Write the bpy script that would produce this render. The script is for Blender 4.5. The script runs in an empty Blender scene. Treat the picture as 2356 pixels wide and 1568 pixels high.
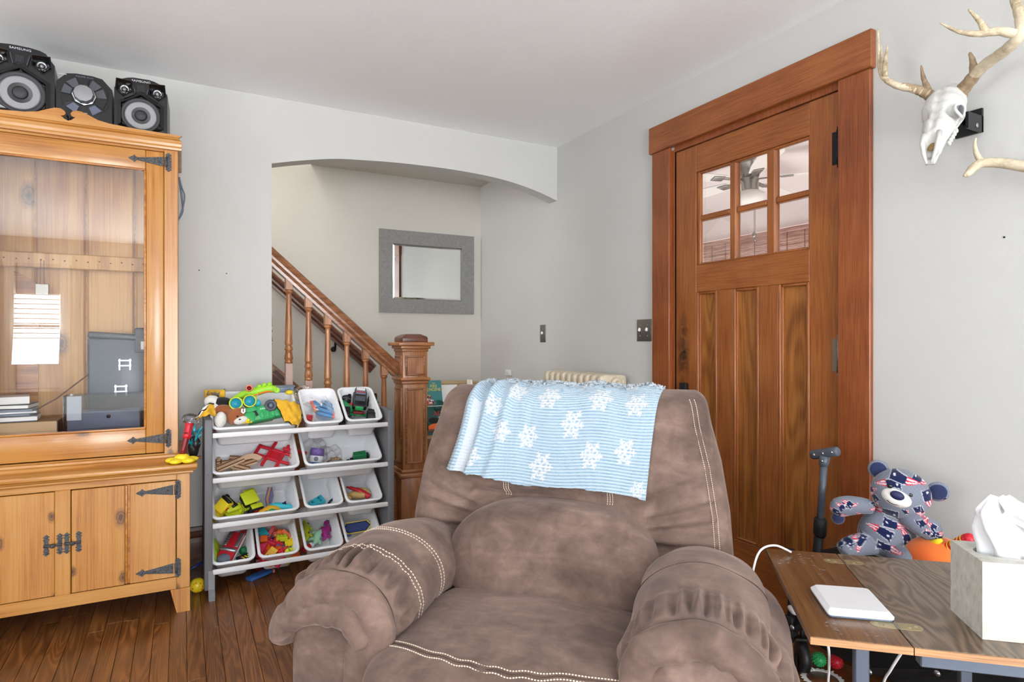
import bpy, bmesh, math, random
import numpy as np
from mathutils import Vector, Matrix, Euler
random.seed(11); np.random.seed(11)
scene = bpy.context.scene
COL = scene.collection
PI = math.pi
def R(d): return math.radians(d)

# ------------------------------------------------------------------ camera
cam_d = bpy.data.cameras.new('camera'); cam = bpy.data.objects.new('camera', cam_d); COL.objects.link(cam)
cam.location = (0, 0, 1.145); cam.rotation_euler = (R(90), 0, R(-28.3))
cam_d.sensor_width = 36.0; cam_d.lens = 36.0*1410/2356; cam_d.clip_start = .02
scene.camera = cam
# ------------------------------------------------------------------ world, lights, exposure
w = bpy.data.worlds.new('world'); scene.world = w; w.use_nodes = True
w.node_tree.nodes['Background'].inputs[0].default_value = (.85, .92, 1, 1)
w.node_tree.nodes['Background'].inputs[1].default_value = 1.0
scene.view_settings.view_transform = 'Standard'; scene.view_settings.look = 'None'
scene.view_settings.exposure = 0.55; scene.view_settings.gamma = 1.0; scene.view_settings.use_curve_mapping = False
def area(name, loc, rot, sx, sy, power, col=(1, 1, 1), spread=180):
    l = bpy.data.lights.new(name, 'AREA'); l.shape = 'RECTANGLE'; l.size = sx; l.size_y = sy; l.energy = power; l.color = col
    l.spread = R(spread)
    o = bpy.data.objects.new(name, l); o.location = loc; o.rotation_euler = rot; COL.objects.link(o); return o
# daylight entering by the room's windows (rear wall, left wall), the stairwell and the porch, plus two added fill lights
area('window_light_rear', (-1.58, -3.36, 1.3), (R(104), 0, 0), .46, .9, 22, (.962, .98, 1.0))
area('rear_fill_light', (0.45, -3.36, 1.05), (R(112), 0, 0), 1.5, 1.9, 140, (.962, .98, 1.0))  # added tall fill light at the rear to brighten the ceiling, no patio door
area('window_light_rear', (1.7, -3.36, 1.45), (R(112), 0, 0), .6, 1.35, 8, (.962, .98, 1.0))
area('window_light_left', (-2.56, -1.5, 1.25), (R(140), 0, R(-90)), 1.1, 1.35, 42, (.95, .975, 1.0))
area('window_light_left', (-2.56, 0.8, 1.25), (R(140), 0, R(-90)), 1.1, 1.35, 42, (.95, .975, 1.0))
area('stairwell_light', (-.6, 4.1, 4.6), (0, 0, 0), 1.6, .8, 50, (1.0, .97, .93))
area('alcove_fill_light', (-2.58, 4.1, 2.6), (R(90), 0, R(-90)), .8, 1.3, 40, (1.0, .98, .95))  # added unseen fill light to brighten the alcove, no window modelled there
area('porch_light', (3.6, 2.4, .3), (R(180), 0, 0), 1.6, 4.5, 42, (1.0, .96, .94))

# ------------------------------------------------------------------ helpers
def trs(loc=(0, 0, 0), rot=(0, 0, 0), sc=(1, 1, 1)):
    return Matrix.Translation(loc) @ Euler(rot, 'XYZ').to_matrix().to_4x4() @ Matrix.Diagonal((*sc, 1))
def frame(p, x, y):
    """matrix with origin p, x axis towards x, y axis near y"""
    x = Vector(x).normalized(); z = x.cross(Vector(y)).normalized(); y = z.cross(x)
    m = Matrix((x, y, z)).transposed().to_4x4(); m.translation = Vector(p); return m
_boxc = {}
class G:
    def __init__(s): s.v = []; s.f = []; s.mi = []; s.sm = []; s.M = Matrix.Identity(4); s.k = 0
    def add(s, V, F, smooth=False, M=None):
        b = len(s.v); T = s.M @ M if M is not None else s.M
        s.v += [tuple(T @ Vector(p)) for p in V]
        s.f += [tuple(b+i for i in f) for f in F]; s.mi += [s.k]*len(F); s.sm += [smooth]*len(F); return s
    def box(s, c, d, rot=(0, 0, 0), bev=0.0, seg=2, M=None):
        T = trs(c, rot)
        if M is not None: T = M @ T
        if not bev:
            x, y, z = d[0]/2, d[1]/2, d[2]/2
            V = [(-x,-y,-z),(x,-y,-z),(x,y,-z),(-x,y,-z),(-x,-y,z),(x,-y,z),(x,y,z),(-x,y,z)]
            F = [(0,3,2,1),(4,5,6,7),(0,1,5,4),(1,2,6,5),(2,3,7,6),(3,0,4,7)]
            return s.add(V, F, False, T)
        key = (tuple(round(q, 5) for q in d), bev, seg)
        if key not in _boxc:
            bm = bmesh.new(); bmesh.ops.create_cube(bm, size=1, matrix=Matrix.Diagonal((*d, 1)))
            bmesh.ops.bevel(bm, geom=bm.edges[:], offset=min(bev, min(d)*.49), segments=seg, profile=.5, affect='EDGES', clamp_overlap=True)
            _boxc[key] = ([tuple(v.co) for v in bm.verts], [tuple(v.index for v in f.verts) for f in bm.faces]); bm.free()
        V, F = _boxc[key]; return s.add(V, F, seg > 1, T)
    def b2(s, a, b, bev=0.0, seg=2):
        return s.box([(a[i]+b[i])/2 for i in range(3)], [abs(b[i]-a[i]) for i in range(3)], bev=bev, seg=seg)
    def loft(s, rings, close=True, cap=(True, True), smooth=True, M=None):
        n = len(rings[0]); V = [p for r in rings for p in r]; F = []
        for i in range(len(rings)-1):
            for j in range(n if close else n-1):
                k = (j+1) % n; F.append((i*n+j, i*n+k, (i+1)*n+k, (i+1)*n+j))
        if cap[0]: F.append(tuple(range(n))[::-1])
        if cap[1]: F.append(tuple((len(rings)-1)*n+j for j in range(n)))
        return s.add(V, F, smooth, M)
    def lathe(s, prof, n=20, M=None, smooth=True, a0=0):
        rings = [[(r*math.cos(a0+2*PI*j/n), r*math.sin(a0+2*PI*j/n), z) for j in range(n)] for r, z in prof]
        return s.loft(rings, True, (prof[0][0] > 1e-6, prof[-1][0] > 1e-6), smooth, M)
    def cyl(s, p0, p1, r0, r1=None, n=14, cap=True, smooth=True):
        r1 = r0 if r1 is None else r1; p0 = Vector(p0); p1 = Vector(p1); d = p1-p0; L = d.length
        q = d.to_track_quat('Z', 'Y').to_matrix().to_4x4(); M = Matrix.Translation(p0) @ q
        rings = [[(r*math.cos(2*PI*j/n), r*math.sin(2*PI*j/n), z) for j in range(n)] for r, z in ((r0, 0), (r1, L))]
        return s.loft(rings, True, (cap, cap), smooth, M)
    def tube(s, pts, r, n=8, cap=True, closed=False, flat=1.0):
        P = [Vector(p) for p in pts]; m = len(P); rs = r if isinstance(r, (list, tuple)) else [r]*m
        T = []
        for i in range(m):
            a = P[i-1] if (i > 0 or closed) else P[i]; b = P[(i+1) % m] if (i < m-1 or closed) else P[i]
            T.append((b-a).normalized())
        N = T[0].orthogonal().normalized(); rings = []
        for i in range(m):
            N = (N - T[i]*N.dot(T[i])); N = N.normalized() if N.length > 1e-6 else T[i].orthogonal().normalized(); B = T[i].cross(N)
            rings.append([P[i]+(N*math.cos(2*PI*j/n)+B*math.sin(2*PI*j/n)*flat)*rs[i] for j in range(n)])
        if closed: rings.append(rings[0])
        return s.loft(rings, True, (cap and not closed, cap and not closed), True)
    def ell(s, c, r, rot=(0, 0, 0), nu=20, nv=12, e=1.0, M=None):
        rings = []
        for i in range(nv+1):
            a = -PI/2 + PI*i/nv; ca, sa = max(math.cos(a), 1e-4), math.sin(a)
            ca = ca**e; sa = math.copysign(abs(sa)**e, sa)
            rings.append([(r[0]*ca*math.copysign(abs(math.cos(2*PI*j/nu))**e, math.cos(2*PI*j/nu)),
                           r[1]*ca*math.copysign(abs(math.sin(2*PI*j/nu))**e, math.sin(2*PI*j/nu)), r[2]*sa) for j in range(nu)])
        T = trs(c, rot)
        if M is not None: T = M @ T
        return s.loft(rings, True, (True, True), True, T)
    def prism(s, poly, h, M=None, smooth=False):
        """2d polygon in xy extruded 0..h along z"""
        n = len(poly); V = [(x, y, 0) for x, y in poly]+[(x, y, h) for x, y in poly]
        F = [tuple(range(n))[::-1], tuple(range(n, 2*n))]+[(i, (i+1) % n, n+(i+1) % n, n+i) for i in range(n)]
        return s.add(V, F, smooth, M)
    def grid(s, P, smooth=True, closeu=False, thick=0):
        """P[i][j] points; one sheet"""
        n = len(P[0]); V = [p for r in P for p in r]; F = []
        for i in range(len(P)-1):
            for j in range(n if closeu else n-1):
                k = (j+1) % n; F.append((i*n+j, i*n+k, (i+1)*n+k, (i+1)*n+j))
        return s.add(V, F, smooth)
    def sheet(s, P, th, smooth=True):
        """closed thin slab from a grid of Vectors (offset along normal)"""
        P = [[Vector(p) for p in r] for r in P]; m, n = len(P), len(P[0]); Q = []
        for i in range(m):
            r = []
            for j in range(n):
                du = P[i][min(j+1, n-1)]-P[i][max(j-1, 0)]; dv = P[min(i+1, m-1)][j]-P[max(i-1, 0)][j]
                nn = du.cross(dv); r.append(P[i][j]+(nn.normalized() if nn.length > 1e-9 else Vector((0, 0, 1)))*th)
            Q.append(r)
        V = [p for r in P for p in r]+[p for r in Q for p in r]; o = m*n; F = []
        for i in range(m-1):
            for j in range(n-1):
                a, b, c, d = i*n+j, i*n+j+1, (i+1)*n+j+1, (i+1)*n+j
                F.append((d, c, b, a)); F.append((o+a, o+b, o+c, o+d))
        for j in range(n-1): F += [(j, j+1, o+j+1, o+j), ((m-1)*n+j+1, (m-1)*n+j, o+(m-1)*n+j, o+(m-1)*n+j+1)]
        for i in range(m-1): F += [((i+1)*n, i*n, o+i*n, o+(i+1)*n), (i*n+n-1, (i+1)*n+n-1, o+(i+1)*n+n-1, o+i*n+n-1)]
        return s.add(V, F, smooth)
    def mesh(s, name, mats, fixn=True):
        me = bpy.data.meshes.new(name); me.from_pydata(s.v, [], s.f)
        for m in (mats if isinstance(mats, (list, tuple)) else [mats]): me.materials.append(MAT[m] if isinstance(m, str) else m)
        me.polygons.foreach_set('material_index', s.mi); me.polygons.foreach_set('use_smooth', s.sm)
        if fixn:
            bm = bmesh.new(); bm.from_mesh(me); bmesh.ops.recalc_face_normals(bm, faces=bm.faces[:]); bm.to_mesh(me); bm.free()
        me.update(); return me
    def obj(s, name, mats, parent=None, loc=(0, 0, 0), rot=(0, 0, 0), label=None, cat=None, group=None, kind=None, fixn=True):
        return mkobj(name, s.mesh(name, mats, fixn), parent, loc, rot, label, cat, group, kind)
def mkobj(name, me, parent=None, loc=(0, 0, 0), rot=(0, 0, 0), label=None, cat=None, group=None, kind=None):
    o = bpy.data.objects.new(name, me); COL.objects.link(o); o.parent = parent; o.location = loc; o.rotation_euler = rot
    if label: o['label'] = label
    if cat: o['category'] = cat
    if group: o['group'] = group
    if kind: o['kind'] = kind
    return o
def thing(name, label, cat, loc=(0, 0, 0), rot=(0, 0, 0), group=None): return mkobj(name, None, None, loc, rot, label, cat, group)
def copytree(o, parent=None, loc=None, rot=None, label=None):
    c = o.copy(); COL.objects.link(c); c.parent = parent
    if loc is not None: c.location = loc
    if rot is not None: c.rotation_euler = rot
    if label: c['label'] = label
    for ch in list(o.children): copytree(ch, c)
    return c
def catmull(pts, n=8, closed=False):
    P = [Vector(p) for p in pts]; m = len(P); out = []
    for i in range(m if closed else m-1):
        if closed: a, b, c, d = P[i-1], P[i], P[(i+1) % m], P[(i+2) % m]
        else: a, b, c, d = P[max(i-1, 0)], P[i], P[i+1], P[min(i+2, m-1)]
        for k in range(n):
            t = k/n; out.append(.5*((2*b)+(c-a)*t+(2*a-5*b+4*c-d)*t*t+(3*b-a-3*c+d)*t**3))
    if not closed: out.append(P[-1])
    return out
def interp(x, xs, ys): return float(np.interp(x, xs, ys))
def text(name, body, size, m, parent, M, ext=.0008, align='CENTER', sx=1.0):
    cu = bpy.data.curves.new(name, 'FONT'); cu.body = body; cu.size = size; cu.extrude = ext; cu.align_x = align; cu.align_y = 'CENTER'; cu.resolution_u = 3
    t = bpy.data.objects.new(name, cu); COL.objects.link(t)
    me = bpy.data.meshes.new_from_object(t.evaluated_get(bpy.context.evaluated_depsgraph_get()))
    bpy.data.objects.remove(t); bpy.data.curves.remove(cu)
    me.transform(M @ Matrix.Diagonal((sx, 1, 1, 1))); me.materials.clear(); me.materials.append(MAT[m]); me.name = name
    return mkobj(name, me, parent)

# ------------------------------------------------------------------ materials
MAT = {}
def S(r, g, b):
    f = lambda c: (c/255/12.92 if c <= 10 else ((c/255+.055)/1.055)**2.4); return (f(r), f(g), f(b), 1)
class NT:
    def __init__(s, name):
        m = bpy.data.materials.new(name); m.use_nodes = True; s.m = m; s.t = m.node_tree; s.b = s.t.nodes['Principled BSDF']; MAT[name] = m
    def n(s, typ, **kw):
        x = s.t.nodes.new(typ)
        for k, v in kw.items():
            if k.startswith('i_'): s.set(x, k[2:], v)
            elif k.startswith('i'):
                s.set(x, int(k[1:]), v)
            else: setattr(x, k, v)
        return x
    def set(s, x, k, v):
        i = x.inputs[k] if isinstance(k, int) else x.inputs[k.replace('_', ' ')]
        if isinstance(v, bpy.types.NodeSocket): s.t.links.new(v, i)
        else: i.default_value = v
    def P(s, **kw):
        for k, v in kw.items(): s.set(s.b, k, v)
    def math(s, op, a, b=0, c=None, clamp=False):
        x = s.n('ShaderNodeMath', operation=op, use_clamp=clamp, i0=a, i1=b)
        if c is not None: s.set(x, 2, c)
        return x.outputs[0]
    def mix(s, f, a, b, blend='MIX'):
        x = s.n('ShaderNodeMix', data_type='RGBA', blend_type=blend); s.set(x, 0, f); s.set(x, 6, a); s.set(x, 7, b); return x.outputs[2]
    def ramp(s, f, stops, interp='LINEAR'):
        x = s.n('ShaderNodeValToRGB'); x.color_ramp.interpolation = interp; e = x.color_ramp.elements
        while len(e) < len(stops): e.new(.5)
        for q, (p, c) in zip(e, stops): q.position = p; q.color = c if len(c) == 4 else (*c, 1)
        s.set(x, 0, f); return x.outputs[0]
    def obj(s, rnd=True, sc=(1, 1, 1)):
        v = s.n('ShaderNodeTexCoord').outputs['Object']
        if rnd:
            r = s.n('ShaderNodeObjectInfo').outputs['Random']
            a = s.n('ShaderNodeVectorMath', operation='SCALE', i0=(17.3, 9.1, 23.7)); s.set(a, 'Scale', r)
            v = s.n('ShaderNodeVectorMath', operation='ADD', i0=v, i1=a.outputs[0]).outputs[0]
        if sc != (1, 1, 1): v = s.n('ShaderNodeVectorMath', operation='MULTIPLY', i0=v, i1=sc).outputs[0]
        return v
    def noise(s, v, scale, detail=3, rough=.5, dist=0):
        x = s.n('ShaderNodeTexNoise', i_Scale=scale, i_Detail=detail, i_Roughness=rough, i_Distortion=dist); s.set(x, 'Vector', v); return x.outputs[0]
    def bump(s, h, st=.2, d=.002):
        x = s.n('ShaderNodeBump', i_Strength=st, i_Distance=d, i_Height=h); s.P(Normal=x.outputs[0])
def mat(name, col, rough=.5, metal=0, spec=.5, bump=None, var=None, trans=0, ior=1.45, sheen=0, coat=0, alpha=1, emit=None):
    k = NT(name); k.P(Base_Color=col if len(col) == 4 else (*col, 1), Roughness=rough, Metallic=metal, Specular_IOR_Level=spec, IOR=ior, Alpha=alpha)
    if trans: k.P(Transmission_Weight=trans)
    if sheen: k.P(Sheen_Weight=sheen, Sheen_Roughness=.4)
    if coat: k.P(Coat_Weight=coat, Coat_Roughness=.1)
    if emit: k.P(Emission_Color=col, Emission_Strength=emit)
    v = None
    if var:
        v = k.obj(); f = k.noise(v, var[0], 4, .6); f = k.math('MULTIPLY_ADD', f, 2.2, -.6, True); k.P(Base_Color=k.mix(f, col, var[1]))
    if bump: v = v or k.obj(); k.bump(k.noise(v, bump[0], 4, .6), bump[1], bump[2] if len(bump) > 2 else .002)
    return k
def wood(name, c, axis='Z', sc=1.0, rough=.38, knots=0, coat=.15, figure=34, fib=.45, stretch=.09, bump=.12):
    """c: light, mid, dark colours"""
    k = NT(name); ax = 'XYZ'.index(axis)
    s1 = [1, 1, 1]; s1[ax] = stretch; v0 = k.obj()
    v = k.n('ShaderNodeVectorMath', operation='MULTIPLY', i0=v0, i1=tuple(s1)).outputs[0]
    s2 = [1, 1, 1]; s2[ax] = .022; vf = k.n('ShaderNodeVectorMath', operation='MULTIPLY', i0=v0, i1=tuple(s2)).outputs[0]
    a = k.noise(v, 7*sc, 2, .4, .3)
    ring = k.math('MULTIPLY_ADD', k.math('SINE', k.math('MULTIPLY', a, figure*2.2)), .5, .5)
    f = k.noise(vf, 210*sc, 4, .65)
    f = k.math('MULTIPLY_ADD', f, 2.0, -.5, True)
    big = k.noise(v0, 3.2*sc, 3)
    fac = k.math('ADD', k.math('MULTIPLY', ring, (1-fib)*.7), k.math('MULTIPLY', f, fib+(1-fib)*.3))
    fac = k.math('ADD', fac, k.math('MULTIPLY_ADD', big, .8, -.4), None, True)
    col = k.ramp(fac, [(0, c[2]), (.38, c[1]), (.8, c[0])])
    if knots:
        s3 = [1, 1, 1]; s3[ax] = .55
        vk = k.n('ShaderNodeVectorMath', operation='MULTIPLY', i0=v0, i1=tuple(s3)).outputs[0]
        sx_ = k.n('ShaderNodeSeparateXYZ', i0=vk); cx_ = k.n('ShaderNodeCombineXYZ', i0=sx_.outputs[0], i1=sx_.outputs[2])
        vo = k.n('ShaderNodeTexVoronoi', voronoi_dimensions='2D', i_Scale=knots); k.set(vo, 'Vector', cx_.outputs[0])
        sep = k.n('ShaderNodeSeparateColor'); k.set(sep, 0, vo.outputs['Color'])
        g = k.math('GREATER_THAN', sep.outputs[0], .45)
        d = k.math('SUBTRACT', k.math('MULTIPLY', vo.outputs['Distance'], k.math('MULTIPLY_ADD', sep.outputs[1], 1.6, .7)), k.math('MULTIPLY', k.noise(v0, 60, 2), .06))
        core = k.ramp(d, [(.0, (1, 1, 1)), (.03, (.55, .55, .55)), (.05, (.95, .95, .95)), (.065, (.5, .5, .5)), (.13, (0, 0, 0))])
        col = k.mix(k.math('MULTIPLY', core, g), col, S(84, 50, 30))
    k.P(Base_Color=col, Roughness=rough, Coat_Weight=coat, Coat_Roughness=.15)
    k.bump(fac, bump, .001)
    return k
# paint
def paint(name, col, amt=.04):
    k = NT(name); v = k.obj(False); n1 = k.noise(v, 1.3, 3); n2 = k.noise(v, 90, 3)
    k.P(Base_Color=k.mix(k.math('MULTIPLY_ADD', n1, 1.6, -.3, True), tuple(c*(1-amt) for c in col[:3])+(1,), tuple(c*(1+amt) for c in col[:3])+(1,)), Roughness=.55, Specular_IOR_Level=.3)
    k.bump(k.math('ADD', n2, k.math('MULTIPLY', k.noise(v, 14, 2), 1.5)), .22, .0025)
paint('wall_paint', S(198, 198, 195)); paint('alcove_paint', S(206, 203, 195)); paint('ceiling_paint', S(248, 249, 250), .01)
paint('porch_paint', S(236, 228, 226), .02)
PINE = (S(190, 137, 70), S(178, 119, 50), S(146, 87, 34))
wood('pine_v', PINE, 'Z', .8, .33, 5.4, .3, 14, .6); wood('pine_h', PINE, 'X', .8, .33, 5.4, .3, 18, .5)
wood('pine_back', (S(206, 156, 86), S(188, 132, 62), S(158, 100, 40)), 'Z', .7, .4, 4.6, .1, 16, .4)
wood('pine_dark', (S(196, 132, 56), S(170, 104, 36), S(120, 68, 20)), 'X', 1, .3, 0, .3)
DOORC = (S(158, 96, 46), S(138, 76, 31), S(108, 55, 21))
wood('door_v', DOORC, 'Z', 1.3, .36, 0, .15, 26, .8); wood('door_h', DOORC, 'Y', 1.3, .36, 0, .15, 26, .8)
wood('door_panel', (S(166, 108, 50), S(138, 82, 32), S(96, 54, 20)), 'Z', 1.2, .36, 0, .15, 40, .5)
wood('casing_v', (S(150, 84, 42), S(128, 64, 28), S(98, 46, 18)), 'Z', 1.3, .36, 0, .15, 22, .85)
wood('casing_h', (S(158, 94, 48), S(136, 74, 34), S(106, 54, 22)), 'Y', 1.3, .36, 0, .15, 26, .8)
NEW = (S(182, 126, 78), S(156, 98, 58), S(118, 70, 38))
wood('newel_v', NEW, 'Z', 1.3, .3, 0, .3, 30, .55); wood('newel_h', NEW, 'X', 1.3, .3, 0, .3, 30, .55); wood('cap_dark', (S(112, 70, 54), S(92, 56, 42), S(66, 38, 28)), 'X', 1.3, .35, 0, .2)
wood('rail_wood', (S(160, 108, 72), S(134, 84, 52), S(94, 56, 34)), 'X', 1.3, .28, 0, .3)
wood('base_wood', (S(104, 60, 40), S(80, 44, 28), S(52, 26, 16)), 'X', 1.3, .3, 0, .3)
wood('table_v', (S(128, 108, 88), S(98, 80, 64), S(62, 46, 34)), 'Y', 1.6, .36, 0, .1, 52, .3, .2)
wood('leaf_wood', (S(122, 88, 54), S(98, 64, 34), S(66, 40, 20)), 'Y', 1.4, .32, 0, .2, 16, .75)
wood('table_edge', (S(190, 146, 100), S(160, 116, 78), S(120, 84, 56)), 'X', 1.5, .5, 0, 0, 20, .7)
wood('track_wood', (S(214, 184, 152), S(196, 162, 130), S(166, 128, 96)), 'X', 1.2, .6, 0, 0)
def plank_mat():
    k = NT('floor_wood'); v0 = k.obj(); r = k.n('ShaderNodeObjectInfo').outputs['Random']
    v = k.n('ShaderNodeVectorMath', operation='MULTIPLY', i0=v0, i1=(1, .1, 1)).outputs[0]
    a = k.noise(v, 9, 2, .45, .5); ring = k.math('MULTIPLY_ADD', k.math('SINE', k.math('MULTIPLY', a, 120)), .5, .5)
    ring = k.math('POWER', ring, 1.6)
    vf = k.n('ShaderNodeVectorMath', operation='MULTIPLY', i0=v0, i1=(1, .02, 1)).outputs[0]
    f = k.math('MULTIPLY_ADD', k.noise(vf, 260, 4, .65), 2.0, -.5, True)
    fac = k.math('ADD', k.math('MULTIPLY', ring, .4), k.math('MULTIPLY_ADD', f, .5, .08), None, True)
    A = k.ramp(fac, [(0, S(70, 40, 17)), (.4, S(114, 69, 33)), (.85, S(148, 96, 49))])
    hsv = k.n('ShaderNodeHueSaturation', i_Hue=.5, i_Saturation=1.0, i_Fac=1.0); k.set(hsv, 'Value', k.math('MULTIPLY_ADD', r, .42, .78)); k.set(hsv, 'Color', A)
    k.P(Base_Color=hsv.outputs[0], Roughness=k.math('MULTIPLY_ADD', fac, .12, .26), Coat_Weight=.2, Coat_Roughness=.2); k.bump(fac, .15, .001)
plank_mat()
def suede():
    k = NT('suede'); v = k.obj(False); n1 = k.noise(v, 5.5, 4, .62, .8); n2 = k.noise(v, 19, 4, .65, .6); n3 = k.noise(v, 700, 2)
    sv = k.n('ShaderNodeVectorMath', operation='MULTIPLY', i0=v, i1=(.6, 2.2, 1.6)).outputs[0]; n4 = k.noise(sv, 7, 4, .6, 1.0)
    fac = k.math('ADD', k.math('MULTIPLY', n1, .45), k.math('ADD', k.math('MULTIPLY', n2, .25), k.math('MULTIPLY', n4, .3)))
    col = k.ramp(fac, [(.36, S(70, 58, 51)), (.45, S(96, 78, 70)), (.55, S(121, 99, 89)), (.66, S(145, 122, 110))])
    worn = k.math('MULTIPLY_ADD', k.noise(sv, 3.1, 3, .6, 1.2), 5, -2.9, True)
    col = k.mix(k.math('MULTIPLY', worn, .7), col, S(84, 77, 75))
    col = k.mix(k.math('MULTIPLY', n3, .35), col, S(96, 78, 70))
    k.P(Base_Color=col, Roughness=.82, Specular_IOR_Level=.25, Sheen_Weight=.35, Sheen_Roughness=.45, Sheen_Tint=S(225, 205, 195))
    wv = k.n('ShaderNodeVectorMath', operation='MULTIPLY', i0=v, i1=(1, 1, 1)).outputs[0]
    k.bump(k.math('ADD', k.noise(wv, 26, 4, .6, .6), k.math('MULTIPLY', n3, .25)), .22, .004)
suede()
mat('stitch', S(214, 198, 180), .8)
mat('suede_crease', S(70, 54, 46), .9)
mat('white_plastic', S(222, 222, 224), .35); mat('bin_plastic', S(238, 239, 242), .32, spec=.4)
mat('white_paint', S(238, 236, 230), .4); mat('grey_panel', S(112, 112, 116), .5, bump=(40, .05)); mat('grey_foot', S(126, 128, 132), .4)
mat('black_plastic', S(26, 26, 29), .32); mat('black_gloss', S(14, 14, 16), .12, coat=.5); mat('black_matte', S(22, 22, 24), .6, bump=(300, .2))
mat('speaker_cone', S(150, 151, 154), .55, bump=(900, .5, .001)); mat('cone_dark', S(58, 58, 62), .5, bump=(900, .5, .001)); mat('silver', S(176, 178, 182), .28, metal=.9)
mat('knob_metal', S(150, 152, 156), .3, metal=.75); mat('grey_button', S(74, 76, 84), .35); mat('blue_button', S(96, 102, 122), .35); mat('print_white', S(210, 212, 216), .5)
mat('iron', S(120, 122, 126), .45, metal=.6, bump=(220, 1.0, .004), var=(260, S(44, 45, 48))); mat('iron_dark', S(30, 30, 33), .45, metal=.5)
mat('nickel', S(150, 146, 138), .3, metal=.9); mat('brass_old', S(168, 154, 118), .4, metal=.6)
mat('radiator_paint', S(226, 216, 198), .4, bump=(60, .2), var=(30, S(206, 190, 160)))
mat('metal_blue', S(96, 104, 118), .4, metal=.5); mat('mirror_glass', (.86, .88, .87, 1), .015, metal=1.0); mat('mirror_bevel', (.9, .92, .92, 1), .04, metal=1.0)
mat('frame_grey', S(146, 145, 143), .6, var=(60, S(124, 123, 122)), bump=(300, .3))
mat('bone', S(212, 211, 208), .5, bump=(60, .5, .005), var=(25, S(196, 194, 188))); mat('bone_hollow', S(140, 112, 70), .8)
mat('cardboard', S(188, 160, 124), .8); mat('paper_white', S(240, 240, 238), .7)
mat('tissue', S(228, 228, 230), .8); mat('cable_white', S(232, 232, 234), .45); mat('fabric_black', S(24, 24, 26), .9)
mat('shade_grey', S(120, 124, 130), .5); mat('handle_grey', S(78, 84, 94), .4); mat('carpet_beige', S(150, 130, 98), .95, bump=(200, .6, .004)); mat('carpet_grey', S(150, 140, 138), .95, bump=(200, .8, .004), var=(120, S(110, 100, 100)))
for n_, c_ in dict(red=(196, 32, 48), red_dark=(120, 22, 30), yellow=(240, 212, 40), yellow_gold=(226, 176, 44), lime=(156, 214, 52), lime_y=(196, 208, 40), green=(52, 158, 104), green_d=(24, 112, 62), teal=(60, 186, 204), teal_in=(28, 140, 168),
                   blue=(56, 106, 176), blue_d=(30, 52, 120), blue_soft=(92, 150, 200), orange=(238, 104, 32), coral=(240, 128, 104), pink=(214, 56, 96), purple=(120, 92, 170), magenta=(160, 40, 128), mint=(170, 220, 186), grey_d=(72, 76, 84), grey_m=(128, 134, 144),
                   tan=(206, 170, 104), navy=(28, 36, 76), slate=(106, 124, 148), black=(24, 24, 26), brown=(110, 70, 44), white=(236, 236, 236)).items():
    mat('p_'+n_, S(*c_), .35)
mat('plush_white', S(232, 230, 224), .95, sheen=.4, bump=(240, .8, .005)); mat('plush_brown', S(160, 92, 52), .95, sheen=.4, bump=(240, .8, .005)); mat('plush_black', S(28, 28, 30), .95, sheen=.2, bump=(240, .8, .005))
mat('plush_orange', S(236, 132, 58), .95, sheen=.4, var=(5, S(228, 106, 44))); mat('cloth_gold', S(222, 172, 46), .85); mat('cloth_white', S(236, 234, 228), .9)
mat('rubber', S(30, 31, 34), .45); mat('glass', (1, 1, 1, 1), .0, trans=1.0, ior=1.45)
def thin_glass(name, refl, tint=(1, 1, 1, 1), rough=.0, fk=.8):
    k = NT(name); t = k.t; tr = k.n('ShaderNodeBsdfTransparent', i0=tint); gl = k.n('ShaderNodeBsdfGlossy', i_Roughness=rough)
    fr = k.n('ShaderNodeLayerWeight', i_Blend=.25); f = k.math('MULTIPLY_ADD', fr.outputs['Fresnel'], fk, refl, True)
    mx = k.n('ShaderNodeMixShader'); k.set(mx, 0, f); k.set(mx, 1, tr.outputs[0]); k.set(mx, 2, gl.outputs[0])
    t.links.new(mx.outputs[0], t.nodes['Material Output'].inputs[0])
thin_glass('cab_glass', .06); thin_glass('door_glass', .02); thin_glass('bag_film', .02, (.975, .975, .98, 1), .16, .35); thin_glass('clear_box', .07, (.9, .92, .95, 1), .03)
mat('nickel_plate', S(120, 116, 110), .35, metal=.7); mat('baluster_worn', S(176, 138, 120), .6, var=(260, S(214, 190, 180)))
def colattr(name, rough=.9, sheen=.4, bump=(260, .6, .004)):
    k = NT(name); a = k.n('ShaderNodeAttribute', attribute_name='Col'); k.P(Base_Color=a.outputs[0], Roughness=rough, Sheen_Weight=sheen, Sheen_Roughness=.4, Specular_IOR_Level=.2)
    k.bump(k.noise(k.obj(False), bump[0], 3, .6), bump[1], bump[2])
colattr('fleece', .95, .3, (420, .9, .004)); colattr('plush_print', .9, .25, (500, .5, .002))
def cmesh(name, V, F, C, m, parent=None, **kw):
    me = bpy.data.meshes.new(name); me.from_pydata([tuple(map(float, p)) for p in V], [], F); me.materials.append(MAT[m])
    at = me.color_attributes.new('Col', 'FLOAT_COLOR', 'POINT'); a4 = np.ones((len(V), 4), np.float32); a4[:, :3] = np.asarray(C)[:, :3]; at.data.foreach_set('color', a4.ravel())
    me.polygons.foreach_set('use_smooth', [True]*len(F)); me.update(); return mkobj(name, me, parent, **kw)
def gridfaces(m, n, close=False):
    F = []
    for i in range(m-1):
        for j in range(n if close else n-1): k = (j+1) % n; F.append((i*n+j, i*n+k, (i+1)*n+k, (i+1)*n+j))
    return F
mat('bounce_rug_pale', S(222, 222, 222), .95, bump=(120, .8, .006))
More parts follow.
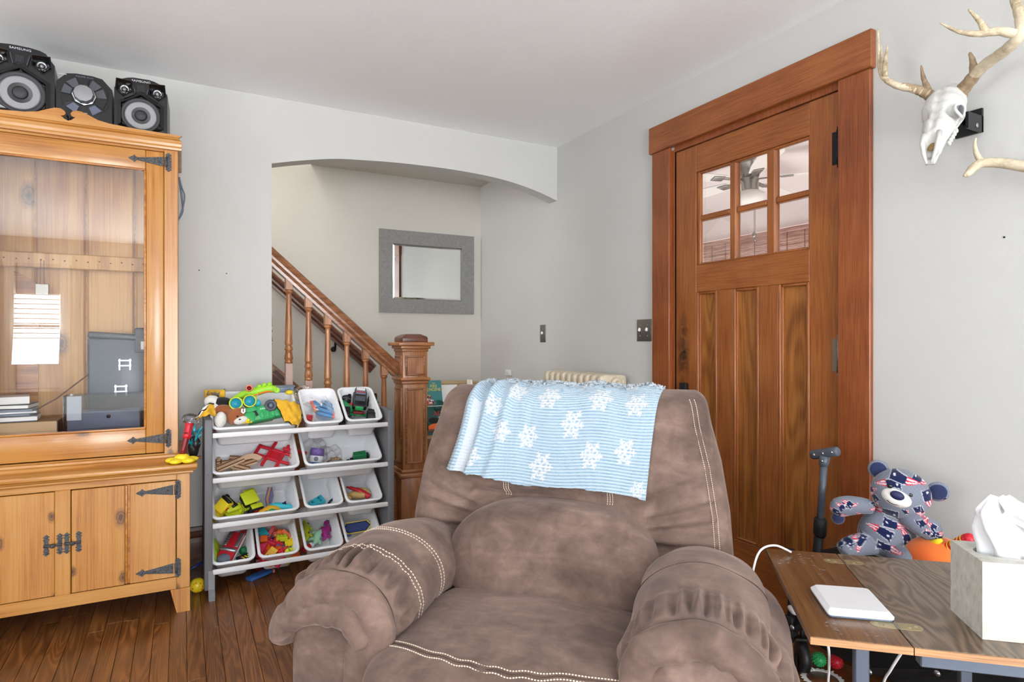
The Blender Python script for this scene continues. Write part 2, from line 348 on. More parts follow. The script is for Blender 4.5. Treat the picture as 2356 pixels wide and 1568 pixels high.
# ================================================================== the room
CH = 2.432; XR = 2.2; YB = 3.452; YA = 4.639; XL = -2.6; YR = -3.4
def struct(name, g, m, parent=None, **kw): return g.obj(name, m, parent, kind=None if parent else 'structure', **kw)
def plab(o, l): o['label'] = l; return o
# floor base and planks
g = G(); g.b2((XL-.15, YR-.15, -.12), (XR+.15, YA+.15, -.0195)); floor = struct('floor', g, 'base_wood')
PW = .0572; rng = random.Random(5)
meshes = {}
for L in (.55, .8, 1.05, 1.3):
    g = G(); g.box((0, 0, -.01), (PW-.0012, L-.0012, .0195), bev=.0012, seg=1); meshes[L] = g.mesh('plank', 'floor_wood')
nobj = 0; far = G()
i = 0; x = -1.5
while x < XR-PW/2:
    y = .55 - rng.random()*.9
    while y < YA:
        L = rng.choice([.55, .8, 1.05, 1.3]); yc = y+L/2
        f = x*.474+yc*.8805
        seen = yc+L/2 > .3 and (x < .75 or x > 1.1) and (x < .95 or yc < 3.0) and yc+L/2 > (1.0 if x < .4 else .3)
        if seen and nobj < 290: mkobj('plank', meshes[L], floor, (x, yc, 0)); nobj += 1
        else: far.box((x, yc, -.01), (PW-.0012, L-.0012, .0195))
        y += L
    x += PW
yy = YR
far.b2((XL, YR, -.0195), (-1.5-PW/2, YA, -.0005)); far.b2((-1.5-PW/2, YR, -.0195), (XR, -.4, -.0006))
far.obj('plank_field', 'floor_wood', floor, kind='stuff')
g = G(); g.b2((-2.3, -3.1, 0), (2.0, -.35, .012), bev=.005); g.obj('bounce_rug', 'bounce_rug_pale', label='large pale grey bounce rug added out of view to lift light onto the ceiling', cat='bounce rug')  # unseen pale sheet added to bounce window light up to the ceiling
# ceiling
g = G(); g.b2((XL-.15, YR-.15, CH), (XR+.15, YB+.05, CH+.12)); struct('ceiling', g, 'ceiling_paint')
g = G(); g.b2((.914, YB+.05, CH), (XR+.15, YA+.1, CH+.12)); g.b2((.83, YB+.098, CH), (.914, YA, 4.9)); struct('ceiling_alcove', g, 'alcove_paint')
g = G(); g.b2((XL, YB, 4.9), (1.0, YA+.1, 5.0)); struct('ceiling_stairwell', g, 'alcove_paint')
# back wall with the arch
JX = .417
ax = [.417, .56, .746, .91, 1.074, 1.25, 1.40, 1.566, 1.7, 1.836, 1.95, 2.068, 2.2]
az = [2.082, 2.117, 2.153, 2.168, 2.179, 2.185, 2.187, 2.184, 2.177, 2.163, 2.144, 2.117, 2.078]
arch = [(p.x, p.y) for p in catmull([(a, b, 0) for a, b in zip(ax, az)], 4)]
poly = [(XL-.15, 0), (JX, 0)] + arch + [(XR, CH+.12), (.914, CH+.12), (.914, 4.95), (XL-.15, 4.95)]
T = Matrix(((1, 0, 0, 0), (0, 0, 1, YB), (0, 1, 0, 0), (0, 0, 0, 1)))
g = G(); g.prism(poly, .098, T); struct('wall_back', g, 'wall_paint')
g = G(); g.b2((XL-.15, YA, 0), (XR+.2, YA+.12, 5.0)); struct('wall_alcove', g, 'alcove_paint')
g = G(); g.b2((XL-.15, YB+.098, 0), (XL-.03, YA, 5.0)); struct('wall_stairwell', g, 'alcove_paint')
# right wall with the door opening
DY0, DY1, DZ = 1.46, 2.343, 2.112
g = G(); g.b2((XR, YR-.15, 0), (XR+.14, DY0, CH)); g.b2((XR, DY1, 0), (XR+.14, YA, CH)); g.b2((XR, DY0, DZ), (XR+.14, DY1, CH)); struct('wall_right', g, 'wall_paint')
# left and rear walls with window openings
def wall_win(name, axis, c, t, lo, hi, wins):
    g = G(); z0, z1 = .55, 2.12; e = lo
    def seg(a, b, za, zb):
        if axis == 'y': g.b2((a, c-t, za), (b, c, zb))
        else: g.b2((c-t, a, za), (c, b, zb))
    for m, wd in wins: seg(e, m-wd/2, 0, CH); seg(m-wd/2, m+wd/2, 0, z0); seg(m-wd/2, m+wd/2, z1, CH); e = m+wd/2
    seg(e, hi, 0, CH); return struct(name, g, 'wall_paint')
RW = [(-1.58, .46), (.45, 1.5), (1.7, .6)]; LW = [(-1.5, 1.1), (.8, 1.1)]
wall_win('wall_rear', 'y', YR, .14, XL-.15, XR+.15, RW); wall_win('wall_left', 'x', XL, .14, YR-.15, YB, LW)
k = 1
for axis, c, wins in (('y', YR, RW), ('x', XL, LW)):
    for m, wd in wins:
        w_ = mkobj('window_%d' % k, None, None, (m, c, 0) if axis == 'y' else (c, m, 0), (0, 0, 0 if axis == 'y' else -PI/2)); w_['kind'] = 'structure'; k += 1
        g = G()
        for sx in (-1, 1): g.box((sx*(wd/2+.05), .012, 1.34), (.1, .03, 1.66), bev=.004)
        g.box((0, .012, 2.17), (wd+.24, .035, .12), bev=.004); g.box((0, .03, .53), (wd+.26, .08, .03), bev=.004); g.obj('window_frame', 'white_paint', w_)
        g = G(); g.box((0, -.07, 1.45), (wd, .03, .04)); g.obj('sash_rail', 'white_paint', w_)
        g = G(); g.box((0, -.1, 1.335), (wd, .006, 1.56)); g.obj('pane', 'glass', w_)
        if k == 2:
            for q in range(15): gs = G(); gs.box((0, .075, .88+q*.06), (wd, .012, .011), (R(20), 0, 0)); gs.obj('blind_slat', 'white_paint', w_)
            gs = G(); gs.box((0, .075, 1.33), (wd, .012, .03)); gs.obj('meeting_rail', 'white_paint', w_)
# baseboards
def baseb(name, a, b, n):
    a, b, n = Vector((*a, 0)), Vector((*b, 0)), Vector((*n, 0)); prof = [(0, 0), (.02, 0), (.02, .165), (.032, .168), (.036, .18), (.03, .188), (.018, .2), (.012, .215), (0, .218)]
    rings = [[p+n*q[0]+Vector((0, 0, q[1])) for q in prof] for p in (a, b)]
    g = G(); g.loft(rings, True, (True, True), False); struct(name, g, 'base_wood')
baseb('baseboard_back', (XL, YB), (JX, YB), (0, -1)); baseb('baseboard_right', (XR, YR), (XR, 1.33), (-1, 0)); baseb('baseboard_radiator', (XR, 2.5), (XR, YA), (-1, 0)); baseb('baseboard_alcove', (1.36, YA), (XR, YA), (0, -1))
baseb('baseboard_left', (XL, YR), (XL, YB), (1, 0)); baseb('baseboard_rear', (XL, YR), (XR, YR), (0, 1))
# ------------------------------------------------------------------ entry door and its casing
cs = mkobj('trim_1', None); cs['kind'] = 'structure'
g = G(); g.b2((XR-.022, 1.33, 0), (XR+.0, DY0-.006, 2.127), bev=.003, seg=1); g.obj('casing_board', 'casing_v', cs)
g = G(); g.b2((XR-.022, DY1+.02, 0), (XR+.0, 2.492, 2.127), bev=.003, seg=1); g.obj('casing_board', 'casing_v', cs)
g = G(); g.b2((XR-.03, 1.32, 2.127), (XR+.0, 2.509, 2.265), bev=.003, seg=1); g.obj('head_board', 'casing_h', cs)
g = G(); g.b2((XR-.004, DY1, 0), (XR+.14, DY1+.02, DZ)); g.b2((XR-.004, DY0-.006, 0), (XR+.14, DY0, DZ)); g.b2((XR-.004, DY0, DZ-.012), (XR+.14, DY1, DZ+.015)); g.obj('jamb', 'casing_v', cs)
g = G(); g.b2((XR-.035, DY0, 0), (XR+.14, DY1, .02), bev=.006); g.obj('threshold', 'casing_h', cs)
D = mkobj('door_1', None, None, (XR+.004, (DY0+DY1)/2, .022)); D['kind'] = 'structure'
# local: x = depth (0 front, .045 back), y from -.4415 to .4415 (positive = latch side), z up
DW = .4385; DH = 2.075
def dp(name, y0, y1, z0, z1, m, x0=0, x1=.045, bev=.002): g = G(); g.b2((x0, y0, z0), (x1, y1, z1), bev=bev, seg=1); return g.obj(name, m, D)
cy = (DY0+DY1)/2; ly = lambda y: y-cy; lz = lambda z: z-.022
gl0, gl1, gz0, gz1 = ly(1.59), ly(2.18), lz(1.513), lz(1.965)
dp('stile', -DW, gl0, 0, DH, 'door_v'); dp('stile', gl1+.022, DW, 0, DH, 'door_v')
dp('rail', gl0, gl1+.022, gz1, DH, 'door_h'); dp('rail', gl0, gl1+.022, lz(1.382), gz0, 'door_h'); dp('rail', gl0, gl1+.022, 0, lz(.25), 'door_h')
mz0, mz1 = lz(.25), lz(1.382)
mull = [(ly(1.976), ly(2.071)), (ly(1.738), ly(1.835))]
for a, b in mull: dp('mullion', a, b, mz0, mz1, 'door_v')
pan = [(ly(2.071), gl1+.022), (ly(1.835), ly(1.976)), (gl0, ly(1.738))]
for a, b in pan:
    dp('panel', a, b, mz0, mz1, 'door_panel', .02, .034, 0)
    g = G()
    for (yy, sgn) in ((a, 1), (b, -1)):       # moulding strips beside the panel
        g.box((.009, yy+sgn*.007, (mz0+mz1)/2), (.022, .014, mz1-mz0), bev=.004, seg=2); g.box((.015, yy+sgn*.016, (mz0+mz1)/2), (.012, .006, mz1-mz0), bev=.002, seg=1)
    for (zz, sgn) in ((mz0, 1), (mz1, -1)): g.box((.013, (a+b)/2, zz+sgn*.006), (.02, b-a-.03, .012), bev=.004, seg=2)
    g.obj('panel_moulding', 'door_v', D)
ys = [gl0, ly(1.755), ly(1.799), ly(1.963), ly(2.001), gl1]
zb = [gz0, lz(1.726), lz(1.753), gz1]
dp('muntin', ys[1], ys[2], gz0, gz1, 'door_v', .004, .04, .006); dp('muntin', ys[3], ys[4], gz0, gz1, 'door_v', .004, .04, .006)
for a, b in ((ys[0], ys[1]), (ys[2], ys[3]), (ys[4], ys[5]+.02)): dp('muntin', a, b, zb[1], zb[2], 'door_h', .006, .04, .006)
g = G()
g.box((.014, gl1+.011, (gz0+gz1)/2), (.02, .022, gz1-gz0), bev=.004); g.box((.014, gl0+.004, (gz0+gz1)/2), (.02, .008, gz1-gz0), bev=.003)
g.box((.014, (gl0+gl1)/2, gz1-.006), (.02, gl1-gl0, .012), bev=.004); g.box((.014, (gl0+gl1)/2, gz0+.004), (.02, gl1-gl0, .008), bev=.003); g.obj('glazing_bead', 'door_v', D)
for a, b in ((ys[0], ys[1]), (ys[2], ys[3]), (ys[4], ys[5])):
    for z0, z1 in ((zb[0], zb[1]), (zb[2], zb[3])): dp('pane', a, b, z0, z1, 'door_glass', .022, .026, 0)
for z in (1.882, 1.09, .3):
    g = G(); y = -DW-.0015; g.cyl((-.008, y, lz(z-.066)), (-.008, y, lz(z+.066)), .0075, n=12)
    for dz in (-.04, -.013, .013, .04): g.cyl((-.008, y, lz(z+dz-.0012)), (-.008, y, lz(z+dz+.0012)), .0082, n=12)
    for s_ in (-1, 1): g.ell((-.008, y, lz(z+s_*.072)), (.006, .006, .009), nu=10, nv=6)
    g.box((-.001, y+.016, lz(z)), (.004, .028, .125)); g.obj('hinge', 'iron_dark' if z > 1.5 else 'nickel', D)
g = G(); g.box((-.01, ly(2.276), lz(.9)), (.02, .045, .075), bev=.003); g.box((-.003, ly(2.276), lz(.84)), (.006, .045, .12), bev=.002); g.cyl((-.002, ly(2.276), lz(.84)), (-.05, ly(2.276), lz(.84)), .009); g.ell((-.06, ly(2.276), lz(.84)), (.02, .027, .027)); g.obj('lock_plate', 'iron_dark', D)
g = G()   # dark hand wear on the latch stile
k = NT('grime'); v = k.obj(False); f = k.noise(v, 22, 4, .7, .5); e = k.n('ShaderNodeTexGradient', gradient_type='SPHERICAL')
k.set(e, 0, k.n('ShaderNodeVectorMath', operation='MULTIPLY', i0=v, i1=(1, 20, 4.5)).outputs[0])
k.P(Base_Color=S(46, 34, 30), Roughness=.5, Alpha=k.math('MULTIPLY', k.math('MULTIPLY_ADD', f, 3.2, -1.1, True), k.math('MULTIPLY', e.outputs[1], 1.25, None, True)))
g.grid([[(0, -.06, -.25), (0, .06, -.25)], [(0, -.06, .25), (0, .06, .25)]]); o = g.obj('grime_patch', 'grime', D, (-.0012, ly(2.288), lz(1.1)), fixn=False)
# ------------------------------------------------------------------ enclosed porch behind the door
PX = 4.75
g = G(); g.b2((XR+.14, -1.2, 2.44), (PX+.1, 6.2, 2.52)); struct('ceiling_porch', g, 'porch_paint')
g = G(); g.b2((XR+.14, -1.2, -.1), (PX+.1, 6.2, 0)); struct('floor_porch', g, 'carpet_grey')
g = G(); g.b2((PX, -1.2, 0), (PX+.1, 6.2, .8)); g.b2((PX, -1.2, 2.16), (PX+.1, 6.2, 2.44)); struct('wall_porch', g, 'porch_paint')
for nm, y in (('wall_porch_end', -1.3), ('wall_porch_side', 6.2)): g = G(); g.b2((XR+.14, y, 0), (PX+.1, y+.1, 2.44)); struct(nm, g, 'porch_paint')
g = G(); g.b2((XR+.14, YA+.12, 0), (XR+.16, 6.2, 2.44)); struct('wall_porch_house', g, 'porch_paint')
k = NT('bamboo'); v = k.obj(); k.P(Base_Color=k.mix(k.math('MULTIPLY_ADD', k.noise(k.n('ShaderNodeVectorMath', operation='MULTIPLY', i0=v, i1=(1, .08, 1)).outputs[0], 70, 3), 3, -1, True), S(196, 160, 146), S(150, 108, 96)), Roughness=.6)
for y0 in (.3, 1.85, 3.4):
    t = thing('bamboo_blind', 'woven bamboo roman blind over a porch window, seen through the door panes', 'blind', (PX-.02, y0+.75, 2.15), group='bamboo blinds on the porch'); rr = random.Random(int(y0*10))
    g = G(); g.b2((-.02, -.75, -.04), (.01, .75, .0), bev=.004); g.obj('head_rail', 'bamboo', t)
    gs = G(); z = -.039
    while z > -1.2:
        h = rr.choice([.006, .008, .012]); gs.b2((-.006, -.745, z-h), (.0, .745, z)); z -= h+rr.choice([.0004, .0004, .0015])
    gs.obj('bamboo_slats', 'bamboo', t, kind='stuff')
    g = G()
    for q in range(9): g.b2((-.009, -.7+q*.175, -1.2), (-.007, -.696+q*.175, -.04))
    g.obj('cords', 'p_brown', t)
k = NT('sky_glow'); k.P(Base_Color=(1, 1, 1, 1), Emission_Color=(1, .99, .97, 1), Emission_Strength=1.2)
g = G(); g.b2((PX+.07, -1.0, .8), (PX+.08, 6.0, 2.16)); struct('window_6', g, 'sky_glow')
f = thing('ceiling_fan', 'nickel hugger ceiling fan with white blades on the porch', 'ceiling fan', (3.48, 2.97, 2.44)); f.scale = (1.18, 1.18, 1.05)
g = G(); g.lathe([(.0, 0), (.118, 0), (.12, -.02), (.118, -.055), (.1, -.075), (.075, -.1), (.055, -.13), (.05, -.15), (0, -.15)], 28); h = g.obj('motor_housing', 'nickel', f)
g = G()
for q in range(26): a = 2*PI*q/26; g.box((.1195*math.cos(a), .1195*math.sin(a), -.028), (.004, .006, .02), (0, 0, a))
g.obj('vent_slots', 'iron_dark', h, kind='stuff')
g = G(); g.lathe([(0, -.15), (.048, -.152), (.05, -.16), (.048, -.23), (.052, -.24), (0, -.24)], 22); g.obj('switch_housing', 'nickel', f)
g = G(); g.lathe([(.055, -.24), (.085, -.26), (.09, -.285), (.07, -.315), (.03, -.33), (0, -.332)], 22); g.obj('lamp_bowl', 'white_paint', f)
for q in range(5):
    a = 2*PI*q/5+R(16); g = G(); g.M = trs((0, 0, -.165), (R(10), 0, a))
    g.M = Matrix.Rotation(a, 4, 'Z') @ trs((0, 0, -.165), (R(10), 0, 0))
    o2 = [(.16, -.04), (.3, -.058), (.5, -.066), (.56, -.055), (.58, 0), (.56, .055), (.5, .066), (.3, .058), (.16, .04)]
    g.prism(o2, .006); b_ = g.obj('blade', 'white_paint', f)
    g = G(); g.M = Matrix.Rotation(a, 4, 'Z') @ trs((0, 0, -.165), (R(10), 0, 0)); g.box((.11, 0, 0), (.16, .028, .008), bev=.003); g.box((.2, 0, -.004), (.07, .06, .006), bev=.003); g.obj('blade_arm', 'nickel', b_)
g = G(); g.tube([(0, -.03, -.24), (0, -.03, -.52)], .0018, 6); g.ell((0, -.03, -.535), (.014, .014, .017), nu=10, nv=8); g.tube([(.02, -.02, -.24), (.02, -.02, -.55)], .0015, 6); g.ell((.02, -.02, -.56), (.008, .008, .014), nu=8, nv=6); g.obj('pull_chain', 'nickel', f)
for nm_, p_ in (('small nail in the wall below the deer antlers', (XR-.003, .93, 1.46)), ('small nail in the wall left of the arch, beside the hutch', (.075, YB-.003, 1.5)), ('small nail in the wall midway between hutch and arch', (.2, YB-.003, 1.49))):
    g = G(); ax_n = (1, 0, 0) if p_[0] > 1 else (0, 1, 0); g.cyl(p_, [p_[i]+ax_n[i]*.006 for i in range(3)], .0028, n=8); g.obj('wall_nail', 'iron_dark', label=nm_, cat='nail')
# ================================================================== pine cabinet with glazed hutch
def WG(root):
    g = G(); g.M = (Matrix.Translation(root.location) @ root.rotation_euler.to_matrix().to_4x4()).inverted(); return g
CX0 = -.41; FY = 2.946; HY = 3.05; HB = 3.44
cab = thing('pine_cabinet', 'knotty pine hutch cabinet with glazed upper door and black strap hinges', 'cabinet', (CX0, 3.2, 0))
def cbox(name, m, a, b, bev=.002, parent=None, seg=1):
    g = WG(cab); g.b2(a, b, bev=bev, seg=seg); return g.obj(name, m, parent or cab)
def mir(x): return 2*CX0-x
# base carcass
for s_ in (0, 1):
    f_ = (lambda x: x) if s_ == 0 else mir
    cbox('side_panel', 'pine_v', (f_(.028), FY+.02, .1), (f_(.008), HB, .585))
    cbox('stile', 'pine_v', (f_(-.02), FY, .1), (f_(.03), FY+.02, .585))
    g = WG(cab); pr_ = [(-.043, .1), (.03, .1), (.03, 0), (-.02, 0)]
    g.prism([(f_(x), z) for x, z in pr_], .022, Matrix(((1, 0, 0, 0), (0, 0, 1, FY-.003), (0, 1, 0, 0), (0, 0, 0, 1)))); g.obj('foot', 'pine_v', cab)
    cbox('foot', 'pine_v', (f_(.028), HB-.05, 0), (f_(.0), HB, .1))
cbox('bottom_rail', 'pine_h', (mir(-.02), FY, .1), (-.02, FY+.02, .15)); cbox('top_rail', 'pine_h', (mir(-.02), FY, .56), (-.02, FY+.02, .585)); cbox('center_stile', 'pine_v', (-.437, FY, .15), (-.386, FY+.02, .56))
cbox('bottom_board', 'pine_h', (mir(.008), FY+.02, .12), (.008, HB, .14)); cbox('back_board', 'pine_back', (mir(.008), HB-.012, .1), (.008, HB, .585))
def strap_hinge(root, x0, x1, y, z, h=.072, flip=1):
    """strap from knuckle x1 to spear tip x0"""
    g = WG(cab); L = x1-x0; T = Matrix(((1, 0, 0, x0), (0, 0, 1, y-.004), (0, 1, 0, z), (0, 0, 0, 1)))
    pts = [(0, 0), (.08, .05), (.11, .06), (.16, .115), (.21, .06), (.24, .04), (.96, .15)]
    poly = [(a*L, b*L) for a, b in pts]+[(a*L, -b*L) for a, b in pts[::-1][:-1]]
    g.prism(poly, .004, T)
    for a in (.16, .48, .82): g.ell((x0+a*L, y-.004, z), (.004, .0025, .004), nu=8, nv=6)
    xk = x1+.012*flip*(1 if L > 0 else -1)
    pl = [(-.011, -.6), (-.007, -.75), (-.012, -.85), (0, -1.15), (.012, -.85), (.007, -.75), (.011, -.6), (.011, .6), (.007, .75), (.012, .85), (0, 1.15), (-.012, .85), (-.007, .75), (-.011, .6)]
    g.prism([(a, b*h/2) for a, b in pl], .004, Matrix(((1, 0, 0, xk), (0, 0, 1, y-.004), (0, 1, 0, z), (0, 0, 0, 1))))
    g.cyl((x1+.004*(1 if L > 0 else -1), y-.006, z-h*.28), (x1+.004*(1 if L > 0 else -1), y-.006, z+h*.28), .005, n=8)
    for dz in (-.38, .38): g.ell((xk, y-.004, z+dz*h), (.0035, .0025, .0035), nu=8, nv=6)
    return g.obj('strap_hinge', 'iron', root)
def latch(root, xa, xb):
    g = WG(cab); y = FY
    for x in (xa, xb):
        pl = [(-.007, 0), (-.007, .018), (-.011, .022), (-.005, .027), (-.011, .032), (0, .042), (.011, .032), (.005, .027), (.011, .022), (.007, .018)]
        poly = pl+[(-a, -b) for a, b in pl]
        g.prism(poly, .004, Matrix(((1, 0, 0, x), (0, 0, 1, y-.004), (0, 1, 0, .353), (0, 0, 0, 1))))
        for dz in (-.031, .031): g.ell((x, y-.004, .353+dz), (.004, .003, .004), nu=8, nv=6)
    g.cyl((xa-.008, y-.009, .352), (xb+.008, y-.009, .352), .005, n=8); g.ell(((xa+xb)/2, y-.016, .352), (.009, .009, .0085), nu=12, nv=8)
    g.obj('latch', 'iron', root)
for s_ in (0, 1):
    f_ = (lambda x: x) if s_ == 0 else mir
    d_ = cbox('cabinet_door', 'pine_dark', (f_(-.383), FY+.008, .153), (f_(-.023), FY+.018, .557))
    for a, b in ((-.383, -.206), (-.187, -.023)):
        g = WG(cab); g.b2((f_(a), FY-.001, .153), (f_(b), FY+.016, .557), bev=.002, seg=1); o = g.obj('door_board', 'pine_v', d_)
    g = WG(cab); g.box((f_(-.2), FY+.004, .355), (.008, .012, .4), bev=.003); g.obj('bead_strip', 'pine_dark', d_)
    x0, x1 = f_(-.167), f_(-.027)
    for z in (.52, .19): strap_hinge(d_, x0, x1, FY-.001, z)
latch(cab, -.463, -.42); latch(cab, -.398, -.359)
# waist mouldings
def mould(name, m, prof, xr, yf, parent=cab):
    """profile (outward, z) run along front and both sides of a box reaching xr / yf"""
    path = [(mir(xr), HB, -1, 0), (mir(xr), yf, -1, -1), (xr, yf, 1, -1), (xr, HB, 1, 0)]
    g = WG(cab); rings = [[(x+o*nx, y+o*ny, z) for o, z in prof] for x, y, nx, ny in path]; g.loft(rings, True, (True, True), False); return g.obj(name, m, parent)
mould('cove_moulding', 'pine_h', [(-.05, .585), (.008, .585), (.012, .59), (.012, .596), (.02, .6), (.024, .606), (-.05, .606)], .03, FY)
cbox('ledge', 'pine_h', (mir(.059), FY-.026, .606), (.059, HB, .626), .006, seg=3)
mould('hutch_base_moulding', 'pine_h', [(-.03, .626), (.03, .626), (.032, .632), (.026, .64), (.014, .644), (.012, .652), (.002, .656), (-.03, .656)], -.015, HY)
# hutch
for s_ in (0, 1):
    f_ = (lambda x: x) if s_ == 0 else mir
    cbox('hutch_side', 'pine_v', (f_(-.015), HY+.02, .64), (f_(-.035), HB, 1.98)); cbox('hutch_stile', 'pine_v', (f_(-.068), HY, .64), (f_(-.015), HY+.02, 1.98))
cbox('hutch_top', 'pine_h', (mir(-.015), HY, 1.985), (-.015, HB, 2.005)); cbox('hutch_bottom', 'pine_h', (mir(-.035), HY+.02, .735), (-.035, HB, .755)); cbox('hutch_rail', 'pine_h', (mir(-.068), HY, .64), (-.068, HY+.02, .66)); cbox('hutch_rail', 'pine_h', (mir(-.068), HY, 1.963), (-.068, HY+.02, 1.985))
edges = [mir(-.035), -.77, -.579, -.389, -.197, -.035]
for a, b in zip(edges, edges[1:]):
    g = WG(cab); g.b2((a+.003, HB-.022, .755), (b-.003, HB-.004, 1.985), bev=.008, seg=1); g.obj('back_plank', 'pine_back', cab)
cbox('hutch_back', 'pine_dark', (mir(-.035), HB-.006, .755), (-.035, HB, 1.985))
hr = cbox('gun_rack_rail', 'pine_back', (mir(-.035), HB-.075, 1.468), (-.035, HB-.055, 1.536), .004)
g = WG(cab)
for q in range(14): g.cyl((-.72+q*.043, HB-.076, 1.505+.004*math.sin(q*3)), (-.72+q*.043, HB-.07, 1.505), .0035, n=8)
g.obj('peg_holes', 'p_brown', hr, kind='stuff')
# hutch door
hd = cbox('glass_door', 'cab_glass', (-.69, HY+.006, .765), (-.13, HY+.009, 1.885), 0)
for nm, m, a, b in (('door_stile', 'pine_v', (-.136, HY-.002, .664), (-.0695, HY+.018, 1.961)), ('door_stile', 'pine_v', (mir(-.136), HY-.002, .664), (mir(-.0695), HY+.018, 1.961)), ('door_rail', 'pine_h', (mir(-.136), HY-.002, .664), (-.136, HY+.018, .77)), ('door_rail', 'pine_h', (mir(-.136), HY-.002, 1.878), (-.136, HY+.018, 1.961))):
    g = WG(cab); g.b2(a, b, bev=.004, seg=2); g.obj(nm, m, hd)
g = WG(cab); g.box((CX0, HY+.001, .773), (.545, .012, .008), bev=.002); g.box((CX0, HY+.001, 1.876), (.545, .012, .008), bev=.002)
for s_ in (-.139, mir(-.139)): g.box((s_, HY+.001, 1.324), (.008, .012, 1.1), bev=.002)
g.obj('glazing_bead', 'pine_dark', hd)
strap_hinge(hd, -.2, -.064, HY-.002, 1.919); strap_hinge(hd, -.205, -.064, HY-.002, .724)
# crown and scroll pediment
mould('crown_moulding', 'pine_h', [(-.05, 1.972), (.002, 1.972), (.012, 1.974), (.014, 1.982), (.012, 1.99), (.014, 2.0), (.014, 2.014), (.004, 2.024), (.002, 2.036), (-.05, 2.036)], -.015, HY)
half = [(-.4, 2.038), (-.412, 2.043), (-.425, 2.056), (-.418, 2.056), (-.411, 2.06), (-.408, 2.068), (-.413, 2.077), (-.425, 2.084), (-.445, 2.083), (-.475, 2.07), (-.5, 2.058), (-.54, 2.05), (-.625, 2.044), (-.72, 2.042), (mir(-.013), 2.04)]
half = [(x-.007, z) for x, z in half]
poly = [(x, z) for x, z in half][::-1]+[(2*-.407-x, z) for x, z in half]+[(-.013, 2.03), (mir(-.013), 2.03)]
g = WG(cab); g.prism(poly, .018, Matrix(((1, 0, 0, 0), (0, 0, 1, HY-.008), (0, 1, 0, 0), (0, 0, 0, 1)))); g.obj('scroll_pediment', 'pine_h', cab)

# ------------------------------------------------------------------ things inside the hutch
SZ = .755
t = thing('document_case', 'dark slate plastic case standing behind the glass in the hutch', 'case', (-.24, 3.3, SZ))
g = WG(t); g.b2((-.365, 3.24, SZ), (-.13, 3.35, 1.16), bev=.012); b = g.obj('case_body', 'p_slate', t); MAT['p_slate'].node_tree.nodes['Principled BSDF'].inputs['Base Color'].default_value = S(80, 88, 102)
g = WG(t); g.box((-.25, 3.285, 1.165), (.23, .1, .03), (0, R(4), 0), bev=.01); g.b2((-.19, 3.235, 1.09), (-.135, 3.3, 1.205), bev=.008); g.obj('case_lid', 'p_grey_d', t)
for x, z in ((-.225, 1.04), (-.24, .925)):
    g = WG(t); g.box((x-.02, 3.235, z), (.006, .01, .05)); g.box((x+.02, 3.235, z), (.006, .01, .05)); g.box((x, 3.233, z+.018), (.05, .008, .006)); g.box((x, 3.233, z-.005), (.05, .008, .006)); g.obj('clasp', 'silver', t)
g = WG(t); g.box((-.152, 3.233, 1.125), (.024, .002, .036)); g.obj('price_sticker', 'paper_white', t, label='small white sticker')
t = thing('clear_box', 'low clear acrylic box in front of the dark case', 'box', (-.29, 3.16, SZ))
g = WG(t)
for a, b in (((-.432, 3.1, SZ+.002), (-.142, 3.103, .918)), ((-.432, 3.217, SZ+.002), (-.142, 3.22, .918)), ((-.432, 3.103, SZ+.002), (-.429, 3.217, .918)), ((-.145, 3.103, SZ+.002), (-.142, 3.217, .918))): g.b2(a, b)
g.obj('acrylic_walls', 'clear_box', t)
g = WG(t); g.b2((-.42, 3.11, SZ+.002), (-.16, 3.2, .85), bev=.004); b = g.obj('grey_drawer', 'p_grey_m', t); MAT['p_grey_m'].node_tree.nodes['Principled BSDF'].inputs['Base Color'].default_value = S(112, 124, 142)
g = WG(t); g.cyl((-.275, 3.11, .825), (-.275, 3.106, .825), .008, n=14); g.obj('lock', 'iron_dark', b)
g = WG(t); g.box((-.395, 3.107, .865), (.05, .002, .1)); g.obj('paper_slip', 'paper_white', t)
t = thing('cardboard_box', 'flat cardboard box with dark end under the books in the hutch', 'box', (-.57, 3.2, SZ))
g = WG(t); g.b2((-.72, 3.12, SZ), (-.455, 3.3, .815), bev=.002, seg=1); g.obj('carton', 'cardboard', t); g = WG(t); g.b2((-.4549, 3.122, SZ+.002), (-.453, 3.298, .813)); g.obj('printed_end', 'p_black', t)
bz = .815
for k, (w_, h_, m, pages, ang, lab) in enumerate(((.22, .026, 'p_grey_d', 1, 4, 'thick dark hardback at the bottom of the hutch book stack'), (.2, .008, 'p_grey_m', 0, -5, 'thin grey case low in the hutch book stack'), (.21, .007, 'p_white', 0, 8, 'thin white case in the middle of the hutch book stack'), (.2, .01, 'p_grey_m', 0, 2, 'grey disc case near the top of the hutch book stack'), (.19, .02, 'p_black', 1, -6, 'black hardback near the top of the hutch book stack'), (.16, .03, 'paper_white', 0, 10, 'white ruled notepad on top of the hutch book stack'))):
    t = thing('stacked_book', lab, 'book', (-.64, 3.2, bz), (0, 0, R(ang)), 'books stacked in the hutch'); g = G(); g.box((0, 0, h_/2), (w_, .13, h_), bev=.0015, seg=1); c_ = g.obj('cover', m, t)
    if pages: g = G(); g.box((.003, -.003, h_/2), (w_-.002, .128, h_*.6)); g.obj('pages', 'paper_white', t)
    bz += h_+.0005
t = thing('hanging_tag', 'grey metal tag hanging by a string from the peg rail', 'tag', (-.543, 3.36, 1.35))
g = WG(t); g.b2((-.567, 3.357, 1.348), (-.519, 3.36, 1.396), bev=.003, seg=1); g.obj('tag_plate', 'nickel', t); g = WG(t); g.tube([(-.535, 3.3585, 1.396), (-.537, 3.36, 1.5)], .0012, 5); g.tube([(-.55, 3.3585, 1.396), (-.548, 3.36, 1.5)], .0012, 5); g.obj('string', 'p_brown', t)
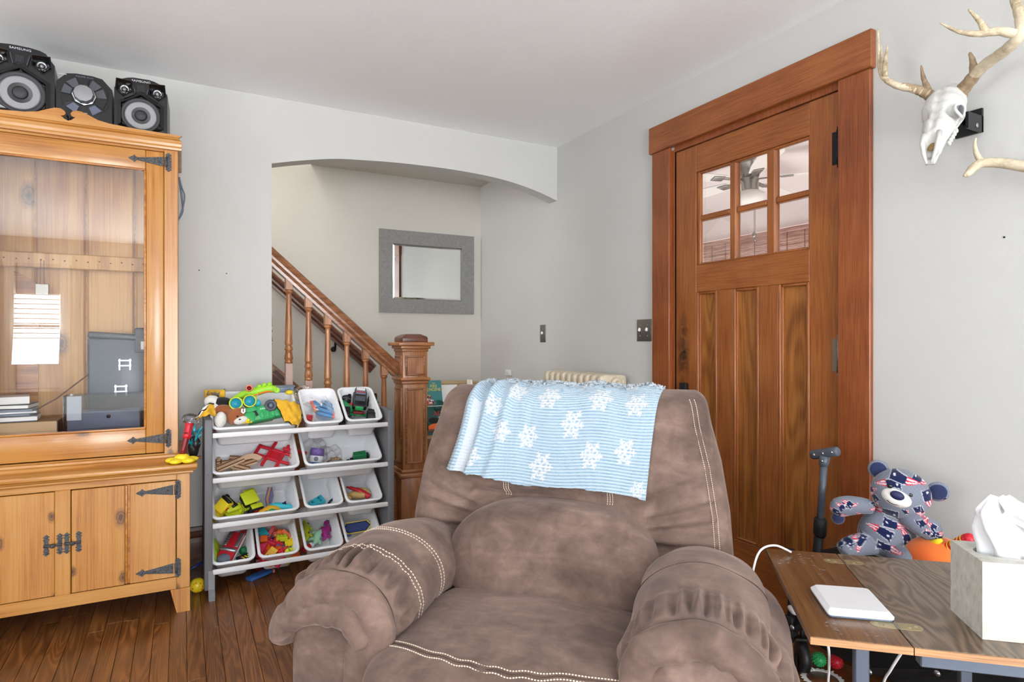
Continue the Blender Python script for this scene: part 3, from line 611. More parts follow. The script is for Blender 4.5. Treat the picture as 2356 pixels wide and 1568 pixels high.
g = G(); g.M = trs((-.565, 3.40, SZ), (R(0), R(0), 0)); g.prism([(-.075, 0), (-.0, 0), (.005, .64), (-.085, .7)], .008, Matrix(((1, 0, 0, 0), (0, 0, 1, 0), (0, 1, 0, 0), (0, 0, 0, 1)))); g.obj('wood_offcut', 'pine_dark', label='amber wood offcut leaning on the hutch back planks', cat='board')
g = G(); g.tube([(-.58, 3.2, .83), (-.47, 3.22, .9), (-.36, 3.24, 1.0)], .004, 6, flat=.5); g.obj('metal_rod', 'p_brown', label='thin dark rod slanting from the books to the dark case', cat='rod')

# ------------------------------------------------------------------ stereo on top of the cabinet
TZ = 2.006
def stereo_face(nm): return
def speaker(root, w_, h_):
    """local: x across, y depth (0 front), z up"""
    g = G(); c = .035
    poly = [(-w_/2+.012, 0), (w_/2-.012, 0), (w_/2, .03), (w_/2, h_-.055), (w_/2-.03, h_-.012), (w_/2-.05, h_-.004), (.03, h_), (-.03, h_), (-w_/2+.05, h_-.004), (-w_/2+.03, h_-.012), (-w_/2, h_-.055), (-w_/2, .03)]
    XZ = Matrix(((1, 0, 0, 0), (0, 0, 1, 0), (0, 1, 0, 0), (0, 0, 0, 1)))
    g.prism(poly, .2, trs((0, .012, 0)) @ XZ); body = g.obj('cabinet_shell', 'black_plastic', root)
    # faceted hexagonal woofer surround
    hx = lambda r, z=0: [(r*math.cos(PI/2+PI*k/3)*.98, r*math.sin(PI/2+PI*k/3)) for k in range(6)]
    cz = h_*.43
    def hexring(r0, y0, r1, y1): return [[(x, y, cz+z) for x, z in hx(r)] for r, y in ((r0, y0), (r1, y1))]
    g = G(); R0 = w_*.52
    g.loft(hexring(R0*.98, .014, R0*.98, .002), True, (False, False), False); g.loft(hexring(R0*.98, .002, R0*.84, -.004), True, (False, False), False); g.loft(hexring(R0*.84, -.004, R0*.8, .008), True, (False, True), False)
    g.obj('woofer_surround', 'black_gloss', root)
    fz = Matrix(((1, 0, 0, 0), (0, 0, -1, .007), (0, 1, 0, cz), (0, 0, 0, 1)))
    g = G(); g.lathe([(R0*.74, 0), (R0*.72, .006), (R0*.66, .009), (R0*.6, .004), (R0*.57, .002)], 40, fz); wf = g.obj('woofer', 'cone_dark', root)
    g = G(); g.lathe([(R0*.6, .003), (R0*.52, .0045), (R0*.24, .002), (0, .002)], 36, fz); g.obj('woofer_cone', 'speaker_cone', wf)
    g = G(); g.lathe([(R0*.23, .003), (R0*.18, .008), (R0*.1, .011), (0, .012)], 24, fz); g.obj('dust_cap', 'cone_dark', wf)
    for s_ in (-1, 1):            # tweeter horns
        g = G(); cx = s_*w_*.31; zz = h_*.815
        q0 = [(-.034, .032), (.03, .036), (.034, -.012), (.004, -.04), (-.032, -.014)]
        q0 = [(s_*x, z) for x, z in q0]
        rings = [[(cx+x*k_, y, zz+z*k_) for x, z in q0] for k_, y in ((1.0, .012), (1.0, -.004), (.9, -.007), (.42, .012))]
        g.loft(rings, True, (False, True), False); hn = g.obj('tweeter_horn', 'black_gloss', root)
        g = G(); fz2 = Matrix(((1, 0, 0, cx), (0, 0, -1, .02), (0, 1, 0, zz-.004), (0, 0, 0, 1))); g.lathe([(.019, .004), (.018, .012), (.014, .013), (.012, .008)], 20, fz2); g.lathe([(.009, .006), (.006, .013), (0, .015)], 14, fz2); g.obj('tweeter', 'silver', hn)
    g = G(); g.prism([(-.032, h_*.9), (.032, h_*.9), (.02, h_*.775), (-.02, h_*.775)], .008, trs((0, .006, 0)) @ XZ); b = g.obj('badge_panel', 'black_plastic', root)
    g = G()
    for q in range(7): g.box((-.012+q*.004, .004, h_*.835), (.0022, .006, .028))
    g.obj('badge_grille', 'cone_dark', b, kind='stuff')
    for s_ in (-1, 1): g = G(); g.box((s_*.027, .003, h_*.83), (.004, .006, .045), (0, R(s_*14), 0), bev=.001, seg=1); g.obj('badge_trim', 'grey_button', b)
    text('brand_lettering', 'SAMSUNG', .0125, 'print_white', root, Matrix(((1, 0, 0, 0), (0, 0, -1, .011), (0, 1, 0, h_-.013), (0, 0, 0, 1))), .0008, sx=1.25)
    for s_ in (-1, 1): g = G(); g.box((s_*w_*.3, .006, .03), (w_*.3, .012, .04), (0, R(s_*-28), 0), bev=.004, seg=1); g.obj('lower_facet', 'black_gloss', root)
sp1 = thing('stereo_speaker', 'black speaker with grey woofer at the free end of the cabinet top', 'speaker', (-.158, 3.125, TZ), (0, 0, R(-2)), 'stereo speakers on the pine cabinet'); speaker(sp1, .2, .288)
sp2 = thing('stereo_speaker', 'tall black speaker with grey woofer left beside the stereo console', 'speaker', (-.578, 3.13, TZ+.0), (0, 0, R(4)), 'stereo speakers on the pine cabinet'); sp2['label'] = 'taller black speaker with larger grey woofer, by the console volume knob'; speaker(sp2, .225, .338)
con = thing('stereo_console', 'black stereo console with large silver volume knob on the cabinet', 'stereo', (-.364, 3.14, TZ), (0, 0, R(1)))
g = G(); w_, h_ = .196, .268; XZ = Matrix(((1, 0, 0, 0), (0, 0, 1, 0), (0, 1, 0, 0), (0, 0, 0, 1)))
poly = [(-w_/2+.01, 0), (w_/2-.01, 0), (w_/2, .03), (w_/2, h_-.045), (w_/2-.035, h_-.006), (.03, h_), (-.03, h_), (-w_/2+.035, h_-.006), (-w_/2, h_-.045), (-w_/2, .03)]
g.prism(poly, .2, trs((0, .012, 0)) @ XZ); g.obj('console_shell', 'black_plastic', con)
g = G(); oc = lambda r, k_=8, a0=PI/8: [(r*math.cos(a0+2*PI*q/k_), r*math.sin(a0+2*PI*q/k_)) for q in range(k_)]
KZ = .175
g.prism(oc(.088), .014, trs((0, 0, KZ-.005)) @ XZ); g.obj('face_plate', 'black_gloss', con)
for q in range(10):
    a0 = 2*PI*q/10+PI/10; g = G()
    w0 = 2*PI/10*.42
    pl = [(r*math.cos(a0+d), r*math.sin(a0+d)) for r, d in ((.048, -w0), (.08, -w0*.95), (.08, w0*.95), (.048, w0))]
    g.prism(pl, .008, trs((0, -.007, KZ-.005)) @ XZ); g.obj('button', 'blue_button' if q in (6, 8) else 'grey_button' if q in (0, 4, 1, 3) else 'black_plastic', con)
g = G(); fz = Matrix(((1, 0, 0, 0), (0, 0, -1, -.004), (0, 1, 0, KZ), (0, 0, 0, 1)))
g.lathe([(.044, 0), (.043, .006), (.04, .007)], 8, fz, False); g.obj('knob_ring', 'silver', con)
g = G(); g.lathe([(.039, 0), (.038, .022), (.034, .03), (0, .031)], 10, fz, False); g.obj('volume_knob', 'knob_metal', con)
g = G(); g.prism([(-.032, .243), (.032, .243), (.026, .228), (-.026, .228)], .006, trs((0, .002, 0)) @ XZ); g.obj('display_strip', 'p_red_dark', con)
for x0, x1, z0, z1 in ((-.09, -.055, .05, .085), (.055, .09, .03, .075), (-.05, .05, .05, .078)):
    g = G(); g.b2((x0, .0, z0), (x1, .014, z1), bev=.004, seg=1); g.obj('button', 'black_gloss', con)
for x, z, n_ in ((-.075, .252, 5), (0, .0625, 8), (.072, .06, 4), (.0, .1, 4)):
    g = G()
    for q in range(n_): g.box((x+(q-n_/2+.5)*.006, -.0078 if z == .1 else -.0005, z), (.0042, .0012, .0022))
    g.obj('legend_marks', 'print_white', con, kind='stuff')
text('brand_lettering', 'SAMSUNG', .011, 'p_grey_m', con, Matrix(((1, 0, 0, 0), (0, 0, -1, .011), (0, 1, 0, h_-.012), (0, 0, 0, 1))), .0008, sx=1.25)
# cable and moulding strip behind the hutch
g = G(); g.tube(catmull([(-.012, 3.43, 1.95), (.0, 3.43, 1.9), (.012, 3.43, 1.86), (.004, 3.43, 1.8), (-.012, 3.43, 1.75), (-.03, 3.43, 1.7)], 5), .003, 6); g.tube(catmull([(-.012, 3.43, 1.95), (.0, 3.435, 1.85), (.002, 3.435, 1.78), (-.03, 3.43, 1.72)], 5), .004, 6); g.obj('wall_cable', 'p_grey_m', label='grey cables hanging behind the hutch side', cat='cable')
# ------------------------------------------------------------------ bubble wand, crystal ornament, ball, pen
t = thing('bubble_wand', 'red and yellow bubble wand with flower base lying on the cabinet ledge', 'toy', (0, 2.97, .626))
g = G()
for a in range(5): q = R(90+72*a); g.ell((.038*math.cos(q), .032*math.sin(q), .012), (.028, .025, .012), (0, 0, q), 16, 8)
g.ell((0, 0, .022), (.03, .028, .018)); g.obj('flower_base', 'p_yellow', t)
g = G(); g.tube([(.0, .0, .03), (.006, .006, .06), (.016, .012, .1), (.02, .016, .125)], [.013, .011, .0125, .014], 14); g.obj('tube_body', 'p_red_dark', t)
g = G(); g.tube([(.016, .012, .1), (.02, .015, .115), (.021, .016, .12), (.026, .02, .15), (.028, .021, .165)], [.015, .017, .0145, .015, .018], 14); g.obj('red_handle', 'p_red', t)
g = G(); g.lathe([(.012, 0), (.03, .008), (.036, .02), (.034, .034), (.02, .044), (0, .046)], 18, trs((.03, .024, .158), (R(-20), R(15), 0))); g.obj('clear_rosette', 'clear_box', t)
t = thing('tinsel_bird', 'teal and black tinsel ornament standing beside the bubble wand', 'ornament', (.045, 3.05, .626))
g = G(); g.ell((0, 0, .05), (.022, .022, .05)); g.ell((.008, -.006, .065), (.02, .02, .03)); g.obj('black_body', 'p_black', t)
rr = random.Random(3)
for q in range(26):
    g = G(); a = rr.random()*2*PI; z = .05+rr.random()*.07; p = Vector((.018*math.cos(a), .018*math.sin(a), z)); e = p+Vector((.02*math.cos(a), .02*math.sin(a), .015+rr.random()*.02)); g.cyl(p, e, .005, .0005, 5); g.obj('tinsel_tuft', 'p_teal' if q % 2 else 'p_teal_in', t)
g = G(); g.b2((-.018, -.015, 0), (.03, .02, .008), bev=.002); g.obj('base', 'p_brown', t)
g = G(); g.ell((0, 0, .033), (.033, .033, .033), nu=24, nv=14); t = g.obj('small_ball', 'p_yellow', loc=(.062, 3.14, .0), label='small yellow ball on the floor beside the cabinet foot', cat='ball')
g = G()
for q in range(7): a = q*2.4; g.ell((.0325*math.cos(a)*.6-.0, -.028+.004*math.sin(q), .033+.02*math.sin(a)), (.003, .002, .004), nu=8, nv=6)
g.obj('printed_spots', 'p_orange', t, kind='stuff')
g = G(); g.cyl((.02, 3.24, .07), (.1, 3.27, .1), .006, n=8); g.cyl((.1, 3.27, .1), (.115, 3.275, .105), .006, .002, 8); g.obj('blue_pen', 'p_blue_d', label='dark blue pen-like toy leaning behind the yellow ball', cat='toy')
# ================================================================== toy storage shelf with tilted bins
SX0, SX1, SY = .087, .955, 3.04
shelf = thing('toy_shelf', 'grey and white toy storage rack with four rails of tilted bins', 'shelf', (.52, 3.18, 0))
for x in (SX0, SX1-.033):
    g = WG(shelf); g.b2((x, SY, .035), (x+.033, 3.33, .795), bev=.004, seg=2); s_ = g.obj('side_panel', 'grey_panel', shelf)
    g = WG(shelf)
    for z in (.06, .14, .345, .55): g.cyl((x+.016, SY-.001, z), (x+.016, SY+.003, z), .0035, n=8)
    g.obj('screw_caps', 'grey_foot', s_, kind='stuff')
    for y in (SY-.012, 3.3):
        g = WG(shelf); XZ_ = Matrix(((0, 0, 1, x+.016), (1, 0, 0, y), (0, 1, 0, 0), (0, 0, 0, 1)))
        g.prism([(-.028, 0), (.03, 0), (.045, .03), (.05, .12), (.012, .12), (.004, .04), (-.03, .018)], .026, XZ_ @ trs((0, 0, -.0))); g.obj('foot', 'grey_foot', shelf)
RZ = [.750, .548, .345, .140]
TI = R(32); c2, s2 = math.cos(TI), math.sin(TI)
for r, z in enumerate(RZ):
    g = WG(shelf); g.b2((SX0+.033, SY-.002, z-.04), (SX1-.033, SY+.012, z-.017), bev=.004); g.obj('rail', 'white_plastic', shelf)
    g = WG(shelf); g.cyl((SX0+.033, 3.31, z+.125), (SX1-.033, 3.31, z+.125), .006, n=10)if r else g.cyl((SX0+.033, 3.31, z+.03), (SX1-.033, 3.31, z+.03), .006, n=10); g.obj('rear_rod', 'white_plastic', shelf)
def rrect(w_, l_, r_, z, cy=0, n=5):
    out = []
    for sx, sy, a0 in ((1, 1, 0), (-1, 1, PI/2), (-1, -1, PI), (1, -1, 3*PI/2)):
        for k_ in range(n):
            a = a0+PI/2*k_/(n-1); out.append((sx*(w_/2-r_)+r_*math.cos(a), cy+sy*(l_/2-r_)+r_*math.sin(a), z))
    return out
BL, BD = .283, .128
def bin_mesh(w_):
    g = G(); t = .028; cy = BL/2; rg = []
    rg.append(rrect(w_-2*t-.02, BL-2*t-.02, .012, -BD, cy)); rg.append(rrect(w_-2*t-.006, BL-2*t-.006, .022, -BD+.002, cy)); rg.append(rrect(w_-2*t, BL-2*t, .025, -BD+.012, cy))
    rg.append(rrect(w_-.026, BL-.026, .03, -.026, cy)); rg.append(rrect(w_-.02, BL-.02, .03, -.022, cy)); rg.append(rrect(w_-.018, BL-.018, .03, -.010, cy)); rg.append(rrect(w_, BL, .034, -.009, cy)); rg.append(rrect(w_+.0, BL, .034, -.003, cy)); rg.append(rrect(w_-.004, BL-.004, .033, 0, cy)); rg.append(rrect(w_-.02, BL-.02, .028, 0, cy)); rg.append(rrect(w_-.026, BL-.026, .026, -.003, cy))
    rg.append(rrect(w_-2*t-.005, BL-2*t-.005, .022, -BD+.014, cy)); rg.append(rrect(w_-2*t-.02, BL-2*t-.02, .014, -BD+.005, cy))
    g.loft(rg, True, (True, True), True); return g.mesh('storage_bin', 'bin_plastic')
BM = {'L': bin_mesh(.384), 'S': bin_mesh(.188)}
rows = [[('L', .307, 'wide white bin heaped with plush, binoculars and gold capes'), ('S', .613, 'small white bin holding a bag of foam darts'), ('S', .811, 'small white bin holding the black monster truck')],
        [('L', .307, 'wide white bin of wooden tracks and red trestle'), ('L', .711, 'wide white bin with bagged jar and green train wagon')],
        [('L', .307, 'wide white bin with yellow truck and lime tractor'), ('S', .613, 'small white bin with a teal puzzle piece'), ('S', .811, 'small white bin with the red and tan dinosaur')],
        [('S', .208, 'small white bin with the red fire engine'), ('S', .405, 'small white bin full of bright building blocks'), ('S', .613, 'small white bin with yellow and purple rubber dinosaurs'), ('S', .811, 'small white bin with blue and yellow boat')]]
for r, row in enumerate(rows):
    for kd, x, lab in row:
        mkobj('storage_bin', BM[kd], None, (x, 3.053, RZ[r]), (TI, 0, 0), lab, 'bin', 'white bins on the toy shelf')
TS = dict(monster_truck=1.45, fire_engine=1.22, toy_boat=1.15, train_wagon=1.3, lime_tractor=1.4, yellow_truck=1.15, red_dinosaur=1.15, red_trestle=1.2, purple_jar=1.2, building_block=1.12, green_tractor=1.3, lime_loader=1.2, magenta_dinosaur=1.15, mint_dinosaur=1.2, yellow_dinosaur=1.1, board_book=1.15, plastic_shark=1.25, orange_lizard=1.2, teal_block=1.15, foam_dart=1.15)
def toy(name, label, row, x, d, h=0, rz=0, rx=0, ry=0, cat='toy', group=None):
    """thing resting on the tilted floor of a bin: d up-slope, h off the floor"""
    p = Vector((x, 3.119+d*c2-h*s2, RZ[row]-.102+d*s2+h*c2+.006))
    e = (Matrix.Rotation(TI, 3, 'X') @ Matrix.Rotation(R(rz), 3, 'Z') @ Matrix.Rotation(R(ry), 3, 'Y') @ Matrix.Rotation(R(rx), 3, 'X')).to_euler()
    t = thing(name, label, cat, p, e, group); t.scale = (TS.get(name, 1),)*3; return t
def wheel(g, c, r, w_, ax=(1, 0, 0), lugs=0):
    a = Vector(ax).normalized(); c = Vector(c); g.tube([c-a*w_/2, c-a*w_*.42, c+a*w_*.42, c+a*w_/2], [r*.82, r, r, r*.82], 18)
    if lugs:
        o = a.orthogonal().normalized(); b = a.cross(o)
        for q in range(lugs):
            t_ = 2*PI*q/lugs; n = o*math.cos(t_)+b*math.sin(t_); tt = a.cross(n)
            for s_ in (-1, 1): g.box((0, 0, 0), (w_*.45, .004, r*.14), M=frame(c+n*r+a*s_*w_*.22, a+tt*.35*s_, tt))
# ---- row 1, wide bin
def cape(name, lab, rows_, m, trim=None, th=.004):
    g = G(); P = []
    C = [catmull(r_, 6) for r_ in rows_]
    for j in range(len(C[0])): P.append([p+Vector((0, -.006*math.sin(p.x*150+p.z*90)-.004*math.sin(p.z*210-p.x*60), .004*math.sin(p.x*190))) for p in catmull([c[j] for c in C], 6)])
    g.sheet([list(r_) for r_ in P], th); t = thing(name, lab, 'cape', rows_[0][0]); g.M = Matrix.Translation(t.location).inverted()
    o = G(); o.M = Matrix.Translation(-Vector(rows_[0][0])); o.sheet([list(r_) for r_ in P], th); o.obj('cloth', m, t)
    if trim:
        o = G(); o.M = Matrix.Translation(-Vector(rows_[0][0])); o.tube([p for p in P[0]], .0035, 6); o.obj('black_trim', trim, t)
        o = G(); o.M = Matrix.Translation(-Vector(rows_[0][0])); o.tube([r_[-1] for r_ in P], .0035, 6); o.obj('black_trim', trim, t)
    return t
t = cape('gold_cape', 'gold cape with white lining hanging over the bin end by the newel side', [[(.385, 3.09, .872), (.43, 3.075, .862), (.47, 3.085, .852), (.497, 3.09, .838)], [(.398, 3.07, .83), (.43, 3.05, .826), (.462, 3.04, .82), (.5, 3.06, .805)], [(.412, 3.05, .80), (.438, 3.032, .792), (.468, 3.025, .785), (.497, 3.04, .775)], [(.425, 3.034, .77), (.443, 3.024, .762), (.468, 3.02, .75), (.478, 3.026, .745)]], 'cloth_gold', 'p_black'); t['label'] = 'gold cape crumpled beside the green toy truck'
g = G(); g.M = Matrix.Translation(-Vector(t.location)); g.sheet([[Vector((.478, 3.03, .74)), Vector((.5, 3.045, .77))], [Vector((.482, 3.033, .736)), Vector((.508, 3.05, .79))]], .003); g.obj('white_lining', 'cloth_white', t)
t = cape('gold_cape', 'gold and white pointed cape spilling over the bin by the cabinet', [[(.052, 3.0, .806), (.08, 3.0, .815), (.105, 3.01, .822), (.135, 3.03, .81)], [(.058, 3.005, .815), (.085, 3.01, .83), (.108, 3.02, .845), (.13, 3.04, .84)], [(.066, 3.01, .826), (.088, 3.02, .845), (.105, 3.035, .862), (.125, 3.05, .868)]], 'cloth_gold', 'p_black')
g = G(); g.M = Matrix.Translation(-Vector(t.location)); g.sheet([[Vector((.05, 2.997, .81)), Vector((.064, 3.008, .824)), Vector((.082, 3.02, .853))], [Vector((.066, 2.998, .818)), Vector((.085, 3.012, .842)), Vector((.105, 3.028, .866))]], .003); g.obj('white_lining', 'cloth_white', t)
t = thing('gold_book', 'gold cloth pennant with black zigzag print at the bin back corner', 'pennant', (.14, 3.25, .86))
g = WG(t); g.sheet([[Vector((.093+.088*a, 3.24+.02*math.sin(a*5), .845+.068*b)) for a in np.linspace(0, 1, 9)] for b in np.linspace(0, 1, 5)], .006); g.obj('cloth', 'cloth_gold', t)
for q, (x, z, a) in enumerate(((.108, .9, 30), (.125, .893, -10), (.135, .896, 15), (.145, .89, -15), (.155, .897, 40), (.148, .878, 35), (.152, .87, -30))):
    g = WG(t); g.box((x, 3.228, z), (.006, .012, .02), (0, R(a), 0)); g.obj('zigzag_mark', 'p_black', t)
g = WG(t); g.b2((.176, 3.225, .85), (.182, 3.256, .915), bev=.002); g.obj('black_trim', 'p_black', t)
# plush dog
t = thing('plush_dog', 'brown, black and white plush dog lying in the top toy bin', 'plush toy', (.18, 3.13, .76))
def blob(m, nm, parts):
    g = WG(t)
    for c, r_, ro in parts: g.ell(c, r_, ro, 22, 14)
    return g.obj(nm, m, t)
blob('plush_brown', 'head', [((.222, 3.09, .8), (.05, .042, .042), (0, R(-15), 0))])
blob('plush_white', 'muzzle', [((.238, 3.056, .783), (.032, .02, .018), (0, R(-15), 0))])
blob('plush_brown', 'ear', [((.17, 3.105, .828), (.042, .026, .026), (0, R(8), 0))])
blob('plush_white', 'paw', [((.153, 3.062, .79), (.025, .023, .036), (0, R(5), 0))]); blob('plush_white', 'body', [((.125, 3.14, .862), (.038, .034, .032), (0, R(30), 0)), ((.14, 3.13, .83), (.04, .035, .03), (0, R(60), 0))])
blob('plush_black', 'back', [((.166, 3.13, .856), (.045, .03, .03), (0, R(8), 0)), ((.19, 3.14, .842), (.03, .03, .025), (0, 0, 0))])
g = WG(t); g.ell((.232, 3.04, .788), (.006, .004, .004), nu=10, nv=6); g.obj('nose', 'p_black', t); g = WG(t); g.ell((.222, 3.05, .802), (.005, .004, .005), nu=10, nv=6); g.obj('eye', 'p_black', t)
g = WG(t); g.tube([(.242, 3.048, .836), (.24, 3.046, .822), (.246, 3.045, .816), (.253, 3.046, .822), (.252, 3.048, .836)], .0042, 8); g.obj('ear_tag', 'p_white', t)
# toy binoculars
t = thing('toy_binoculars', 'toy binoculars with yellow rims and teal lenses', 'toy', (.25, 3.11, .84))
for x, z in ((.218, .858), (.277, .866)):
    fz = Matrix(((1, 0, 0, x), (0, .25, -.97, 3.085), (0, .97, .25, z), (0, 0, 0, 1)))
    g = WG(t); g.lathe([(.024, -.07), (.026, -.02), (.0285, 0), (.030, .006), (.0275, .009), (.0245, .008), (.023, .0)], 26, fz); b = g.obj('barrel', 'p_lime_y', t)
    g = WG(t); g.lathe([(.0245, .005), (.0225, -.012), (.008, -.022), (0, -.022)], 24, fz); g.obj('lens_cup', 'p_teal_in', b)
    g = WG(t); g.lathe([(.009, -.021), (.0, -.019)], 14, fz); g.obj('pupil', 'p_blue_d', b)
g = WG(t); g.box((.248, 3.12, .858), (.04, .03, .02), bev=.005); g.obj('bridge', 'p_grey_m', t); g = WG(t); g.ell((.312, 3.11, .852), (.018, .02, .018)); g.obj('side_knob', 'p_teal', t)
# lime crocodile-like blaster
t = thing('lime_bubble_blaster', 'lime green toy with orange eye across the back of the top bin', 'toy', (.3, 3.2, .89))
g = WG(t); g.tube(catmull([(.2, 3.15, .868), (.235, 3.17, .882), (.27, 3.19, .892), (.32, 3.2, .902), (.37, 3.2, .912), (.405, 3.2, .908)], 5), [.008]*3+[.013]*4+[.019]*5+[.022]*6+[.02]*5+[.017]*3, 14); g.obj('toy_body', 'p_lime', t)
for x, z in ((.33, .925), (.353, .931), (.377, .935)): g = WG(t); g.ell((x, 3.195, z), (.012, .012, .011), nu=14, nv=8); g.obj('ridge_bump', 'p_lime', t)
for x, z, r_ in ((.408, .905, .014), (.31, .89, .014)): g = WG(t); g.lathe([(r_, 0), (r_, .004), (r_*.7, .006), (r_*.55, .003), (0, .003)], 18, Matrix(((1, 0, 0, x), (0, 0, -1, 3.182), (0, 1, 0, z), (0, 0, 0, 1)))); g.obj('round_boss', 'p_lime', t)
g = WG(t); g.lathe([(.016, 0), (.0155, .01), (.012, .011), (.01, .002), (0, .001)], 18, Matrix(((1, 0, 0, .283), (0, .3, -.95, 3.18), (0, .95, .3, .918), (0, 0, 0, 1)))); e = g.obj('orange_eye', 'p_coral', t)
g = WG(t); g.lathe([(.0105, .004), (0, .0045)], 16, Matrix(((1, 0, 0, .283), (0, .3, -.95, 3.18), (0, .95, .3, .918), (0, 0, 0, 1)))); g.obj('eye_hole', 'p_red_dark', e)
g = WG(t); g.tube(catmull([(.3, 3.18, .88), (.33, 3.18, .892), (.37, 3.185, .9), (.39, 3.19, .897)], 4), .004, 8); g.obj('orange_edge', 'p_orange', t)
# green toy garbage truck with grey wheel
t = thing('green_truck', 'green plastic toy truck lying on its side in the top bin', 'toy truck', (.33, 3.11, .8))
T_ = trs((.325, 3.1, .8), (R(-22), R(-8), R(6)))
g = WG(t); g.box((0, 0, 0), (.115, .07, .07), bev=.008, M=T_); g.box((.075, .0, -.004), (.05, .06, .055), bev=.008, M=T_); b = g.obj('truck_body', 'p_green', t)
g = WG(t); g.box((-.04, -.035, .022), (.05, .008, .022), bev=.003, M=T_); g.box((-.055, -.038, -.012), (.045, .01, .045), (0, R(15), 0), bev=.004, M=T_); g.obj('tail_flap', 'p_green', b)
for q in range(3): g = WG(t); g.box((.0+q*.024, -.037, -.012), (.016, .006, .03), bev=.003, M=T_); g.obj('side_rib', 'p_green', b)
for q in range(6): g = WG(t); g.box((.0+q*.009, -.0365, .016), (.006, .004, .007), M=T_); g.obj('raised_letter', 'p_mint', b)
g = WG(t); g.box((-.025, -.0365, .0), (.012, .004, .026), (0, R(-20), 0), M=T_); g.obj('slot', 'p_black', b)
g = WG(t); fz = Matrix(((1, 0, 0, .368), (0, .2, -.98, 3.075), (0, .98, .2, .842), (0, 0, 0, 1))); g.lathe([(.027, -.02), (.029, -.004), (.027, .004), (.017, .006), (.014, .0), (0, 0)], 24, fz); wh = g.obj('wheel', 'p_grey_d', t)
g = WG(t); g.lathe([(.009, 0), (.008, .006), (0, .007)], 14, fz); g.obj('hub', 'p_grey_m', wh)
g = G(); rr = random.Random(2)
for q in range(9): a = q*.7; g.ell((.012*math.cos(a)*(q % 3)*.7, .008*math.sin(a)*(q % 2), .004*math.sin(q*2)), (.011, .008, .009), (0, 0, a), 10, 7)
g.obj('yellow_ruffle_flower', 'p_yellow', loc=(.265, 3.052, .778), label='small ruffled yellow plastic flower at the bin rim', cat='toy')
g = G(); g.b2((-.05, -.03, -.02), (.05, .03, .012), bev=.004); g.b2((-.055, -.034, .006), (.055, .034, .014), bev=.003)
o = g.obj('slate_basket', 'p_grey_m', loc=(.452, 3.3, .905), label='slate blue plastic basket behind the lime toy', cat='basket')
for q in range(6): g = G(); g.box((-.03+q*.012, -.0345, -.002), (.007, .002, .003)); g.obj('basket_slot', 'p_blue_d', o)
g = G(); g.ell((0, 0, 0), (.02, .014, .012)); g.obj('yellow_spoon_bowl', 'p_yellow', loc=(.475, 3.24, .887), label='small yellow plastic scoop leaning on the top bin back', cat='toy')
g = G(); g.b2((-.012, -.004, -.02), (.012, .004, .02), bev=.002); g.obj('red_card', 'p_red_dark', loc=(.14, 3.09, .755), label='small dark red card under the plush paw', cat='card')
# ---- row 1: bag of darts, monster truck
def bag(name, label, row, x, d, w_, h_, m='bag_film', h=.03, rz=0, seed=1, puff=.035):
    t = toy(name, label, row, x, d, h, rz, cat='bag'); rr = random.Random(seed); ph = [rr.random()*6 for _ in range(6)]; P = []; Q = []
    n = 18
    for i in range(n+1):
        a = i/n*2-1; r1 = []; r2 = []
        for j in range(n+1):
            b = j/n*2-1; e = max(0, (1-a**4)*(1-b**4))**.5
            wr = .006*math.sin(a*7+ph[0]+b*3)+.005*math.sin(b*9+ph[1]-a*4)+.004*math.sin((a+b)*13+ph[2])
            r1.append((a*w_/2*(1+.08*math.sin(b*3+ph[3])), b*h_/2*(1+.06*math.sin(a*4+ph[4])), puff*e+wr*e)); r2.append((r1[-1][0], r1[-1][1], -puff*.4*e+wr*.3))
        P.append(r1); Q.append(r2)
    g = G(); g.grid(P); g.grid(Q); g.obj('film', m, t, fixn=False); return t
t = bag('dart_bag', 'clear zip bag with blue foam darts in it', 0, .588, .225, .17, .3, h=.055, rz=24, seed=4, puff=.03)
g = G(); g.box((-.06, .05, .012), (.014, .1, .002), (0, 0, R(10)), bev=.0005, seg=1); g.obj('blue_zip_label', 'p_blue_soft', t)
for q in range(6):
    t = toy('foam_dart', 'blue foam dart with coral tip in the clear bag', 0, .645+q*.006, .135+q*.014, .05+.012*(q % 2), -28-q*4, group='foam darts in the bag')
    g = G(); g.cyl((-.04, 0, 0), (.032, 0, 0), .0085, n=12); g.obj('foam_body', 'p_blue_soft', t); g = G(); g.cyl((.032, 0, 0), (.046, 0, 0), .0085, .0065, n=12); g.obj('tip', 'p_coral', t)
for q in range(3):
    t = toy('foam_dart', 'foam dart standing with its coral tip upward in the bag', 0, .6+q*.014, .21+q*.008, .045, 100+q*12, group='upturned foam darts'); g = G(); g.cyl((-.03, 0, 0), (.03, 0, 0), .008, n=12); g.obj('foam_body', 'p_blue_soft' if q else 'p_coral', t); g = G(); g.cyl((.03, 0, 0), (.044, 0, 0), .0085, .007, n=12); g.obj('tip', 'p_coral', t)
t = toy('red_toy_car', 'red and silver toy car under the dart bag', 0, .565, .13, .03, 70); g = G(); g.box((0, 0, 0), (.07, .035, .022), bev=.006); g.box((-.005, 0, .016), (.035, .03, .014), bev=.005); g.obj('car_body', 'p_red', t)
for sx in (-.022, .022):
    for sy in (-.018, .018): g = G(); wheel(g, (sx, sy, -.01), .01, .008, (0, 1, 0)); g.obj('wheel', 'silver', t)
t = toy('monster_truck', 'black monster truck with big tyres and green suspension', 0, .826, .185, .02, -14, cat='toy truck')
for sx in (-.047, .047):
    for sy, nm in ((-.046, 0), (.052, 1)):
        g = G(); wheel(g, (sx, sy, .012), .031, .034, (1, 0, 0), 12); w_ = g.obj('tyre', 'rubber', t)
        g = G(); g.cyl((sx-.0165*(1 if sx < 0 else -1), sy, .012), (sx+.0165*(-1 if sx < 0 else 1), sy, .012), .011, n=12); g.obj('rim', 'p_green', w_)
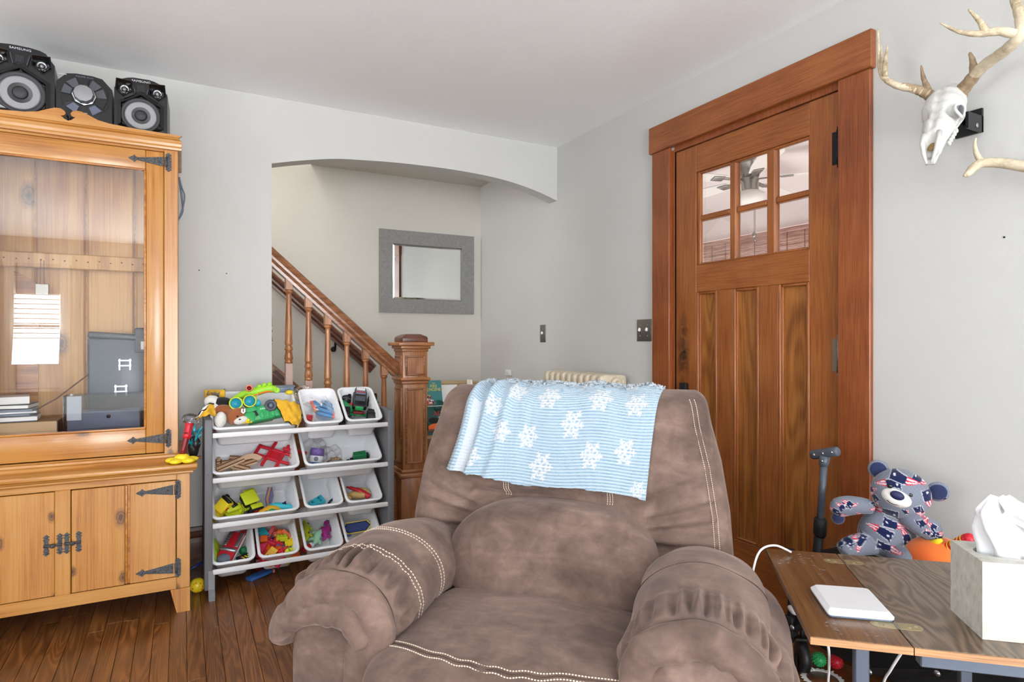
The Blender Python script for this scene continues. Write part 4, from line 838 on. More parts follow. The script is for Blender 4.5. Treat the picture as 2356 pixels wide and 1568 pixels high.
g = G(); g.cyl((-.04, -.034, .012), (.04, -.034, .012), .005, n=8); g.cyl((-.04, .052, .012), (.04, .052, .012), .005, n=8); g.box((0, .008, .016), (.02, .1, .012), bev=.003); g.obj('axles', 'p_green', t)
g = G(); g.box((0, .02, .042), (.05, .11, .022), bev=.006); g.box((0, .03, .06), (.042, .056, .022), bev=.008); g.obj('truck_body', 'p_black', t)
g = G(); g.box((0, .03, .0715), (.034, .04, .002)); r_ = g.obj('roof_panel', 'p_grey_m', t); g = G(); g.box((0, .04, .0728), (.03, .014, .002)); g.obj('white_stripe', 'p_white', r_); g = G(); g.box((0, .022, .0728), (.03, .004, .002)); g.obj('red_stripe', 'p_red', r_)
g = G(); g.box((0, .0, .06), (.036, .004, .018), (R(-25), 0, 0)); g.obj('windscreen', 'p_grey_d', t); g = G(); g.box((0, -.036, .042), (.03, .004, .016), bev=.002); g.obj('grille', 'p_green', t); g = G(); g.box((0, -.04, .026), (.04, .012, .01), bev=.003); g.obj('bumper', 'p_red_dark', t)
t = toy('green_tractor', 'small green toy tractor with large rear tyre behind the monster truck', 0, .765, .2, .03, 30, cat='toy tractor'); g = G(); g.box((0, 0, .01), (.03, .07, .025), bev=.005); g.obj('body', 'p_green', t); g = G(); wheel(g, (-.018, .02, .005), .026, .018, (1, 0, 0), 10); g.obj('tyre', 'rubber', t); g = G(); g.ell((.018, -.01, .015), (.012, .014, .012)); g.obj('red_cap', 'p_red', t); g = G(); g.cyl((.0, -.04, -.005), (.0, -.046, -.005), .012, n=12); g.obj('front_wheel', 'silver', t)
# ---- row 2
tl = ['flat grooved wooden track piece lying across the track pile', 'wooden track piece on edge against the bin side', 'wooden track piece under the flat one', 'wooden track piece pointing at the red trestle', 'short wooden track piece at the front of the pile', 'wooden track piece at the back of the pile']
for q, (x, d, h, rz, L) in enumerate(((.2, .12, .055, 28, .13), (.15, .13, .03, 85, .1), (.175, .155, .03, 5, .12), (.26, .13, .035, 20, .12), (.245, .1, .045, -30, .08), (.26, .175, .03, -12, .12))):
    t = toy('wooden_track', tl[q], 1, x, d, h, rz, group='wooden train tracks'); g = G(); g.box((0, 0, 0), (L, .038, .011), bev=.002, seg=1); g.cyl((L/2+.012, 0, -.0055), (L/2+.012, 0, .0055), .008, n=12); g.box((L/2+.004, 0, 0), (.012, .006, .011)); b = g.obj('track_body', 'track_wood', t)
    for s_ in (-1, 1): g = G(); g.box((0, s_*.011, .0054), (L, .006, .0012)); g.obj('groove', 'p_brown', b)
t = toy('curved_track', 'curved wooden track piece arching behind the pile', 1, .285, .16, .05, 10, rx=60, group='wooden train tracks'); pts = [(.08*math.cos(a)-.0, .08*math.sin(a)-.06) for a in np.linspace(R(40), R(140), 10)]; pi_ = [(.055*math.cos(a), .055*math.sin(a)-.06) for a in np.linspace(R(140), R(40), 10)]; g = G(); g.prism(pts+pi_, .01); g.obj('track_body', 'track_wood', t)
t = toy('red_trestle', 'red plastic trestle lying on the wooden tracks', 1, .4, .165, .05, -32, rx=12)
for sx in (-1, 1): g = G(); g.box((0, sx*.022, 0), (.15, .012, .012), bev=.002, seg=1); g.obj('long_beam', 'p_red', t)
for x in (-.07, -.02, .035): g = G(); g.box((x, 0, 0), (.012, .13 if x > -.05 else .06, .012), bev=.002, seg=1); g.obj('cross_beam', 'p_red', t)
g = G(); g.box((.07, .045, .002), (.1, .012, .012), (0, 0, R(6)), bev=.002, seg=1); g.obj('long_beam', 'p_red', t); g = G(); g.box((.08, -.05, .002), (.09, .012, .012), (0, 0, R(6)), bev=.002, seg=1); g.obj('long_beam', 'p_red', t); g = G(); g.box((.0, 0, -.003), (.05, .04, .006), bev=.002, seg=1); g.obj('deck_plate', 'p_red', t); g = G(); g.cyl((.075, .02, -.008), (.075, .02, .012), .014, n=14); g.obj('wooden_wheel', 'track_wood', t)
bag('zip_bag', 'clear zip bag around the purple jar', 1, .6, .165, .12, .15, h=.045, seed=7, puff=.045)
t = toy('purple_jar', 'purple and white jar inside the clear zip bag', 1, .603, .14, .035, -15, rx=-40, cat='jar'); g = G(); g.lathe([(.026, -.03), (.028, -.02), (.028, .02), (.026, .03), (0, .03)], 22); g.obj('jar_body', 'p_white', t); g = G(); g.lathe([(.0285, .005), (.029, .028), (.027, .036), (0, .036)], 22); g.obj('purple_lid', 'p_purple', t); g = G(); g.lathe([(.0284, -.03), (.0284, -.022)], 22); g.obj('blue_base', 'p_blue', t); g = G(); g.ell((0, -.028, -.008), (.009, .002, .01), nu=10, nv=6); g.obj('printed_spot', 'p_grey_m', t)
bag('zip_bag', 'clear zip bag of small brown bits', 1, .675, .145, .11, .11, h=.035, seed=12, puff=.03)
t = toy('sorting_sticks', 'small brown and red sticks in the second zip bag', 1, .68, .12, .02)
for q in range(7): g = G(); g.cyl((-.03+.004*q, -.01+q*.005, .0), (.025+.003*q, .01-q*.004, .012), .004, n=6); g.obj('stick', 'p_tan' if q % 2 else 'p_brown', t)
t = toy('train_wagon', 'green and black toy train wagon with chain in the bin', 1, .82, .125, .016, 6); g = G(); g.box((0, 0, .012), (.052, .026, .026), bev=.003); g.obj('wagon_box', 'p_green_d', t); g = G(); g.box((0, 0, -.004), (.072, .02, .008), bev=.002, seg=1); g.box((.034, 0, .006), (.008, .022, .018), bev=.002, seg=1); c_ = g.obj('chassis', 'p_black', t)
for q in range(5): g = G(); g.ell((-.045-q*.013, -.004*q, -.004-.002*q), (.008, .006, .004), nu=10, nv=6); g.obj('chain_link', 'p_black', t)
for x in (-.018, .018):
    for y in (-.012, .012): g = G(); wheel(g, (x, y, -.008), .007, .004, (0, 1, 0)); g.obj('wheel', 'p_black', c_)
# ---- row 3
t = toy('yellow_truck', 'yellow and black toy truck standing on its tail in a bin', 2, .172, .118, .045, 25, ry=-48, rx=12, cat='toy truck'); g = G(); g.box((.02, 0, .02), (.06, .05, .04), bev=.008); g.box((-.03, 0, .012), (.05, .045, .026), bev=.005); g.obj('body', 'p_yellow', t); g = G(); g.box((.048, 0, .032), (.012, .046, .02), bev=.004); g.box((-.005, 0, -.004), (.11, .035, .014), bev=.003); g.obj('chassis', 'p_black', t); g = G(); g.box((.02, -.026, .025), (.012, .003, .014)); g.obj('red_door', 'p_red', t)
for x in (-.035, .035):
    for y in (-.028, .028): g = G(); wheel(g, (x, y, -.006), .016, .014, (0, 1, 0), 10); w_ = g.obj('tyre', 'rubber', t); g = G(); g.cyl((x, y-.0075, -.006), (x, y+.0075, -.006), .008, n=10); g.obj('rim', 'p_yellow', w_)
t = toy('lime_tractor', 'lime and black toy tractor with roofed cab and cattle trailer', 2, .278, .13, .042, 20, rx=14, cat='toy tractor'); g = G(); g.box((.0, 0, .05), (.05, .05, .006), bev=.003); g.box((-.05, 0, .014), (.05, .026, .022), bev=.005); g.obj('roof_and_hood', 'p_lime_y', t); g = G(); g.box((0, 0, .03), (.04, .04, .036), bev=.004); g.box((-.02, 0, 0), (.09, .024, .014), bev=.003); g.obj('cab', 'p_black', t)
for s_ in (-1, 1): g = G(); wheel(g, (.014, s_*.03, .004), .026, .018, (0, 1, 0), 12); w_ = g.obj('tyre', 'rubber', t); g = G(); g.cyl((.014, s_*.024, .004), (.014, s_*.04, .004), .013, n=12); g.obj('rim', 'p_red', w_); g = G(); g.box((.014, s_*.03, .033), (.04, .018, .006), (0, R(10), 0), bev=.002); g.obj('mudguard', 'p_lime_y', t)
t = toy('lime_loader', 'lime slatted toy trailer beside the yellow truck', 2, .218, .085, .045, 22, cat='toy'); g = G(); g.box((0, 0, 0), (.06, .035, .012), bev=.003); g.obj('bed', 'p_lime_y', t)
for q in range(5): g = G(); g.box((.02+q*.008, 0, .012), (.0035, .035, .012), (0, R(30), 0)); g.obj('slat', 'p_lime_y', t)
t = toy('board_book', 'small purple board book standing in the bin', 2, .372, .165, .045, 75, rx=80, cat='book'); g = G(); g.box((0, 0, 0), (.07, .05, .004)); g.box((0, 0, .014), (.07, .05, .004)); g.obj('cover', 'p_purple', t); g = G(); g.box((.002, 0, .007), (.066, .046, .01)); g.obj('pages', 'p_tan', t)
t = toy('plastic_shark', 'pale blue plastic shark with dark fins in the bin', 2, .437, .09, .035, -14); g = G(); g.tube([(-.06, 0, .006), (-.03, 0, .01), (.0, 0, .01), (.03, 0, .006), (.055, 0, 0)], [.006, .013, .015, .01, .003], 12); g.obj('shark_body', 'p_teal', t); MATc = MAT['p_teal']
g = G(); g.prism([(0, 0), (.02, 0), (.016, .018)], .004, trs((-.01, .002, .02), (R(90), 0, 0))); g.prism([(0, -.012), (.012, 0), (0, .014)], .004, trs((.05, .002, .004), (R(90), 0, 0))); g.obj('fins', 'p_navy', t)
t = toy('orange_lizard', 'orange, green and black plastic lizard at the bin front', 2, .372, .075, .035, 8); g = G(); g.tube([(-.06, -.01, 0), (-.03, 0, .008), (0, .006, .012), (.03, .002, .008), (.055, -.008, .0)], [.006, .012, .016, .012, .004], 12); g.obj('lizard_body', 'p_yellow_gold', t); g = G(); g.ell((.005, -.01, .014), (.014, .01, .01)); g.obj('green_patch', 'p_green', t); g = G(); g.ell((-.015, -.012, .012), (.01, .008, .01)); g.obj('black_patch', 'p_black', t)
t = toy('wood_wedge', 'tan wooden wedge at the front of the truck bin', 2, .335, .068, .04, 10); g = G(); g.prism([(-.03, -.012), (.03, -.012), (.0, .018)], .012); g.obj('wedge', 'p_tan', t)
t = toy('pink_bead', 'small coral bead toy at the bin end by the shark', 2, .478, .09, .03); g = G(); g.ell((0, 0, 0), (.008, .008, .012)); g.cyl((0, 0, .01), (0, 0, .018), .004, .002, 8); g.obj('bead', 'p_pink', t)
t = toy('teal_block', 'teal puzzle piece with round studs', 2, .602, .135, .012, 12); g = G(); g.prism([(-.035, -.018), (-.024, -.028), (.036, -.022), (.03, .022), (-.034, .0)], .014, trs((0, 0, -.007))); b = g.obj('block', 'p_teal', t)
for x, y in ((-.02, -.01), (.012, .004), (.016, -.012)): g = G(); g.cyl((x, y, .006), (x, y, .009), .006, n=12); g.obj('stud', 'p_teal_in', b)
t = toy('blue_clip', 'small navy and blue clip toy near the teal piece', 2, .676, .115, .012, 30); g = G(); g.tube([(-.02, 0, 0), (-.004, .004, .006), (.01, .0, .014)], .006, 8); g.obj('clip_arm', 'p_navy', t); g = G(); g.ell((.014, .0, .012), (.012, .005, .014)); g.obj('blue_disc', 'p_blue_soft', t)
t = toy('red_dinosaur', 'tan plastic dinosaur with a crimson crest and back', 2, .805, .125, .035, -32); g = G(); g.tube(catmull([(-.055, .012, .012), (-.03, .012, .014), (0, .01, .014), (.03, .006, .01), (.06, .0, .004)], 4), [.004]*3+[.008]*4+[.012]*5+[.014]*5, 10); g.obj('crest', 'p_red', t)
g = G(); g.tube(catmull([(-.04, -.02, 0), (-.01, -.012, .004), (.02, -.004, .004), (.045, .016, .008), (.02, .03, .006)], 4), [.008]*3+[.016]*8+[.012]*6, 10); g.obj('dino_body', 'p_tan', t)
for x, y in ((-.045, -.03), (-.025, -.035), (.01, .035)): g = G(); g.ell((x, y, 0), (.014, .01, .01), nu=12, nv=8); g.obj('leg', 'p_tan', t)
# ---- row 4
t = toy('fire_engine', 'red and silver toy fire engine with ladder tail', 3, .208, .145, .035, 65, cat='toy truck'); g = G(); g.box((0, 0, .014), (.15, .056, .034), bev=.006); g.obj('body', 'p_red', t); g = G(); g.ell((-.072, 0, .022), (.024, .026, .018)); w_ = g.obj('windscreen', 'p_grey_m', t)
g = G(); g.box((-.032, 0, .03), (.016, .062, .016), (0, 0, 0), bev=.006); g.obj('roof_bar', 'silver', t)
for s_ in (-1, 1): g = G(); g.box((.02, s_*.021, .031), (.07, .014, .008), bev=.002); g.obj('side_panel', 'silver', t); g = G(); g.box((.085, s_*.022, .024), (.04, .014, .022), bev=.003); f_ = g.obj('tail_fin', 'p_red_dark', t); g = G(); g.box((.1045, s_*.022, .026), (.003, .011, .015)); g.obj('dark_vent', 'p_black', f_)
for q in range(6): g = G(); g.box((.0+q*.012, .021, .0355), (.002, .013, .001)); g.obj('panel_seam', 'p_grey_d', t)
g = G(); g.box((.085, 0, .036), (.06, .018, .01), bev=.002); g.box((.11, 0, .038), (.022, .026, .006), bev=.002); g.obj('ladder', 'p_grey_m', t); g = G(); g.box((.0, -.029, .008), (.13, .004, .01)); g.obj('side_stripe', 'p_white', t)
t = toy('lime_case', 'clear lime toy case leaning against the bin side', 3, .147, .125, .04, 88, rx=65, cat='case'); g = G(); g.box((0, 0, 0), (.13, .08, .012), bev=.004); g.obj('case_shell', 'p_lime', t)
for x in (-.03, .03): g = G(); g.box((x, 0, .006), (.048, .06, .003), bev=.001); g.obj('window', 'p_lime_y', t)
t = toy('dark_kart', 'black and lime toy kart beside the fire engine', 3, .265, .085, .03, 20, cat='toy car'); g = G(); g.box((0, 0, 0), (.075, .034, .018), bev=.005); g.box((-.03, -.005, .008), (.02, .036, .014), bev=.004); g.obj('kart_body', 'p_black', t)
for q in range(4): g = G(); g.box((-.012+q*.014, -.004, .0098), (.006, .018, .0015), (0, 0, R(30))); g.obj('decal', 'p_lime_y' if q % 2 else 'p_yellow_gold', t)
t = toy('green_ball', 'small green ball behind the black kart', 3, .262, .135, .02, cat='ball'); g = G(); g.ell((0, 0, 0), (.02, .02, .02)); g.obj('ball', 'p_green_d', t)
rr = random.Random(21); cols = ['red', 'orange', 'pink', 'lime_y', 'orange', 'red', 'yellow_gold', 'orange', 'red', 'lime_y', 'pink', 'orange', 'red', 'blue', 'yellow', 'orange', 'pink', 'red', 'lime_y', 'orange', 'teal', 'red', 'coral', 'orange']
shapes = ['ribbed brick', 'wedge', 'studded brick', 'flat plate', 'small cube', 'long bar', 'round peg']; seen_c = {}
for q, c_ in enumerate(cols):
    i_, j_ = q % 5, q//5; x = .345+i_*.032+rr.uniform(-.008, .008); d_ = .02+j_*.042+rr.uniform(-.01, .01); sh = seen_c.get(c_, 0) % 7; seen_c[c_] = sh+1
    nm = {'lime_y': 'lime', 'yellow_gold': 'amber'}.get(c_, c_)
    t = toy('building_block', '%s plastic %s in the pile of building blocks' % (nm, shapes[sh]), 3, x, d_, .045+rr.random()*.02, rr.uniform(0, 180), rr.uniform(-35, 35), rr.uniform(-35, 35), cat='toy block', group='bright building blocks')
    g = G()
    if sh == 0: g.box((0, 0, 0), (.06, .034, .014), bev=.002, seg=1)
    elif sh == 1: g.prism([(-.026, -.02), (.026, -.02), (0, .026)], .022, trs((0, 0, -.011)))
    elif sh == 2: g.box((0, 0, 0), (.048, .03, .022), bev=.002, seg=1)
    elif sh == 3: g.box((0, 0, 0), (.055, .045, .007), bev=.002, seg=1)
    elif sh == 4: g.box((0, 0, 0), (.03, .03, .03), bev=.003, seg=1)
    elif sh == 5: g.box((0, 0, 0), (.075, .018, .016), bev=.002, seg=1)
    else: g.cyl((-.025, 0, 0), (.025, 0, 0), .012, n=12)
    b = g.obj('block', 'p_'+c_, t)
    if sh in (0, 2):
        for u in (-1, 0, 1):
            g = G()
            if sh == 2: g.cyl((u*.014, 0, .011), (u*.014, 0, .015), .005, n=8)
            else: g.box((u*.016, 0, .008), (.004, .03, .004))
            g.obj('stud' if sh == 2 else 'rib', 'p_'+c_, b)
t = toy('lavender_block', 'clear lavender toy piece above the block pile', 3, .395, .2, .03); g = G(); g.box((0, 0, 0), (.05, .02, .03), bev=.006); g.obj('piece', 'p_white', t); g = G(); g.box((0, 0, -.016), (.05, .022, .006), bev=.002); g.obj('lavender_foot', 'p_purple', t)
def dino(nm, lab, x, d, h, rz, m, s_=1.0):
    t = toy(nm, lab, 3, x, d, h, rz); g = G(); P = catmull([(0, -.055*s_, .004), (.006*s_, -.03*s_, .006), (0, 0, .01), (.004, .03*s_, .008), (-.004, .05*s_, .006), (-.0, .07*s_, .006)], 4)
    rs = list(np.interp(np.linspace(0, 1, len(P)), [0, .2, .4, .6, .75, .85, 1], [.004, .012, .02, .015, .01, .014, .008])*s_); g.tube(P, rs, 12); g.obj('body', m, t)
    for x_, y_ in ((-.02, -.02), (.02, -.016), (-.02, .02), (.02, .024)): g = G(); g.tube([(x_*.4, y_, .006), (x_*s_, y_-.004, .006), (x_*1.5*s_, y_-.016*s_, .002)], [.009*s_, .008*s_, .005*s_], 8); g.obj('limb', m, t)
    return t
t = dino('yellow_dinosaur', 'mustard rubber dinosaur with dark spots', .556, .19, .025, -6, 'p_lime_y', 1.0); MAT['p_must'] = MAT['p_yellow_gold']
for y_ in (-.02, .012, .035): g = G(); g.ell((.012, y_, .018), (.005, .006, .004), nu=8, nv=6); g.obj('spot', 'p_brown', t)
dino('mint_dinosaur', 'pale mint rubber dinosaur between the other two', .61, .15, .02, -35, 'p_mint', .9)
t = dino('magenta_dinosaur', 'magenta rubber dinosaur next to the mint one', .65, .165, .03, -20, 'p_magenta', .9)
for x_ in (-.006, .006): g = G(); g.ell((x_, .062, .018), (.003, .003, .003), nu=8, nv=6); g.obj('eye', 'p_white', t)
t = toy('tiny_red_truck', 'tiny red and white toy at the front of the dinosaur bin', 3, .545, .085, .03, 25); g = G(); g.box((0, 0, 0), (.05, .024, .02), bev=.004); g.obj('toy_body', 'p_red', t); g = G(); g.box((.03, .0, .0), (.016, .024, .022), bev=.003); g.obj('white_cab', 'p_white', t)
t = toy('toy_boat', 'blue and yellow toy boat in its bin', 3, .806, .17, .03, 2, rx=38); g = G(); pb = [(-.07, .0), (-.045, -.026), (.045, -.026), (.07, .0), (.05, .024), (-.05, .024)]
g.loft([[(x*.8, y*.8, 0) for x, y in pb], [(x, y, .03) for x, y in pb]], True, (True, True), False); g.obj('hull', 'p_yellow', t); g = G(); g.loft([[(x*.92, y*.86, .0305) for x, y in pb], [(x*.8, y*.7, .034) for x, y in pb]], True, (True, True), False); g.obj('deck', 'p_blue_d', t); g = G(); g.box((-.05, -.03, .004), (.05, .012, .02), bev=.004); g.obj('blue_step', 'p_blue', t)
g = G(); g.box((0, 0, .012), (.12, .05, .016), (0, R(-4), R(28)), bev=.004); o = g.obj('blue_plank_toy', 'p_blue', loc=(.33, 3.2, 0), label='blue toy lying on the floor under the shelf', cat='toy')
g = G(); g.box((.058, .03, .014), (.01, .05, .017), (0, R(-4), R(28)), bev=.003); g.obj('coral_end', 'p_coral', o)
t = thing('dark_toy_under_shelf', 'dark red and grey toy under the shelf between bin bottoms', 'toy', (.345, 3.3, .0)); g = G(); g.box((0, 0, .03), (.05, .03, .06), bev=.004); g.obj('body', 'p_red_dark', t); g = G(); g.box((.03, -.01, .05), (.008, .01, .05)); g.obj('grey_strip', 'p_grey_m', t)
# ================================================================== staircase in the alcove
stairs = mkobj('stairs', None); stairs['kind'] = 'structure'
RISE, RUN, X0 = .2, .215, 1.30
for k in range(1, 9):
    xa = X0-RUN*(k-1); xb = xa-RUN; z = RISE*k
    g = G(); g.b2((xb-.02, 3.67, z-.03), (xa+.022, 4.575, z), bev=.01); g.obj('tread', 'carpet_beige' if k != 4 else 'carpet_beige', stairs)
    g = G(); g.b2((xa-.018, 3.67, z-RISE), (xa, 4.575, z-.03)); g.obj('riser', 'carpet_grey', stairs)
SL = RISE/RUN
def slopeboard(name, m, y0, y1, off0, off1, xa, xb, parent, bev=0):
    zl = lambda x: (X0-x)*SL
    g = G(); g.prism([(xa, zl(xa)+off0), (xb, zl(xb)+off0), (xb, zl(xb)+off1), (xa, zl(xa)+off1)], y1-y0, Matrix(((1, 0, 0, 0), (0, 0, 1, y0), (0, 1, 0, 0), (0, 0, 0, 1)))); return g.obj(name, m, parent)
slopeboard('wall_skirt', 'base_wood', 4.60, YA, -.2, .27, 1.36, -.6, stairs); slopeboard('skirt_cap', 'rail_wood', 4.585, YA, .27, .3, 1.36, -.6, stairs); slopeboard('skirt_bead', 'rail_wood', 4.592, YA, .225, .24, 1.36, -.6, stairs)
slopeboard('outer_string', 'newel_h', 3.6, 3.64, -.3, .06, 1.15, -.6, stairs)
bal = thing('stair_balustrade', 'turned wood stair balustrade with square panelled newel post', 'balustrade', (1.22, 3.62, 0))
# newel: shaft .155 square centred x=1.235,y=3.6
NX, NY = 1.237, 3.605
def nb(name, m, hw, z0, z1, bev=.003, par=bal, seg=2): g = WG(bal); g.b2((NX-hw, NY-hw, z0), (NX+hw, NY+hw, z1), bev=bev, seg=seg); return g.obj(name, m, par)
nb('plinth', 'newel_v', .09, 0, .33); pb_ = nb('plinth_moulding', 'newel_h', .1, .325, .355, .008); nb('shaft', 'newel_v', .078, .35, 1.12)
nb('plinth_moulding', 'newel_h', .088, .355, .375, .006)
nb('neck_moulding', 'newel_h', .094, .905, .925, .007, seg=3); nb('neck_moulding', 'newel_h', .085, .885, .905, .004)
for hw, z0, z1 in ((.084, 1.08, 1.1), (.094, 1.098, 1.118), (.112, 1.116, 1.138)): nb('cap_moulding', 'newel_h', hw, z0, z1, .005)
nb('cap_block', 'cap_dark', .08, 1.138, 1.166, .003); g = WG(bal); g.loft([[(NX+sx*h, NY+sy*h, z) for sx, sy in ((-1, -1), (1, -1), (1, 1), (-1, 1))] for h, z in ((.078, 1.165), (.074, 1.172), (.046, 1.186), (.03, 1.187))], True, (True, True), False); g.obj('cap_top', 'cap_dark', bal)
def npanel(face, z0, z1):
    for z_a, z_b in ((z0, z1),):
        fr = .012; hw = .05
        M_ = {'front': Matrix(((1, 0, 0, NX), (0, 0, -1, NY-.078), (0, 1, 0, 0), (0, 0, 0, 1))), 'left': Matrix(((0, 0, -1, NX-.078), (1, 0, 0, NY), (0, 1, 0, 0), (0, 0, 0, 1)))}[face]
        p = G(); p.M = WG(bal).M @ M_; p.b2((-hw, z_a, -.002), (hw, z_b, .0015)); pn = p.obj('newel_panel', 'newel_v', bal)
        p = G(); p.M = WG(bal).M @ M_
        for a, b in (((-hw-fr, z_a-fr, -.004), (-hw, z_b+fr, .007)), ((hw, z_a-fr, -.004), (hw+fr, z_b+fr, .007)), ((-hw, z_a-fr, -.004), (hw, z_a, .007)), ((-hw, z_b, -.004), (hw, z_b+fr, .007))): p.b2(a, b, bev=.003, seg=2)
        p.obj('panel_bead', 'rail_wood', pn)
for fc in ('front', 'left'): npanel(fc, .95, 1.045); npanel(fc, .42, .85)
# handrail
def rail(parent, m, ya, pts, prof, nm='handrail', W=None):
    a, b = Vector((pts[0][0], ya, pts[0][1])), Vector((pts[1][0], ya, pts[1][1])); d_ = (b-a).normalized(); up = Vector((0, 1, 0)).cross(d_); up = up if up.z > 0 else -up
    g = WG(parent); g.loft([[p+Vector((0, q[0], 0))+up*q[1] for q in prof] for p in (a, b)], True, (True, True), False); return g.obj(nm, m, parent)
prof = [(-.028, -.05), (.028, -.05), (.03, -.036), (.024, -.03), (.034, -.02), (.036, -.008), (.028, -.002), (.034, .01), (.03, .022), (.016, .03), (-.016, .03), (-.03, .022), (-.034, .01), (-.028, -.002), (-.036, -.008), (-.034, -.02), (-.024, -.03), (-.03, -.036)]
rz = lambda x: 1.625-(x-.437)*.905
rail(bal, 'rail_wood', 3.62, ((-.5, rz(-.5)), (1.165, rz(1.165))), prof)
for k, x in enumerate([.2, .31, .419, .527, .634, .741, .85, .961, 1.072]):
    zt = rz(x)-.05; zb = (X0-x)*SL+.04; H_ = zt-zb
    if k == 0:
        pass
    g = WG(bal); g.box((x, 3.62, zt-.02), (.04, .04, .085), bev=.002, seg=1); b_ = g.obj('baluster', 'newel_v', bal)
    g = WG(bal); z1 = zt-.06; z0 = zb+.26
    L = z1-z0; T_ = trs((x, 3.62, 0))
    g.lathe([(.012, z1), (.016, z1-.008), (.0165, z1-.014), (.011, z1-.02), (.0105, z1-.03), (.0155, z0+L*.32), (.0165, z0+L*.27), (.017, z0+L*.262), (.0125, z0+L*.25), (.017, z0+L*.2), (.018, z0+L*.185), (.013, z0+L*.172), (.0165, z0+L*.11), (.0185, z0+L*.06), (.014, z0+L*.045), (.0165, z0+.012), (.017, z0)], 18, T_ @ Matrix.Diagonal((1.28, 1.28, 1, 1))); g.obj('turned_shaft', 'newel_v', b_)
    g = WG(bal); g.b2((x-.02, 3.6, zb), (x+.02, 3.64, z0+.002), bev=.003, seg=1); g.obj('base_block', 'baluster_worn', b_)
# wall handrail
wr = thing('wall_handrail', 'dark moulded handrail on bracket along the stair wall', 'handrail', (.9, 4.56, 1.1))
wz = lambda x: 1.585-(x-.555)*.9
rail(wr, 'cap_dark', 4.565, ((-.5, wz(-.5)), (1.27, wz(1.27))), [(a*.85, b*.95) for a, b in prof]); rail(wr, 'rail_wood', 4.565, ((-.5, wz(-.5)+.036), (1.265, wz(1.265)+.036)), [(-.02, -.006), (.02, -.006), (.016, .006), (-.016, .006)], 'rail_cap')
g = WG(wr); g.tube(catmull([(.99, 4.57, wz(.99)-.05), (.99, 4.575, wz(.99)-.09), (.99, 4.6, wz(.99)-.12), (.99, YA-.004, wz(.99)-.11)], 4), .008, 8); g.lathe([(.02, 0), (.02, .006), (.012, .01)], 14, Matrix(((1, 0, 0, .99), (0, 0, -1, YA-.001), (0, 1, 0, wz(.99)-.11), (0, 0, 0, 1)))); g.obj('bracket', 'iron_dark', wr)
# ------------------------------------------------------------------ mirror
mr = thing('wall_mirror', 'rectangular mirror in a wide grey woven frame on the alcove wall', 'mirror', (1.73, YA, 1.37))
mx0, mx1, mz0, mz1, fw = 1.332, 2.128, 1.366, 2.008, .105
MY = YA-.002
for nm, pts in (('frame_top', [(mx0, mz1), (mx1, mz1), (mx1-fw, mz1-fw), (mx0+fw, mz1-fw)]), ('frame_bottom', [(mx0, mz0), (mx1, mz0), (mx1-fw, mz0+fw), (mx0+fw, mz0+fw)]), ('frame_side', [(mx0, mz0), (mx0, mz1), (mx0+fw, mz1-fw), (mx0+fw, mz0+fw)]), ('frame_side', [(mx1, mz0), (mx1, mz1), (mx1-fw, mz1-fw), (mx1-fw, mz0+fw)])):
    g = WG(mr); n = len(pts); o_ = [(p[0], MY-.022, p[1]) for p in pts]; b_ = [(p[0], MY, p[1]) for p in pts]; g.loft([b_, o_], True, (True, True), False); g.obj(nm, 'frame_grey', mr)
ix0, ix1, iz0, iz1 = mx0+fw, mx1-fw, mz0+fw, mz1-fw; bw = .016
g = WG(mr); g.add([(ix0+bw, MY-.012, iz0+bw), (ix1-bw, MY-.012, iz0+bw), (ix1-bw, MY-.012, iz1-bw), (ix0+bw, MY-.012, iz1-bw), (ix0+bw, MY, iz0+bw), (ix1-bw, MY, iz0+bw), (ix1-bw, MY, iz1-bw), (ix0+bw, MY, iz1-bw)], [(0, 1, 2, 3), (7, 6, 5, 4), (0, 4, 5, 1), (1, 5, 6, 2), (2, 6, 7, 3), (3, 7, 4, 0)]); g.obj('mirror_glass', 'mirror_glass', mr)
g = WG(mr); I = [(ix0, iz0), (ix1, iz0), (ix1, iz1), (ix0, iz1)]; J = [(ix0+bw, iz0+bw), (ix1-bw, iz0+bw), (ix1-bw, iz1-bw), (ix0+bw, iz1-bw)]
g.add([(x, MY-.008, z) for x, z in I]+[(x, MY-.012, z) for x, z in J], [(i, (i+1) % 4, 4+(i+1) % 4, 4+i) for i in range(4)]); g.obj('bevel_edge', 'mirror_bevel', mr)
# ------------------------------------------------------------------ switches, sensor, radiator
def plate(name, lab, y0, y1, z0, z1, n, cat='light switch'):
    t = thing(name, lab, cat, (XR, (y0+y1)/2, z0)); g = WG(t); g.b2((XR-.005, y0, z0), (XR-.0003, y1, z1), bev=.002); g.obj('cover_plate', 'nickel_plate', t)
    for k in range(n):
        y = y0+(y1-y0)*(k+.5)/n; zc = (z0+z1)/2
        g = WG(t); g.b2((XR-.0055, y-.006, zc-.014), (XR-.0045, y+.006, zc+.014)); s_ = g.obj('slot', 'p_grey_d', t); g = WG(t); g.box((XR-.011, y, zc+.004), (.014, .008, .018), (0, R(25), 0), bev=.002); g.obj('toggle', 'white_paint', t)
        for dz in (-.03, .03): g = WG(t); g.ell((XR-.005, y, zc+dz), (.0015, .003, .003), nu=8, nv=6); g.obj('screw', 'silver', t)
plate('single_switch', 'single toggle switch in pewter plate inside the stair alcove', 3.595, 3.665, 1.136, 1.257, 1); plate('double_switch', 'double toggle switch in pewter plate beside the door casing', 2.518, 2.634, 1.143, 1.262, 2)
